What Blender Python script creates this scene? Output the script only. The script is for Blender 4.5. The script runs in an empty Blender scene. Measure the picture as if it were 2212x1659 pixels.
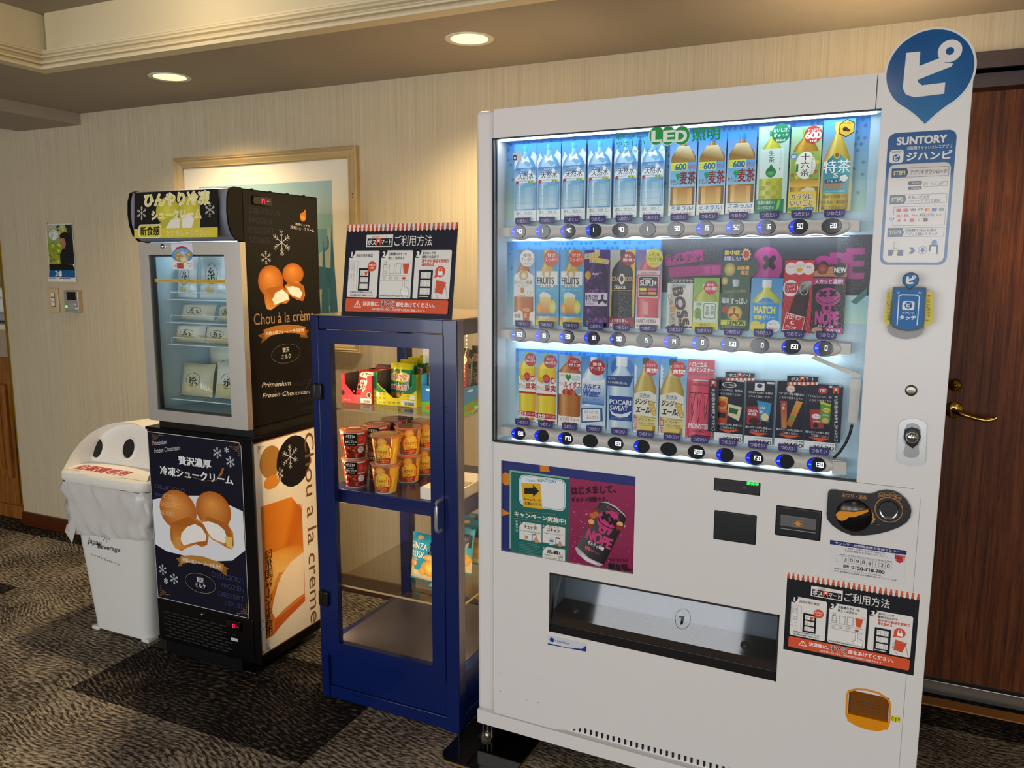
import bpy, bmesh, math, random
from mathutils import Vector, Matrix
random.seed(4)
S = bpy.context.scene
COL = S.collection
PI = math.pi

# ---------------------------------------------------------------- camera
FW, FH, FPX = 2212, 1659, 1726.19
CP = Vector((1.0814, -1.9588, 1.4144))
_y, _p, _r = 0.4595, -0.1450, 0.0034
CF = Vector((-math.sin(_y)*math.cos(_p), math.cos(_y)*math.cos(_p), math.sin(_p)))
_rt = Vector((math.cos(_y), math.sin(_y), 0)); _up = _rt.cross(CF)
CR = math.cos(_r)*_rt + math.sin(_r)*_up
CU = -math.sin(_r)*_rt + math.cos(_r)*_up
cd = bpy.data.cameras.new('camera'); cam = bpy.data.objects.new('camera', cd); COL.objects.link(cam)
cd.sensor_fit = 'HORIZONTAL'; cd.sensor_width = 36.0; cd.lens = FPX/FW*36.0
cd.clip_start = 0.05; cd.clip_end = 60
M = Matrix((CR, CU, -CF)).transposed().to_4x4(); M.translation = CP
cam.matrix_world = M
S.camera = cam

# ---------------------------------------------------------------- world, light, exposure
S.view_settings.view_transform = 'Standard'
S.view_settings.look = 'None'
S.view_settings.gamma = 1.0
S.view_settings.use_curve_mapping = False
S.view_settings.exposure = 0.0
S.cycles.use_denoising = True
S.cycles.max_bounces = 10
S.cycles.transparent_max_bounces = 24
S.cycles.caustics_reflective = False
S.cycles.caustics_refractive = False
S.cycles.sample_clamp_indirect = 4.0
W = bpy.data.worlds.new('world'); S.world = W; W.use_nodes = True
W.node_tree.nodes['Background'].inputs[0].default_value = (0.93, 0.96, 1.0, 1)
W.node_tree.nodes['Background'].inputs[1].default_value = 0.35

def area(name, loc, aim, sx, sy, energy, col):
    l = bpy.data.lights.new(name, 'AREA'); l.shape = 'RECTANGLE'; l.size = sx; l.size_y = sy
    l.energy = energy; l.color = col
    o = bpy.data.objects.new(name, l); COL.objects.link(o); o.location = loc
    o.rotation_euler = (Vector(aim)-Vector(loc)).to_track_quat('-Z', 'Y').to_euler()
    return o
# daylight entering by the row of curtained windows on the far side of the lobby
for k in range(4):
    area('window_daylight', (-3.0+2.1*k, -6.05, 1.25), (-3.0+2.1*k, 0, 1.15), 1.5, 1.9, 56, (0.95, 0.97, 1.0))

# ---------------------------------------------------------------- pixel -> place
def ray(px, py):
    return CF + CR*((px-FW/2)/FPX) - CU*((py-FH/2)/FPX)
class Frame:
    """a thing's own axes: origin on the floor, x along its front, y into it"""
    def __init__(s, ox, oy, yaw=0.0):
        s.o = Vector((ox, oy, 0)); s.yaw = yaw; c, n = math.cos(yaw), math.sin(yaw)
        s.R = Matrix(((c, n, 0), (-n, c, 0), (0, 0, 1)))
        s.c = s.R @ (CP - s.o)
    def hit(s, px, py, ax, val):
        d = s.R @ ray(px, py); t = (val - s.c[ax])/d[ax]
        return s.c + d*t
    def y(s, px, py, v=0.0):
        h = s.hit(px, py, 1, v); return (h.x, h.z)
    def x(s, px, py, v=0.0):
        h = s.hit(px, py, 0, v); return (h.y, h.z)
    def z(s, px, py, v=0.0):
        h = s.hit(px, py, 2, v); return (h.x, h.y)
    def world(s, x, y, z=0):
        return s.o + s.R.transposed() @ Vector((x, y, z))
def crop(x0, y0, s):
    return lambda a, b: (x0 + a/s, y0 + b/s)

# ---------------------------------------------------------------- materials
def lin(c):
    return tuple((v/12.92 if v <= .04045 else ((v+.055)/1.055)**2.4) for v in c)
def hx(h):
    h = h.lstrip('#')
    if len(h) == 3: h = ''.join(a+a for a in h)
    return lin(tuple(int(h[i:i+2], 16)/255 for i in (0, 2, 4)))
MATS = {}
def mat(name, col='#888', rough=.5, metal=0., spec=.5, emit=None, estr=0., noise=0., nscale=30., bump=0., bscale=200., aniso=0., coat=0., alpha=1.):
    if name in MATS: return MATS[name]
    m = bpy.data.materials.new(name); m.use_nodes = True; MATS[name] = m
    nt = m.node_tree; b = nt.nodes['Principled BSDF']
    c = hx(col) if isinstance(col, str) else col
    b.inputs['Base Color'].default_value = (*c, 1)
    b.inputs['Roughness'].default_value = rough; b.inputs['Metallic'].default_value = metal
    b.inputs['Specular IOR Level'].default_value = spec
    b.inputs['Coat Weight'].default_value = coat
    b.inputs['Coat Roughness'].default_value = .05
    b.inputs['Alpha'].default_value = alpha
    if emit:
        b.inputs['Emission Color'].default_value = (*hx(emit), 1); b.inputs['Emission Strength'].default_value = estr
    if noise or bump:
        tc = nt.nodes.new('ShaderNodeTexCoord')
    if noise:
        n = nt.nodes.new('ShaderNodeTexNoise'); n.inputs['Scale'].default_value = nscale; n.inputs['Detail'].default_value = 4
        nt.links.new(tc.outputs['Object'], n.inputs['Vector'])
        r = nt.nodes.new('ShaderNodeMapRange'); r.inputs['To Min'].default_value = 1-noise; r.inputs['To Max'].default_value = 1+noise
        nt.links.new(n.outputs['Fac'], r.inputs['Value'])
        v = nt.nodes.new('ShaderNodeVectorMath'); v.operation = 'SCALE'; v.inputs[0].default_value = c
        nt.links.new(r.outputs[0], v.inputs['Scale']); nt.links.new(v.outputs[0], b.inputs['Base Color'])
    if bump:
        n2 = nt.nodes.new('ShaderNodeTexNoise'); n2.inputs['Scale'].default_value = bscale; n2.inputs['Detail'].default_value = 2
        nt.links.new(tc.outputs['Object'], n2.inputs['Vector'])
        bp = nt.nodes.new('ShaderNodeBump'); bp.inputs['Strength'].default_value = bump; bp.inputs['Distance'].default_value = .002
        nt.links.new(n2.outputs['Fac'], bp.inputs['Height']); nt.links.new(bp.outputs[0], b.inputs['Normal'])
    return m
def printmat(name, rough, coat=0.):
    m = mat(name, '#fff', rough, spec=.28, coat=coat)
    nt = m.node_tree; a = nt.nodes.new('ShaderNodeVertexColor'); a.layer_name = 'Col'
    nt.links.new(a.outputs[0], nt.nodes['Principled BSDF'].inputs['Base Color'])
    return m
def glass(name, tint=(1, 1, 1), gloss=.9, rough=.0, ior=1.5):
    m = bpy.data.materials.new(name); m.use_nodes = True; MATS[name] = m
    nt = m.node_tree; nt.nodes.clear()
    out = nt.nodes.new('ShaderNodeOutputMaterial'); mx = nt.nodes.new('ShaderNodeMixShader')
    t = nt.nodes.new('ShaderNodeBsdfTransparent'); t.inputs[0].default_value = (*tint, 1)
    g = nt.nodes.new('ShaderNodeBsdfGlossy'); g.inputs[0].default_value = (gloss, gloss, gloss, 1); g.inputs['Roughness'].default_value = rough
    f = nt.nodes.new('ShaderNodeFresnel'); f.inputs[0].default_value = ior
    gm = nt.nodes.new('ShaderNodeNewGeometry'); iv = nt.nodes.new('ShaderNodeMath'); iv.operation = 'SUBTRACT'; iv.inputs[0].default_value = 1; nt.links.new(gm.outputs['Backfacing'], iv.inputs[1])
    mu = nt.nodes.new('ShaderNodeMath'); mu.operation = 'MULTIPLY'; nt.links.new(f.outputs[0], mu.inputs[0]); nt.links.new(iv.outputs[0], mu.inputs[1]); nt.links.new(mu.outputs[0], mx.inputs[0]); nt.links.new(t.outputs[0], mx.inputs[1]); nt.links.new(g.outputs[0], mx.inputs[2])
    nt.links.new(mx.outputs[0], out.inputs[0])
    return m
printmat('print', .42); printmat('print_gloss', .16, .4); printmat('print_card', .3)
glass('glass'); glass('glass_tint', (.93, .97, .98)); glass('acrylic', (.9, .9, .86)); glass('film', (.97, .97, .98), .9, .1, 1.17)
mat('vm_white', '#e9e5e2', .3, spec=.5, bump=.035, bscale=900)
mat('vm_gap', '#2a2a2c', .6)
mat('rail_beige', '#cfc7c0', .35)
mat('black_plastic', '#0b0b0c', .35)
mat('black_gloss', '#060607', .08)
mat('dark_grey', '#2e2d2d', .4)
mat('rubber', '#101010', .7)
mat('steel', '#f2ede4', .34, .85, noise=.05, nscale=8)
mat('steel_dark', '#8d857c', .3, 1.)
mat('chrome', '#e8e8ea', .06, 1.)
mat('zinc', '#b8b4aa', .3, 1., noise=.1, nscale=60)
mat('brass', '#c09a45', .16, 1.)
mat('gold_trim', '#b89a28', .25, 1.)
mat('grey_plastic', '#9b9b9c', .4)
mat('silver_paint', '#b9b9b8', .3, .6)
mat('blue_paint', '#081d58', .25, coat=.2, bump=.02, bscale=400)
mat('blue_dark', '#101a3c', .25)
mat('white_plastic', '#e6e2da', .4)
mat('ivory_plastic', '#cbb488', .4)
mat('cream_tray', '#efe9da', .5)
mat('freezer_black', '#0a090a', .32, spec=.2)
mat('freezer_lining', '#c9dbe2', .4)
mat('wire_white', '#dfe6ea', .35)
mat('led_white', '#ffffff', .5, emit='#e4f2ff', estr=11)
mat('led_cold', '#ffffff', .5, emit='#d4eeff', estr=6)
mat('led_warm', '#ffffff', .5, emit='#ffd89a', estr=650)
mat('led_red', '#300', .4, emit='#ff1040', estr=5)
mat('led_green', '#030', .4, emit='#20ff50', estr=4)
mat('digit_white', '#fff', .4, emit='#f4f4ff', estr=1.6)
mat('button_lens', '#26282c', .12)
mat('button_blue', '#0810a0', .15, emit='#1020ff', estr=1.1)
mat('button_cyan', '#2060ff', .15, emit='#3a86ff', estr=2.2)
mat('orange_plastic', '#e8940c', .3)
mat('amber_glass', '#7a4a1c', .12)
mat('bin_white', '#dcdcd6', .5, noise=.05, nscale=260)
mat('bin_lid', '#ece8de', .45, noise=.04, nscale=150)
mat('hole_dark', '#120d09', .8)
mat('wood_dark', '#3a1c0c', .3)
mat('mount_white', '#efe6d2', .6)
mat('frame_wood', '#b79f70', .45, noise=.12, nscale=14)
mat('cable', '#0c0c0c', .5)

# ---------------------------------------------------------------- mesh builder
class MB:
    def __init__(s): s.v = []; s.f = []; s.m = []; s.sm = []; s.c = []
    def add(s, vs, fs, mi=0, smooth=False, cols=None):
        n = len(s.v); s.v.extend(tuple(p) for p in vs)
        for i, f in enumerate(fs):
            s.f.append([n+k for k in f]); s.m.append(mi); s.sm.append(smooth)
            s.c.append(cols[i] if cols else None)
        return s
    def box(s, x0, x1, y0, y1, z0, z1, mi=0, r=0., seg=2):
        if r <= 0:
            v = [(x, y, z) for z in (z0, z1) for y in (y0, y1) for x in (x0, x1)]
            f = [(0, 2, 3, 1), (4, 5, 7, 6), (0, 1, 5, 4), (2, 6, 7, 3), (0, 4, 6, 2), (1, 3, 7, 5)]
            return s.add(v, f, mi)
        b = bmesh.new(); bmesh.ops.create_cube(b, size=1)
        for q in b.verts:
            q.co = Vector(((x0+x1)/2+q.co.x*(x1-x0), (y0+y1)/2+q.co.y*(y1-y0), (z0+z1)/2+q.co.z*(z1-z0)))
        bmesh.ops.bevel(b, geom=list(b.edges), offset=min(r, .49*min(x1-x0, y1-y0, z1-z0)), segments=seg, profile=.5, affect='EDGES')
        b.verts.index_update()
        b.normal_update()
        for ok in (True, False):
            fs = [[q.index for q in f.verts] for f in b.faces if (max(abs(t) for t in f.normal) < .999) == ok]
            if ok: n0 = len(s.v); s.add([q.co for q in b.verts], fs, mi, True)
            else:
                for f in fs: s.f.append([n0+k for k in f]); s.m.append(mi); s.sm.append(False); s.c.append(None)
        b.free()
        return s
    def prism(s, poly, a0, a1, ax='y', mi=0, smooth=False):
        """poly of 2-D points pushed along an axis"""
        def P(p, a): return (p[0], a, p[1]) if ax == 'y' else ((p[0], p[1], a) if ax == 'z' else (a, p[0], p[1]))
        n = len(poly); v = [P(p, a0) for p in poly]+[P(p, a1) for p in poly]
        s.add(v, [list(range(n)), list(range(2*n-1, n-1, -1))], mi)
        s.add(v, [(i, i+n, (i+1) % n+n, (i+1) % n) for i in range(n)], mi, smooth)
        return s
    def tube(s, pts, r, mi=0, n=8, closed=False, r2=None):
        pts = [Vector(p) for p in pts]; N = len(pts); vs = []; up = Vector((0.13, .27, .95))
        for i, p in enumerate(pts):
            a = pts[(i-1) % N] if (i or closed) else p; b = pts[(i+1) % N] if (i < N-1 or closed) else p
            t = (b-a).normalized(); u = t.cross(up)
            if u.length < .05: u = t.cross(Vector((1, 0, 0)))
            u.normalize(); w = t.cross(u)
            rr = r if r2 is None else r+(r2-r)*i/(N-1)
            vs += [p+(u*math.cos(2*PI*k/n)+w*math.sin(2*PI*k/n))*rr for k in range(n)]
        fs = []
        for i in range(N if closed else N-1):
            j = (i+1) % N
            fs += [(i*n+k, i*n+(k+1) % n, j*n+(k+1) % n, j*n+k) for k in range(n)]
        s.add(vs, fs, mi, True)
        if not closed: s.add(vs, [list(range(n)), list(range(N*n-1, (N-1)*n-1, -1))], mi)
        return s
    def lathe(s, prof, c=(0, 0, 0), ax='z', n=32, mi=0, cap=True):
        """profile of (radius, height)"""
        vs = []
        for (r, h) in prof:
            for k in range(n):
                a = 2*PI*k/n; x, y = r*math.cos(a), r*math.sin(a)
                q = (x, y, h) if ax == 'z' else ((x, h, y) if ax == 'y' else (h, x, y))
                vs.append((c[0]+q[0], c[1]+q[1], c[2]+q[2]))
        fs = [(i*n+k, i*n+(k+1) % n, (i+1)*n+(k+1) % n, (i+1)*n+k) for i in range(len(prof)-1) for k in range(n)]
        s.add(vs, fs, mi, True)
        if cap: s.add(vs, [list(range(n)), list(range(len(vs)-1, len(vs)-n-1, -1))], mi)
        return s
    def grid(s, rows, mi=0, smooth=True, cols=None):
        n = len(rows[0]); vs = [p for r in rows for p in r]
        fs = [(i*n+k, i*n+k+1, (i+1)*n+k+1, (i+1)*n+k) for i in range(len(rows)-1) for k in range(n-1)]
        return s.add(vs, fs, mi, smooth)
    def mesh(s, name, mats):
        me = bpy.data.meshes.new(name); me.from_pydata(s.v, [], s.f)
        for m in mats: me.materials.append(MATS[m] if isinstance(m, str) else m)
        me.polygons.foreach_set('material_index', s.m); me.polygons.foreach_set('use_smooth', s.sm)
        if any(c is not None for c in s.c):
            at = me.color_attributes.new('Col', 'FLOAT_COLOR', 'CORNER'); d = []
            for f, c in zip(s.f, s.c):
                if c is None: c = (1, 1, 1)
                if isinstance(c[0], (tuple, list)):
                    for q in c: d += [*q, 1.]
                else:
                    d += [*c, 1.]*len(f)
            at.data.foreach_set('color', d)
        me.update()
        return me

def link(name, data, parent=None, loc=None, rz=None):
    o = bpy.data.objects.new(name, data); COL.objects.link(o)
    if parent: o.parent = parent
    if loc is not None: o.location = loc
    if rz is not None: o.rotation_euler = (0, 0, rz)
    return o
def obj(name, mb, mats, parent=None, loc=None, rz=None, label=None):
    if not isinstance(mats, (list, tuple)): mats = [mats]
    o = link(name, mb.mesh(name, mats), parent, loc, rz)
    if label: o['label'] = label
    return o
def tag(o, label=None, cat=None, group=None, kind=None):
    if label: o['label'] = label
    if cat: o['category'] = cat
    if group: o['group'] = group
    if kind: o['kind'] = kind
    return o
def thing(name, label, cat, loc=(0, 0, 0), rz=0, group=None):
    o = link(name, None, None, loc, rz); o.empty_display_size = .1
    return tag(o, label, cat, group)
def copy_tree(o, parent=None):
    c = o.copy(); COL.objects.link(c); c.parent = parent
    for ch in list(o.children): copy_tree(ch, c)
    return c

# ---------------------------------------------------------------- flat print: shapes and lettering in coloured layers
_TX = {}
def tmesh(s, bold=0.):
    k = (s, bold)
    if k not in _TX:
        c = bpy.data.curves.new('lettering', 'FONT'); c.body = s; c.resolution_u = 4; c.offset = bold; c.size = 1
        o = bpy.data.objects.new('lettering', c); COL.objects.link(o)
        m = o.to_mesh(); v = [(p.co.x, p.co.y) for p in m.vertices]; f = [list(p.vertices) for p in m.polygons]
        o.to_mesh_clear(); bpy.data.objects.remove(o); bpy.data.curves.remove(c)
        if not v: v = [(0, 0), (1, 0), (1, 1)]; f = []
        xs = [p[0] for p in v]; ys = [p[1] for p in v]
        _TX[k] = (v, f, min(xs), min(ys), max(xs)-min(xs) or 1, max(ys)-min(ys) or 1)
    return _TX[k]
def C3(c): return hx(c) if isinstance(c, str) else c
class Pr:
    def __init__(s, mp, place, eps=.000016, mi=0):
        s.mp = mp; s.place = place; s.eps = eps; s.n = 0; s.b = MB(); s.mi = mi; s.du = 0
    def _put(s, pts, fs, col, cols=None, keep=False):
        if not keep: s.n += 1
        d = s.n*s.eps
        if s.du and fs: pts, fs, cols = s._slice(pts, fs, cols if cols else [C3(col)]*len(fs))
        s.b.add([s.place(u, v, d) for u, v in pts], fs, s.mi, False, cols if cols else [C3(col)]*len(fs))
    def _slice(s, pts, fs, cols):
        """cut faces into cells so that print can follow a curved surface"""
        P, F_, C_ = [], [], []
        def cut(pl, ax, lim, keep):
            out = []
            for i in range(len(pl)):
                a, b = pl[i], pl[(i+1) % len(pl)]; da, db = (a[ax]-lim)*keep, (b[ax]-lim)*keep
                if da >= 0: out.append(a)
                if da*db < 0: t = da/(da-db); out.append(tuple(a[k]+(b[k]-a[k])*t for k in range(5)))
            return out
        for f, c in zip(fs, cols):
            pc = c if isinstance(c[0], (tuple, list)) else [c]*len(f)
            pl = [(pts[k][0], pts[k][1], *q) for k, q in zip(f, pc)]; todo = [pl]
            for ax in (0, 1):
                nxt = []
                for q in todo:
                    lo, hi = min(v[ax] for v in q), max(v[ax] for v in q)
                    if hi-lo < s.du*1.2: nxt.append(q); continue
                    n = int((hi-lo)/s.du)+1
                    for i in range(n):
                        r = cut(cut(q, ax, lo+(hi-lo)*i/n, 1), ax, lo+(hi-lo)*(i+1)/n, -1)
                        if len(r) > 2: nxt.append(r)
                todo = nxt
            for q in todo:
                k = len(P); P += [(v[0], v[1]) for v in q]; F_.append(list(range(k, k+len(q)))); C_.append([v[2:] for v in q])
        return P, F_, C_
    def bx(s, a, b):
        u0, v1 = s.mp(*a); u1, v0 = s.mp(*b); return u0, v0, u1, v1
    def cx(s, a, b):
        xm, ym = (a[0]+b[0])/2, (a[1]+b[1])/2
        return s.mp(a[0], ym)[0], s.mp(xm, b[1])[1], s.mp(b[0], ym)[0], s.mp(xm, a[1])[1]
    def rect(s, a, b, col, col2=None, hor=False):
        u0, v0, u1, v1 = s.bx(a, b); c = C3(col); c2 = C3(col2) if col2 else c
        cc = (c2, c2, c, c) if not hor else (c, c2, c2, c)
        s._put([(u0, v0), (u1, v0), (u1, v1), (u0, v1)], [(0, 1, 2, 3)], col, [cc])
    def rr(s, a, b, r, col, col2=None):
        u0, v0, u1, v1 = s.bx(a, b); r = min(r, abs(u1-u0)/2, abs(v1-v0)/2); p = []
        for cx, cy, a0 in ((u1-r, v1-r, 0), (u0+r, v1-r, 90), (u0+r, v0+r, 180), (u1-r, v0+r, 270)):
            p += [(cx+r*math.cos(math.radians(a0+t)), cy+r*math.sin(math.radians(a0+t))) for t in (0, 30, 60, 90)]
        if col2:
            c, c2 = C3(col), C3(col2); q = [tuple(c[i]*(y-v0)/(v1-v0)+c2[i]*(v1-y)/(v1-v0) for i in range(3)) for _, y in p]
            s._put(p, [list(range(len(p)))], col, [q]); return
        s._put(p, [list(range(len(p)))], col)
    def frame(s, a, b, t, col, r=0.):
        u0, v0, u1, v1 = s.bx(a, b)
        s._put([(u0, v0), (u1, v0), (u1, v1), (u0, v1), (u0+t, v0+t), (u1-t, v0+t), (u1-t, v1-t), (u0+t, v1-t)],
               [(0, 1, 5, 4), (1, 2, 6, 5), (2, 3, 7, 6), (3, 0, 4, 7)], col)
    def ell(s, a, b, col, mid=None, n=22, off=(0, 0)):
        u0, v0, u1, v1 = s.cx(a, b); cx, cy, rx, ry = (u0+u1)/2, (v0+v1)/2, abs(u1-u0)/2, abs(v1-v0)/2
        p = [(cx+rx*math.cos(2*PI*k/n), cy+ry*math.sin(2*PI*k/n)) for k in range(n)]
        if mid is None: s._put(p, [list(range(n))], col); return
        c, m = C3(col), C3(mid); p.append((cx+off[0]*rx, cy+off[1]*ry))
        s._put(p, [(k, (k+1) % n, n) for k in range(n)], col, [(c, c, m)]*n)
    def ring(s, a, b, t, col, n=24):
        u0, v0, u1, v1 = s.cx(a, b); cx, cy, rx, ry = (u0+u1)/2, (v0+v1)/2, abs(u1-u0)/2, abs(v1-v0)/2; p = []
        for q in (0, t): p += [(cx+(rx-q)*math.cos(2*PI*k/n), cy+(ry-q)*math.sin(2*PI*k/n)) for k in range(n)]
        s._put(p, [(k, (k+1) % n, (k+1) % n+n, k+n) for k in range(n)], col)
    def poly(s, pts, col, cols=None):
        p = [s.mp(*q) for q in pts]
        s._put(p, [list(range(len(p)))], col, [tuple(C3(c) for c in cols)] if cols else None)
    def pline(s, pts, w, col, closed=False):
        p = [Vector(s.mp(*q)) for q in pts]; s.n += .3
        for i in range(len(p) if closed else len(p)-1):
            a, b = p[i], p[(i+1) % len(p)]; d = b-a
            if d.length < 1e-9: continue
            d.normalize(); n = Vector((-d.y, d.x))*w/2; a2 = a-d*w*.3; b2 = b+d*w*.3
            s._put([a2-n, b2-n, b2+n, a2+n], [(0, 1, 2, 3)], col, keep=True); s.n += .1
    def burst(s, a, b, n, col, k=.82):
        u0, v0, u1, v1 = s.cx(a, b); cx, cy, rx, ry = (u0+u1)/2, (v0+v1)/2, abs(u1-u0)/2, abs(v1-v0)/2
        p = [(cx+rx*(k if i % 2 else 1)*math.cos(PI*i/n), cy+ry*(k if i % 2 else 1)*math.sin(PI*i/n)) for i in range(2*n)]
        s._put(p, [list(range(2*n))], col)
    def text(s, t, a, b, col, bold=0., shear=0., rot=0., cc=False, out=None, ob=.05):
        """lettering fitted to the box from a (top left) to b (bottom right)"""
        if out: s.text(t, a, b, out, max(ob, .06), shear, rot, cc)
        u0, v0, u1, v1 = s.cx(a, b) if cc else s.bx(a, b); v, f, x0, y0, w, h = tmesh(t, 0.)
        sx, sy = (u1-u0)/w, (v1-v0)/h; q = []
        if len(t) == 1 and t in '1lIi!|←' and sx > .9*sy: sx = .9*sy; u0, u1 = (u0+u1)/2-sx*w/2, (u0+u1)/2+sx*w/2
        cx, cy = (u0+u1)/2, (v0+v1)/2; c, n = math.cos(rot), math.sin(rot)
        for x, y in v:
            X = u0+(x-x0)*sx; Y = v0+(y-y0)*sy; X += shear*(Y-cy)
            if rot: X, Y = cx+(X-cx)*c-(Y-cy)*n, cy+(X-cx)*n+(Y-cy)*c
            q.append((X, Y))
        if not bold: s._put(q, f, col); return
        bx, by = min(bold, .09)*sx, min(bold, .09)*sy; s.n += 1
        for i, j in (((-.8, 0), (.8, 0)) if bold < .025 else (((-1, -.6), (-1, .6), (1, -.6), (1, .6)) if bold < .06 else ((-1, 0), (1, 0), (0, -1), (0, 1), (-.7, -.7), (.7, -.7), (-.7, .7), (.7, .7)))):
            s._put([(X+i*bx, Y+j*by) for X, Y in q], f, col, keep=True); s.n += .2
    def vtext(s, t, a, b, col, bold=0., out=None, ob=.05):
        ax, ay = a; bx_, by = b; n = len(t)
        for i, ch in enumerate(t):
            if ch == ' ': continue
            f0 = i/n; f1 = (i+.88)/n; y0 = ay+(by-ay)*f0; y1 = ay+(by-ay)*f1
            if ch in 'ー－':
                u0, v0, u1, v1 = s.bx((ax, y0), (bx_, y1)); m = (u0+u1)/2; w = (u1-u0)*.06
                s._put([(m-w, v0), (m+w, v0), (m+w, v1), (m-w, v1)], [(0, 1, 2, 3)], col); continue
            if out: s.text(ch, (ax, y0), (bx_, y1), out, ob)
            s.text(ch, (ax, y0), (bx_, y1), col, bold)
    def seg(s, t, a, b, col):
        """seven-segment digits"""
        SG = {'0': 'abcdef', '1': 'bc', '2': 'abged', '3': 'abgcd', '4': 'fgbc', '5': 'afgcd', '6': 'afgedc', '7': 'fabc', '8': 'abcdefg', '9': 'abfgcd', '-': 'g'}
        u0, v0, u1, v1 = s.bx(a, b); n = len(t); cw = (u1-u0)/n; h = v1-v0; s.n += 1
        for i, ch in enumerate(t):
            w = cw*.78; x = u0+i*cw+cw*.11; k = min(w, h)*.2
            R = {'a': (x, v1-k, x+w, v1), 'd': (x, v0, x+w, v0+k), 'g': (x, v0+h/2-k/2, x+w, v0+h/2+k/2),
                 'f': (x, v0+h/2, x+k, v1), 'b': (x+w-k, v0+h/2, x+w, v1), 'e': (x, v0, x+k, v0+h/2), 'c': (x+w-k, v0, x+w, v0+h/2)}
            for g in SG.get(ch, ''):
                p, q, r_, t_ = R[g]; s._put([(p, q), (r_, q), (r_, t_), (p, t_)], [(0, 1, 2, 3)], col, keep=True)
    def flake(s, a, b, w, col, arms=6):
        u0, v0, u1, v1 = s.cx(a, b); cx, cy, rx, ry = (u0+u1)/2, (v0+v1)/2, abs(u1-u0)/2, abs(v1-v0)/2
        o = s.mp; s.mp = lambda x, y: (x, y)
        for k in range(arms):
            t = PI/2+2*PI*k/arms; d = lambda r, dt=0: (cx+rx*r*math.cos(t+dt), cy+ry*r*math.sin(t+dt))
            s.pline([(cx, cy), d(1)], w, col)
            for r in (.45, .7):
                s.pline([d(r+.22, .28 if r < .6 else .2), d(r), d(r+.22, -.28 if r < .6 else -.2)], w*.8, col)
        s.mp = o
    def back(s, a, b, th, col, r=0.):
        """the sheet itself, with real thickness behind the print"""
        u0, v0, u1, v1 = s.bx(a, b); P = s.place; c = C3(col)
        v = [P(u, w, d) for d in (-th, 0) for (u, w) in ((u0, v0), (u1, v0), (u1, v1), (u0, v1))]
        s.b.add(v, [(3, 2, 1, 0), (4, 5, 6, 7), (0, 1, 5, 4), (1, 2, 6, 5), (2, 3, 7, 6), (3, 0, 4, 7)], s.mi, False, [c]*6)
    def obj(s, name, parent=None, m='print', extra=(), loc=None, rz=None):
        return obj(name, s.b, [m, *extra], parent, loc, rz)
def front(y0): return lambda u, v, d: (u, y0-d, v)
def right(x0): return lambda u, v, d: (x0+d, u, v)

def puffs(p, cs, plate=None):
    """cream puff picture: list of ('w'|'h', TL, BR) whole or halved puffs"""
    for k, a, b in cs:
        if k == 'w':
            p.ell(a, b, '#c4661a', '#f3a544', off=(-.25, .35))
        else:
            p.ell(a, b, '#c9701f', '#e89a3c')
def blob(c, rx, ry, n=20, j=.08, seed=1):
    r = random.Random(seed); out = []
    for k in range(n):
        t = 2*PI*k/n; q = 1+j*(r.random()*2-1)
        out.append((c[0]+rx*q*math.cos(t), c[1]+ry*q*math.sin(t)))
    return out

# ================================================================ the setting (in the wall's own axes)
WF = Frame(0, .7654, .0311)
WLOC = (0, .7654, 0); WYAW = .0311
ZC = 2.1365
def wnodes(name, rough, spec=.5):
    m = mat(name, '#888', rough, spec=spec); nt = m.node_tree
    return m, nt, nt.nodes['Principled BSDF']
def nd(nt, t, **k):
    n = nt.nodes.new(t)
    for a, v in k.items():
        if a in n.inputs: n.inputs[a].default_value = v
        else: setattr(n, a, v)
    return n
def ramp(nt, stops):
    r = nt.nodes.new('ShaderNodeValToRGB'); e = r.color_ramp.elements
    while len(e) < len(stops): e.new(.5)
    for q, (p, c) in zip(e, stops): q.position = p; q.color = (*C3(c), 1)
    return r
def mapped(nt, src, scale, rot=(0, 0, 0)):
    mp = nt.nodes.new('ShaderNodeMapping'); mp.inputs['Scale'].default_value = scale; mp.inputs['Rotation'].default_value = rot
    nt.links.new(src, mp.inputs['Vector']); return mp.outputs[0]
# woven wallpaper with fine upright threads
m, nt, b = wnodes('wallpaper', .75)
tc = nd(nt, 'ShaderNodeTexCoord')
n1 = nd(nt, 'ShaderNodeTexNoise', Scale=1.0, Detail=3.0); nt.links.new(mapped(nt, tc.outputs['Object'], (260, 260, 2.2)), n1.inputs['Vector'])
n2 = nd(nt, 'ShaderNodeTexNoise', Scale=1.0, Detail=2.0); nt.links.new(mapped(nt, tc.outputs['Object'], (70, 70, .35)), n2.inputs['Vector'])
ad = nd(nt, 'ShaderNodeMath', operation='MULTIPLY_ADD'); ad.inputs[1].default_value = .3; nt.links.new(n2.outputs['Fac'], ad.inputs[0]); nt.links.new(n1.outputs['Fac'], ad.inputs[2])
hf = nd(nt, 'ShaderNodeMath', operation='MULTIPLY'); hf.inputs[1].default_value = .77; nt.links.new(ad.outputs[0], hf.inputs[0])
r = ramp(nt, [(.3, '#b5a688'), (.5, '#c3b496'), (.7, '#cdbfa3')]); nt.links.new(hf.outputs[0], r.inputs[0]); nt.links.new(r.outputs[0], b.inputs['Base Color'])
bp = nd(nt, 'ShaderNodeBump', Strength=.25, Distance=.002); nt.links.new(n1.outputs['Fac'], bp.inputs['Height']); nt.links.new(bp.outputs[0], b.inputs['Normal'])
# plastered ceiling
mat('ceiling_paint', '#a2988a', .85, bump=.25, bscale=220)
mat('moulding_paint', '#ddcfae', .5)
mat('cove_paint', '#d9cba8', .7, bump=.06, bscale=180)
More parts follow.
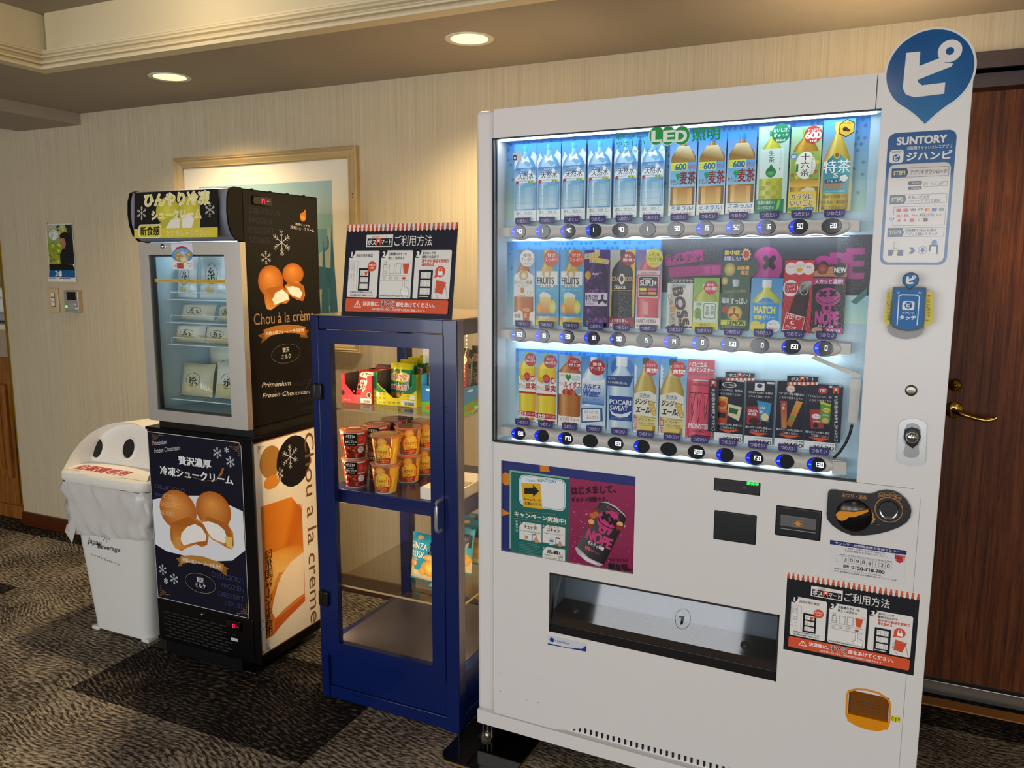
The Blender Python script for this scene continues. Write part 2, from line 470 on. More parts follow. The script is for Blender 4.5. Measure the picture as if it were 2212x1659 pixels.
# carpet: short broken strokes of yarn
def carpet(name, dark, lightc, lo, hi):
    m, nt, b = wnodes(name, .95, .1)
    g = nd(nt, 'ShaderNodeNewGeometry'); oi = nd(nt, 'ShaderNodeObjectInfo')
    of = nd(nt, 'ShaderNodeVectorMath', operation='SCALE'); nt.links.new(g.outputs['Position'], of.inputs[0]); of.inputs['Scale'].default_value = 1
    nz = nd(nt, 'ShaderNodeTexNoise', Scale=2.3, Detail=1.0); nt.links.new(of.outputs[0], nz.inputs['Vector'])
    rot = nd(nt, 'ShaderNodeVectorRotate', rotation_type='Z_AXIS')
    an = nd(nt, 'ShaderNodeMapRange'); an.inputs['To Min'].default_value = -.95; an.inputs['To Max'].default_value = .65
    nt.links.new(nz.outputs['Fac'], an.inputs['Value'])
    nt.links.new(of.outputs[0], rot.inputs['Vector'])
    wob = nd(nt, 'ShaderNodeVectorMath', operation='MULTIPLY_ADD')
    nt.links.new(nz.outputs['Color'], wob.inputs[0]); wob.inputs[1].default_value = (.1, .22, 0); nt.links.new(of.outputs[0], wob.inputs[2])
    wv = nd(nt, 'ShaderNodeTexWave', Scale=19.0, Distortion=2.2, Detail=2.0); wv.bands_direction = 'Y'; wv.inputs['Detail Scale'].default_value = 2.2
    nt.links.new(mapped(nt, wob.outputs[0], (1, 1, 1), (0, 0, .2)), wv.inputs['Vector'])
    n1 = nd(nt, 'ShaderNodeTexNoise', Scale=1.0, Detail=2.0, Roughness=.6); nt.links.new(mapped(nt, wob.outputs[0], (40, 150, 1), (0, 0, .2)), n1.inputs['Vector'])
    n3 = nd(nt, 'ShaderNodeTexNoise', Scale=480.0, Detail=1.0); nt.links.new(of.outputs[0], n3.inputs['Vector'])
    n4 = nd(nt, 'ShaderNodeTexNoise', Scale=3.6, Detail=1.0); nt.links.new(of.outputs[0], n4.inputs['Vector'])
    acc = None
    for src, k in ((wv.outputs['Fac'], .13), (n1.outputs['Fac'], 1.15), (n3.outputs['Fac'], .45), (n4.outputs['Fac'], .37)):
        ma = nd(nt, 'ShaderNodeMath', operation='MULTIPLY_ADD'); ma.inputs[1].default_value = k; nt.links.new(src, ma.inputs[0])
        if acc is None: ma.inputs[2].default_value = 0.
        else: nt.links.new(acc, ma.inputs[2])
        acc = ma.outputs[0]
    hf = nd(nt, 'ShaderNodeMath', operation='MULTIPLY'); hf.inputs[1].default_value = .476; nt.links.new(acc, hf.inputs[0])
    r = ramp(nt, [(lo, dark), (hi, lightc)]); nt.links.new(hf.outputs[0], r.inputs[0]); nt.links.new(r.outputs[0], b.inputs['Base Color'])
    bp = nd(nt, 'ShaderNodeBump', Strength=.5, Distance=.003); nt.links.new(hf.outputs[0], bp.inputs['Height']); nt.links.new(bp.outputs[0], b.inputs['Normal'])
carpet('carpet_light', '#38302a', '#c0b29e', .45, .61)
carpet('carpet_dark', '#191413', '#8f8375', .50, .70)
mat('floor_base', '#2b2420', .95)
# wood with upright grain
def wood(name, c0, c1, c2, rough, sc=1.0):
    m, nt, b = wnodes(name, rough)
    tc = nd(nt, 'ShaderNodeTexCoord')
    n = nd(nt, 'ShaderNodeTexNoise', Scale=1.0, Detail=5.0, Roughness=.65, Distortion=.8); nt.links.new(mapped(nt, tc.outputs['Object'], (55*sc, 55*sc, 2.2*sc)), n.inputs['Vector'])
    n2 = nd(nt, 'ShaderNodeTexNoise', Scale=1.0, Detail=3.0); nt.links.new(mapped(nt, tc.outputs['Object'], (300*sc, 300*sc, 7*sc)), n2.inputs['Vector'])
    ad = nd(nt, 'ShaderNodeMath', operation='MULTIPLY_ADD'); ad.inputs[1].default_value = .45; nt.links.new(n2.outputs['Fac'], ad.inputs[0]); nt.links.new(n.outputs['Fac'], ad.inputs[2])
    r = ramp(nt, [(.52, c0), (.7, c1), (.9, c2)]); nt.links.new(ad.outputs[0], r.inputs[0]); nt.links.new(r.outputs[0], b.inputs['Base Color'])
wood('door_wood', '#34190b', '#5f3014', '#7a441e', .5); MATS['door_wood'].node_tree.nodes['Principled BSDF'].inputs['Specular IOR Level'].default_value = .22
wood('counter_wood', '#5a3210', '#8a5420', '#a56a2c', .35)
mat('baseboard_wood', '#4c2009', .35, noise=.15, nscale=20)
mat('door_frame', '#2b1a12', .4)
mat('stone_top', '#a5917c', .4, noise=.12, nscale=40)

def struct(name, mb, mats, parent=None):
    o = obj(name, mb, mats, parent, None if parent else WLOC, None if parent else WYAW)
    if not parent: o['kind'] = 'structure'
    return o
# floor
fl = struct('floor', MB().box(-6.2, 4.6, -7.0, 3.4, -.06, -.004), 'floor_base')
tl = MB().box(-.2455, .2455, -.2455, .2455, -.004, 0, r=.0012, seg=1)
ml, md_ = tl.mesh('carpet_tile', ['carpet_light']), tl.mesh('carpet_tile', ['carpet_dark'])
TS = .4925
for j in range(-5, 3):
    yc = -.59+TS*(j+.5)
    for i in range(-8, 7):
        xc = -.43+TS*(i+.5)
        dk = (j == -1 and i in (-2, -1)) or (j == -1 and i in (-6, -5)) or (j == 1 and (i <= -5 or i >= 2)) or (j == -4 and i in (0, 1)) or (j == 0 and i in (1, 2)) or (j == -3 and i in (-8, -7, 4, 5))
        link('carpet_tile', md_ if dk else ml, fl, (xc, yc, 0))
# back wall with a door opening
DX0, DX1, DZ = 1.14, 2.06, 1.985
w = MB().box(-3.219, DX0, 0, .16, 0, 3.0).box(DX1, 4.6, 0, .16, 0, 3.0).box(DX0, DX1, 0, .16, DZ, 3.0)
struct('wall_back', w, 'wallpaper')
struct('wall_left', MB().box(-6.35, -6.2, -7.0, 3.4, 0, 3.0), 'wallpaper')
struct('wall_right', MB().box(4.6, 4.75, -7.0, .16, 0, 3.0), 'wallpaper')
# far side of the lobby: wall with four tall windows
w = MB().box(-6.2, 4.6, -7.15, -7.0, 2.3, 3.0).box(-6.2, 4.6, -7.15, -7.0, 0, .25)
wx = [-3.0+2.1*k for k in range(4)]
edges = [-6.2]+[e for c in wx for e in (c-.8, c+.8)]+[4.6]
for a_, b_ in zip(edges[0::2], edges[1::2]): w.box(a_, b_, -7.15, -7.0, .25, 2.3)
struct('wall_front', w, 'wallpaper')
mat('curtain', '#cfcabd', .9)
for k, c in enumerate(wx):
    f = MB()
    for q in (c-.8, c-.02, c+.76): f.box(q, q+.04, -7.1, -7.06, .25, 2.3)
    f.box(c-.8, c+.8, -7.1, -7.06, .25, .3).box(c-.8, c+.8, -7.1, -7.06, 2.25, 2.3)
    wn = struct('window_%d' % (k+1), f, 'white_plastic')
    obj('window_pane', MB().box(c-.78, c+.78, -7.085, -7.08, .28, 2.27), 'glass', wn)
    for sd in (-1, 1):
        rows = []
        for zz in (.1, 2.45): rows.append([(c+sd*(.45+.55*t/24), -6.93+.035*math.sin(t*1.9), zz) for t in range(25)])
        cu = obj('lobby_curtain', MB().grid(rows), 'curtain', None, WLOC, WYAW)
        tag(cu, 'pale pleated curtain drawn back beside a tall lobby window', 'curtain', 'lobby window curtains')
# ceilings
TX, TY = -1.891, -.657          # inner corner of the raised tray
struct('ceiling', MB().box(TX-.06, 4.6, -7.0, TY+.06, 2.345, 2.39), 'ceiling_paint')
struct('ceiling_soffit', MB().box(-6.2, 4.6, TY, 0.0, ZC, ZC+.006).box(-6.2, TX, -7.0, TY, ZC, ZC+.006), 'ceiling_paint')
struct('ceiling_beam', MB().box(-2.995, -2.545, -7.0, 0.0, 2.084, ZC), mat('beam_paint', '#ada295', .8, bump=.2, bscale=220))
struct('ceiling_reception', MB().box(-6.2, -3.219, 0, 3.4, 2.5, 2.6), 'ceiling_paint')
cv = MB().box(TX-.01, 4.6, TY+.035, TY+.06, ZC+.04, 2.36).box(TX-.06, TX-.035, -7.0, TY+.06, ZC+.04, 2.36)
struct('trim_1', cv, 'cove_paint')
pf = [(-.040, 2.216), (-.034, 2.216), (-.034, 2.210), (-.028, 2.206), (-.028, 2.200), (-.034, 2.197), (-.022, 2.194), (-.012, 2.188), (-.010, 2.181), (-.022, 2.177), (-.024, 2.173), (-.008, 2.170), (.000, 2.163), (-.001, 2.157), (-.014, 2.154), (-.014, 2.151), (.000, 2.149), (.004, 2.143), (.003, ZC-.0005), (-.05, ZC-.0005)]
rows = []
for (o_, z_) in pf: rows.append([(4.6, TY-o_, z_), (TX+o_, TY-o_, z_), (TX+o_, -7.0, z_)])
struct('trim_2', MB().grid(rows, smooth=False), 'moulding_paint')
# skirting
struct('baseboard_back', MB().box(-3.219, DX0-.06, -.014, 0, 0, .077, r=.002), 'baseboard_wood')
# door with frame, threshold, lever and lock
fr = MB().box(DX0-.055, DX0, -.014, .16, 0, DZ+.045).box(DX1, DX1+.055, -.014, .16, 0, DZ+.045).box(DX0-.055, DX1+.055, -.014, .16, DZ, DZ+.045)
fr.box(DX0, DX0+.03, .06, .16, 0, DZ-.035).box(DX1-.03, DX1, .06, .16, 0, DZ-.035).box(DX0, DX1, .06, .16, DZ-.04, DZ)
dr = struct('door_1', fr, 'door_frame')
obj('door_leaf', MB().box(DX0+.004, DX1-.004, .13, .17, .055, DZ-.03), 'door_wood', dr)
obj('threshold', MB().box(DX0, DX1, .115, .16, 0, .048, r=.002), 'zinc', dr)
obj('floor_strip', MB().box(DX0-.06, DX1+.06, .03, .085, 0, .004), mat('strip_wood', '#b3762f', .6, noise=.15, nscale=60), dr)
hx_, hz_ = WF.y(2061, 886, .12)
h = MB().lathe([(.027, .0), (.027, .006), (.024, .009), (.0, .009)], (0, 0, 0), 'y', 28)
for q in range(len(h.v)): h.v[q] = (h.v[q][0]+hx_, .13-h.v[q][1], h.v[q][2]+hz_)
k_ = MB(); k_.tube([(hx_, .12, hz_), (hx_, .075, hz_), (hx_+.008, .068, hz_), (hx_+.03, .066, hz_-.006), (hx_+.06, .066, hz_-.014), (hx_+.085, .066, hz_-.017), (hx_+.105, .066, hz_-.012), (hx_+.112, .066, hz_-.006)], .0085, 0, 10, r2=.0065)
obj('handle_rose', h, 'brass', dr); obj('lever_handle', k_, 'brass', dr)
lx, lz = WF.y(2063, 832, .12)
lk = MB().lathe([(.0, -.028), (.014, -.028), (.018, -.022), (.021, -.008), (.021, 0)], (lx, .13, lz), 'y', 24).lathe([(.0, -.0295), (.008, -.0295), (.008, -.027)], (lx, .13, lz), 'y', 16, 1)
lk.box(lx-.0012, lx+.0012, .099, .1005, lz-.005, lz+.005, 2)
obj('lock_cylinder', lk, ['brass', 'gold_trim', 'hole_dark'], dr)

# recessed downlights
for k, (x, y, lb) in enumerate(((-1.548, -.375, 'round recessed ceiling downlight above the framed picture'), (-.2475, -.37, 'round recessed ceiling downlight between freezer and vending machine'), (1.06, -.37, 'round recessed ceiling downlight above the white vending machine'))):
    p = WF.world(x, y, ZC)
    t = thing('ceiling_downlight', lb, 'ceiling light', p, WYAW, 'recessed downlights in the soffit')
    obj('trim_ring', MB().lathe([(.062, .0), (.075, -.003), (.079, -.001), (.079, .0)], n=40, cap=False), 'white_plastic', t)
    obj('lamp_diffuser', MB().lathe([(0, -.0008), (.061, -.0008)], n=36, cap=False), mat('lamp_glow', '#fff', .5, emit='#fff8b4', estr=1.05), t)
    l = bpy.data.lights.new('downlight_beam', 'SPOT'); l.energy = 62; l.color = (1.0, .77, .44); l.spot_size = 2.35; l.spot_blend = .8; l.shadow_soft_size = .05
    o = bpy.data.objects.new('downlight_beam', l); COL.objects.link(o); o.parent = t; o.location = (0, 0, -.01)
# other lobby ceiling lamps; the one nearest the cove is added to light it
for (x, y) in ((-1.2, -3.6), (.68, -3.6), (-1.05, -.98), (2.4, -2.9)):
    p = WF.world(x, y, 2.3445)
    t = thing('ceiling_downlight', 'unseen round recessed downlight in the raised lobby ceiling', 'ceiling light', p, WYAW, 'downlights in the raised ceiling')
    obj('trim_ring', MB().lathe([(.062, .0), (.075, -.003), (.079, -.001), (.079, .0)], n=40, cap=False), 'white_plastic', t)
    obj('lamp_diffuser', MB().lathe([(0, -.0008), (.061, -.0008)], n=36, cap=False), 'lamp_glow', t)
    l = bpy.data.lights.new('lobby_lamp', 'POINT'); l.energy = 6 if y < -2 else 3.2; l.color = (1.0, .80, .52); l.shadow_soft_size = .05
    o = bpy.data.objects.new('lobby_lamp', l); COL.objects.link(o); o.parent = t; o.location = (0, 0, -.06)

# ---------------------------------------------------------------- reception seen through the opening
ct = thing('reception_counter', 'wooden reception counter with panelled front and stone top beyond the wall end', 'counter', WF.world(-3.6, .05), WYAW)
CX = -3.6
zt = WF.y(20, 771, .05)[1]; zs = WF.y(20, 700, .05)[1]
obj('counter_body', MB().box(-1.6, .378, .012, .6, 0, zt), 'counter_wood', ct)
def cpx(px, py): q = WF.y(px, py, .05); return (q[0]-CX, q[1])
pn = MB()
x1, z1 = cpx(29, 1033); z0_ = cpx(22, 832)[1]
pn.box(-.9, x1, -.004, .012, z1, z0_).box(-.86, x1-.045, -.012, -.004, z1+.05, z0_-.05)
obj('door_panel', pn, 'counter_wood', ct)
obj('plinth', MB().box(-1.6, .378, .0, .014, 0, .075), 'counter_wood', ct)
obj('stone_fascia', MB().box(-1.6, .378, -.01, .6, zt, zs-.03), 'stone_top', ct)
obj('counter_top', MB().box(-1.6, .378, -.03, .62, zs-.03, zs, r=.004), mat('counter_cream', '#d8cdb4', .35), ct)
px_, pz_ = cpx(4, 690)
pr_ = thing('desk_printer', 'pale grey office machine standing on the reception counter', 'printer', WF.world(CX+px_-.05, .35, zs), WYAW)
obj('printer_body', MB().box(-.3, .16, -.16, .16, 0, .13, r=.012), 'white_plastic', pr_)
obj('paper_tray', MB().box(-.26, .12, -.24, -.16, .01, .05, r=.006), 'grey_plastic', pr_)
obj('top_cover', MB().box(-.28, .14, -.15, .15, .13, .19, r=.02), 'cream_tray', pr_)
struct('wall_reception', MB().box(-6.2, -3.219, 3.25, 3.4, 0, 2.6), 'cove_paint')
struct('trim_3', MB().box(-3.229, -3.219, -.006, .16, .115, ZC).box(-3.236, -3.229, -.003, .02, .115, 2.05), 'gold_trim')

# ================================================================ vending machine
V = Frame(0, 0, 0)
vm = thing('vending_machine', 'tall white drinks vending machine with lit display window and round blue sign', 'vending machine')
def vpr(cr, y=0., **k): return Pr(lambda a, b: V.y(*cr(a, b), y), front(y), **k)
WL, WR, WB, WT = .051, .999, .9285, 1.7552      # display window
b = MB().box(.006, 1.163, .165, .70, .085, 1.822)
obj('cabinet_shell', b, 'vm_white', vm)
b = MB().box(0, .0535, 0, .165, .102, 1.83, r=.012, seg=4)
obj('side_trim', b, 'vm_white', vm)
obj('top_panel', MB().box(.0548, .9866, 0, .02, WT+.001, 1.83).box(.0535, 1.14, .02, .165, 1.79, 1.826), 'vm_white', vm)
pg = [(.988, 1.83), (1.1585, 1.83), (1.1685, 1.82), (1.1685, .102), (1.1345, .102), (1.1345, .902), (1.130, .915), (1.119, .9265), (WR, .9265), (WR, WT+.001), (.988, WT+.001)]
b = MB().prism(pg[::-1], .004, .022).box(1.12, 1.1685, .004, .165, .102, 1.83, r=.008, seg=3)
bv = MB().prism([(p[0]+(.0015 if p[0] < 1.05 else -.001), p[1]) for p in pg[::-1]], 0, .004); b.v += []; b.add(bv.v, bv.f)
obj('payment_column', b, 'vm_white', vm)
def holed(x0, x1, z0, z1, holes, y0, y1):
    xs = sorted({x0, x1, *[h[0] for h in holes], *[h[1] for h in holes]}); zs_ = sorted({z0, z1, *[h[2] for h in holes], *[h[3] for h in holes]})
    m = MB()
    for i in range(len(xs)-1):
        for j in range(len(zs_)-1):
            cx, cz = (xs[i]+xs[i+1])/2, (zs_[j]+zs_[j+1])/2
            if any(h[0] < cx < h[1] and h[2] < cz < h[3] for h in holes): continue
            m.add([(xs[i], y0, zs_[j]), (xs[i+1], y0, zs_[j]), (xs[i+1], y0, zs_[j+1]), (xs[i], y0, zs_[j+1])], [(0, 1, 2, 3)])
    for a, b_, c, d in holes+[(x0, x1, z0, z1)]:
        v = [(x, y, z) for y in (y0, y1) for (x, z) in ((a, c), (b_, c), (b_, d), (a, d))]
        m.add(v, [(0, 1, 5, 4), (1, 2, 6, 5), (2, 3, 7, 6), (3, 0, 4, 7)])
    return m
CA = (.0784, .4720, .6092, .8753); SL = (.2314, .8473, .3973, .5716)
cu0 = V.y(1826, 1530); cu1 = V.y(1926, 1530); cuz0 = V.y(1880, 1579)[1]; cuz1 = V.y(1870, 1487)[1]
CU_ = (cu0[0]+.006, cu1[0]-.006, cuz0+.012, cuz1-.012)
lp = holed(.0548, 1.1325, .142, .9255, [CA, SL, CU_], .0005, .022)
lp.prism([(.0555, .142), (.0555, .104), (.25, .104), (.29, .113), (.34, .133), (1.1325, .133), (1.1325, .142)], .0005, .022)
lo = obj('lower_panel', lp, 'vm_white', vm)
for a in ((.0525, .0560, .012, .02, .102, 1.82), (1.1320, 1.1350, .012, .0205, .12, .91), (1.0, 1.1330, .012, .0205, .9235, .9295), (.985, .9885, .012, .02, WT, 1.82)): obj('panel_gap', MB().box(*a), 'vm_gap', vm)
# ventilation strip
vn = MB().box(.06, 1.13, .016, .02, .1, .14)
vo = obj('vent_plate', vn, 'vm_white', vm)
sv = MB().prism([(-.0026, -.008), (0, -.0105), (.0026, -.008), (.0026, .008), (0, .0105), (-.0026, .008)], .012, .0165)
sm_ = sv.mesh('vent_slot', ['hole_dark'])
for k in range(46): link('vent_slot', sm_, vo, (.29+.0168*k, 0, .1185))
b = MB().prism([(0, .06), (.004, .058), (1.16, .058), (1.1685, .06), (1.1685, .1), (0, .1)], .0, .03)
b.add([(0, .0, .1), (1.1685, .0, .1), (1.1685, .02, .104), (0, .02, .104)], [(0, 1, 2, 3)]).box(0, 1.165, .03, .70, .06, .1)
obj('base_rail', b, 'vm_white', vm)
# feet on their plates
for (x, y) in ((.028, .012), (1.13, .012), (.028, .62), (1.13, .62)):
    f = MB().lathe([(.0055, .01), (.0055, .06)], (x, y, 0), n=14)
    f.prism([(x-.02, y-.016), (x-.008, y-.024), (x+.008, y-.024), (x+.02, y-.016), (x+.016, y+.02), (x-.016, y+.02)], .0115, .02, 'z')
    f.lathe([(.012, .02), (.011, .03), (.0, .03)], (x, y, 0), n=6)
    f.box(x-.017, x-.013, y-.002, y+.02, .018, .062, 0, .001).box(x+.013, x+.017, y-.002, y+.02, .018, .062, 0, .001)
    obj('levelling_foot', f, 'zinc', vm)
def rrpoly(x0, x1, y0, y1, r, n=6):
    p = []
    for cx, cy, a0 in ((x1-r, y1-r, 0), (x0+r, y1-r, 90), (x0+r, y0+r, 180), (x1-r, y0+r, 270)):
        p += [(cx+r*math.cos(math.radians(a0+90*t/n)), cy+r*math.sin(math.radians(a0+90*t/n))) for t in range(n+1)]
    return p
for (x, lb) in ((.06, 'black steadying plate with tan edge under the vending machine beside the blue cabinet'), (1.06, 'black steadying plate under the vending machine by the wooden door')):
    t = thing('floor_plate', lb, 'plate', (x, .0, 0))
    obj('plate', MB().prism(rrpoly(-.115, .115, -.135, .26, .03), .004, .0115, 'z'), 'black_gloss', t)
    obj('plate_edge', MB().prism(rrpoly(-.117, .117, -.137, .262, .031), .0, .0045, 'z'), mat('tan_edge', '#8a6a3a', .5), t)

# ---------------------------------------------------------------- display window
BK = .078
b = MB().box(WL-.012, WR+.012, BK, BK+.004, WB-.02, WT+.02)
obj('display_back', b, mat('display_back', '#bcd6e2', .35), vm)
b = MB().box(WL-.004, WL, .008, BK, WB, WT).box(WR, WR+.004, .022, BK, WB, WT).box(WL, WR, .022, BK, WT, WT+.004).box(WL, WR, .022, BK, WB-.004, WB)
obj('display_lining', b, mat('display_lining', '#cfe4ee', .3), vm)
obj('display_glass', MB().box(WL+.001, WR+.0045, .006, .0075, WB+.001, WT-.001), glass('display_pane', (.97, .98, .98), .8, 0, 1.2), vm)
obj('window_gasket', MB().box(WL-.0015, WL+.002, .001, .012, WB, WT).box(WL, WR, .001, .012, WB-.001, WB+.0015).box(WL, WR, .001, .012, WT-.0015, WT+.001), 'vm_gap', vm)
led = MB().box(WL+.01, WR-.01, .022, .040, WT-.003, WT-.002)
obj('led_strip', led, 'led_white', vm)

# printed backing sheets
R1, R2, R3 = crop(1050, 230, 5.144), crop(1050, 500, 5.144), crop(1050, 740, 5.144)
Q1, Q2, Q3 = crop(1430, 230, 4.608), crop(1430, 500, 4.608), crop(1430, 740, 4.608)
def sheet(a, b_, ct_, cb, dens=1.0, seed=1):
    p = Pr(lambda x, y: V.y(x, y, BK-.001), front(BK-.001))
    x0, z1 = V.y(*a, BK-.001); x1, z0 = V.y(*b_, BK-.001)
    p.mp = lambda x, z: (x, z)
    p.back((x0, z1), (x1, z0), .0006, ct_); p.rect((x0, z1), (x1, z0), ct_, cb)
    p.n += 1
    rnd = random.Random(seed); s_ = .0135; n = int((x1-x0)/s_); mz = int((z1-z0)/s_)
    for j in range(mz):
        for i in range(n):
            h = j/mz
            if rnd.random() < dens*(1-h*.9)*.62:
                cx, cz = x0+(i+.5+.5*(j % 2))*s_, z1-(j+.5)*s_; q = .0052
                if cx+q > x1 or cz-q < z0: continue
                c1 = hx(ct_); c2 = hx(cb); k = .62
                c = tuple((c1[t]*(1-h)+c2[t]*h)*k for t in range(3))
                p._put([(cx-q, cz), (cx, cz-q), (cx+q, cz), (cx, cz+q)], [(0, 1, 2, 3)], c, keep=True)
    return p
s1 = sheet((1094, 297), (1868, 455), '#0c6fc4', '#b9dcc6', 1.0, 3); s1.obj('backing_sheet', vm)
s2 = sheet((1096, 522), (1424, 672), '#3c86d0', '#9ed8d8', .9, 5); s2.obj('backing_sheet', vm)
s3 = sheet((1114, 752), (1459, 900), '#2b78cc', '#a8dcd8', 1.0, 7); s3.obj('backing_sheet', vm)
s4 = sheet((1425, 640), (1875, 700), '#a9dcdc', '#cfeed6', .25, 9); s4.obj('backing_sheet', vm)
p = vpr(Q2, BK-.002)
p.back((-5, 60), (2090, 640), .0006, '#3c3c40'); p.rect((-5, 60), (2090, 640), '#55555a', '#39393d')
p.poly([(30, 240), (410, 175), (410, 290), (30, 350)], '#a83a78'); p.poly([(60, 360), (590, 320), (590, 430), (70, 460)], '#a83a78')
p.text('ギルティ', (60, 220), (390, 300), '#3c3c40', .03); p.text('炭酸', (410, 340), (580, 430), '#d05aa0', .02)
p.ell((880, 150), (1200, 540), '#b84a8c'); p.text('×', (1020, 250), (1120, 370), '#3c3c40', .06)
p.text('N', (1310, 290), (1510, 470), '#b84a8c', .05); p.text('O', (1520, 250), (1690, 460), '#b84a8c', .05); p.text('P', (1690, 220), (1830, 460), '#b84a8c', .05); p.text('E', (1850, 180), (1990, 460), '#b84a8c', .05)
p.poly([(1900, 560), (2010, 600), (1960, 640), (1900, 610)], '#2c3a34'); p.poly([(1880, 700), (2040, 560), (2030, 640), (1930, 730)], '#4f7f74')
p.obj('backing_sheet', vm)
# lettering on the glass
p = vpr(R1, .0058, eps=.000016)
p.text('環', (1440, 292), (1510, 372), '#1fa050', .01); p.text('境', (1560, 290), (1632, 362), '#1fa050', .01); p.text('に', (1680, 288), (1752, 348), '#1fa050', .01)
p.text('やさしい', (1440, 392), (1765, 436), '#1fa050', .01)
p.text('年間消費電力量(kWh)約7', (1490, 487), (2040, 496), '#3f9f80', 0)
p.obj('glass_lettering', vm)
p = vpr(Q1, .0058, eps=.000016)
cx_ = lambda a: crop(1430, 230, 4.608)
for (x0, x1, ch) in ((-135, 25, 'L'), (-20, 140, 'E'), (105, 285, 'D')): p.ell((x0, 190), (x1, 390), '#d9f4e4')
for (x0, x1, ch) in ((-130, 20, 'L'), (-15, 135, 'E'), (110, 280, 'D')): p.ell((x0+6, 198), (x1-4, 382), '#12a040')
for (x0, x1, ch) in ((-95, -10, 'L'), (22, 112, 'E'), (140, 240, 'D')): p.text(ch, (x0, 245), (x1, 345), '#f4fff8', .045)
p.text('照明', (305, 222), (575, 328), '#12a040', .03)
p.obj('glass_lettering', vm)
p = vpr(R1, .0058, eps=.000016)
p.rr((295, 515), (395, 600), .001, '#e8e8e8'); p.rr((302, 540), (340, 598), .002, '#2b4f9c'); p.ell((310, 558), (332, 585), '#fff')
p.obj('glass_sticker', vm)
# a light streak of the crumpled protective film over the middle row
rnd = random.Random(8); rows = []
x0, z1 = V.y(1072, 524, .012); x1, z0 = V.y(1868, 712, .012)
for j in range(9):
    rows.append([(x0+(x1-x0)*i/44, .012+.0035*math.sin(i*1.3+j*.6)+.003*rnd.random(), z1+(z0-z1)*j/8) for i in range(45)])
obj('protective_film', MB().grid(rows), 'film', vm)
# odds and ends at the right of the bottom row
def vbar(pts, y0, y1, m, name): return obj(name, MB().prism([V.y(*Q3(*q), y0) for q in pts], y0, y1), m, vm)
vbar([(1495, 140), (1520, 130), (1985, 320), (1965, 360), (1490, 160)], .03, .04, 'rail_beige', 'display_bracket')
vbar([(1880, 360), (1985, 365), (1945, 800), (1850, 790)], .04, .05, 'rail_beige', 'display_bracket')
vbar([(1690, 1185), (1835, 1190), (1840, 1315), (1690, 1310)], .03, .04, 'rail_beige', 'display_bracket')
cb = [V.y(*Q3(*q), .035) for q in ((1892, 820), (1870, 910), (1830, 1000), (1770, 1090), (1708, 1150))]
obj('display_cable', MB().tube([(x, .035, z) for x, z in cb], .0032), 'cable', vm)

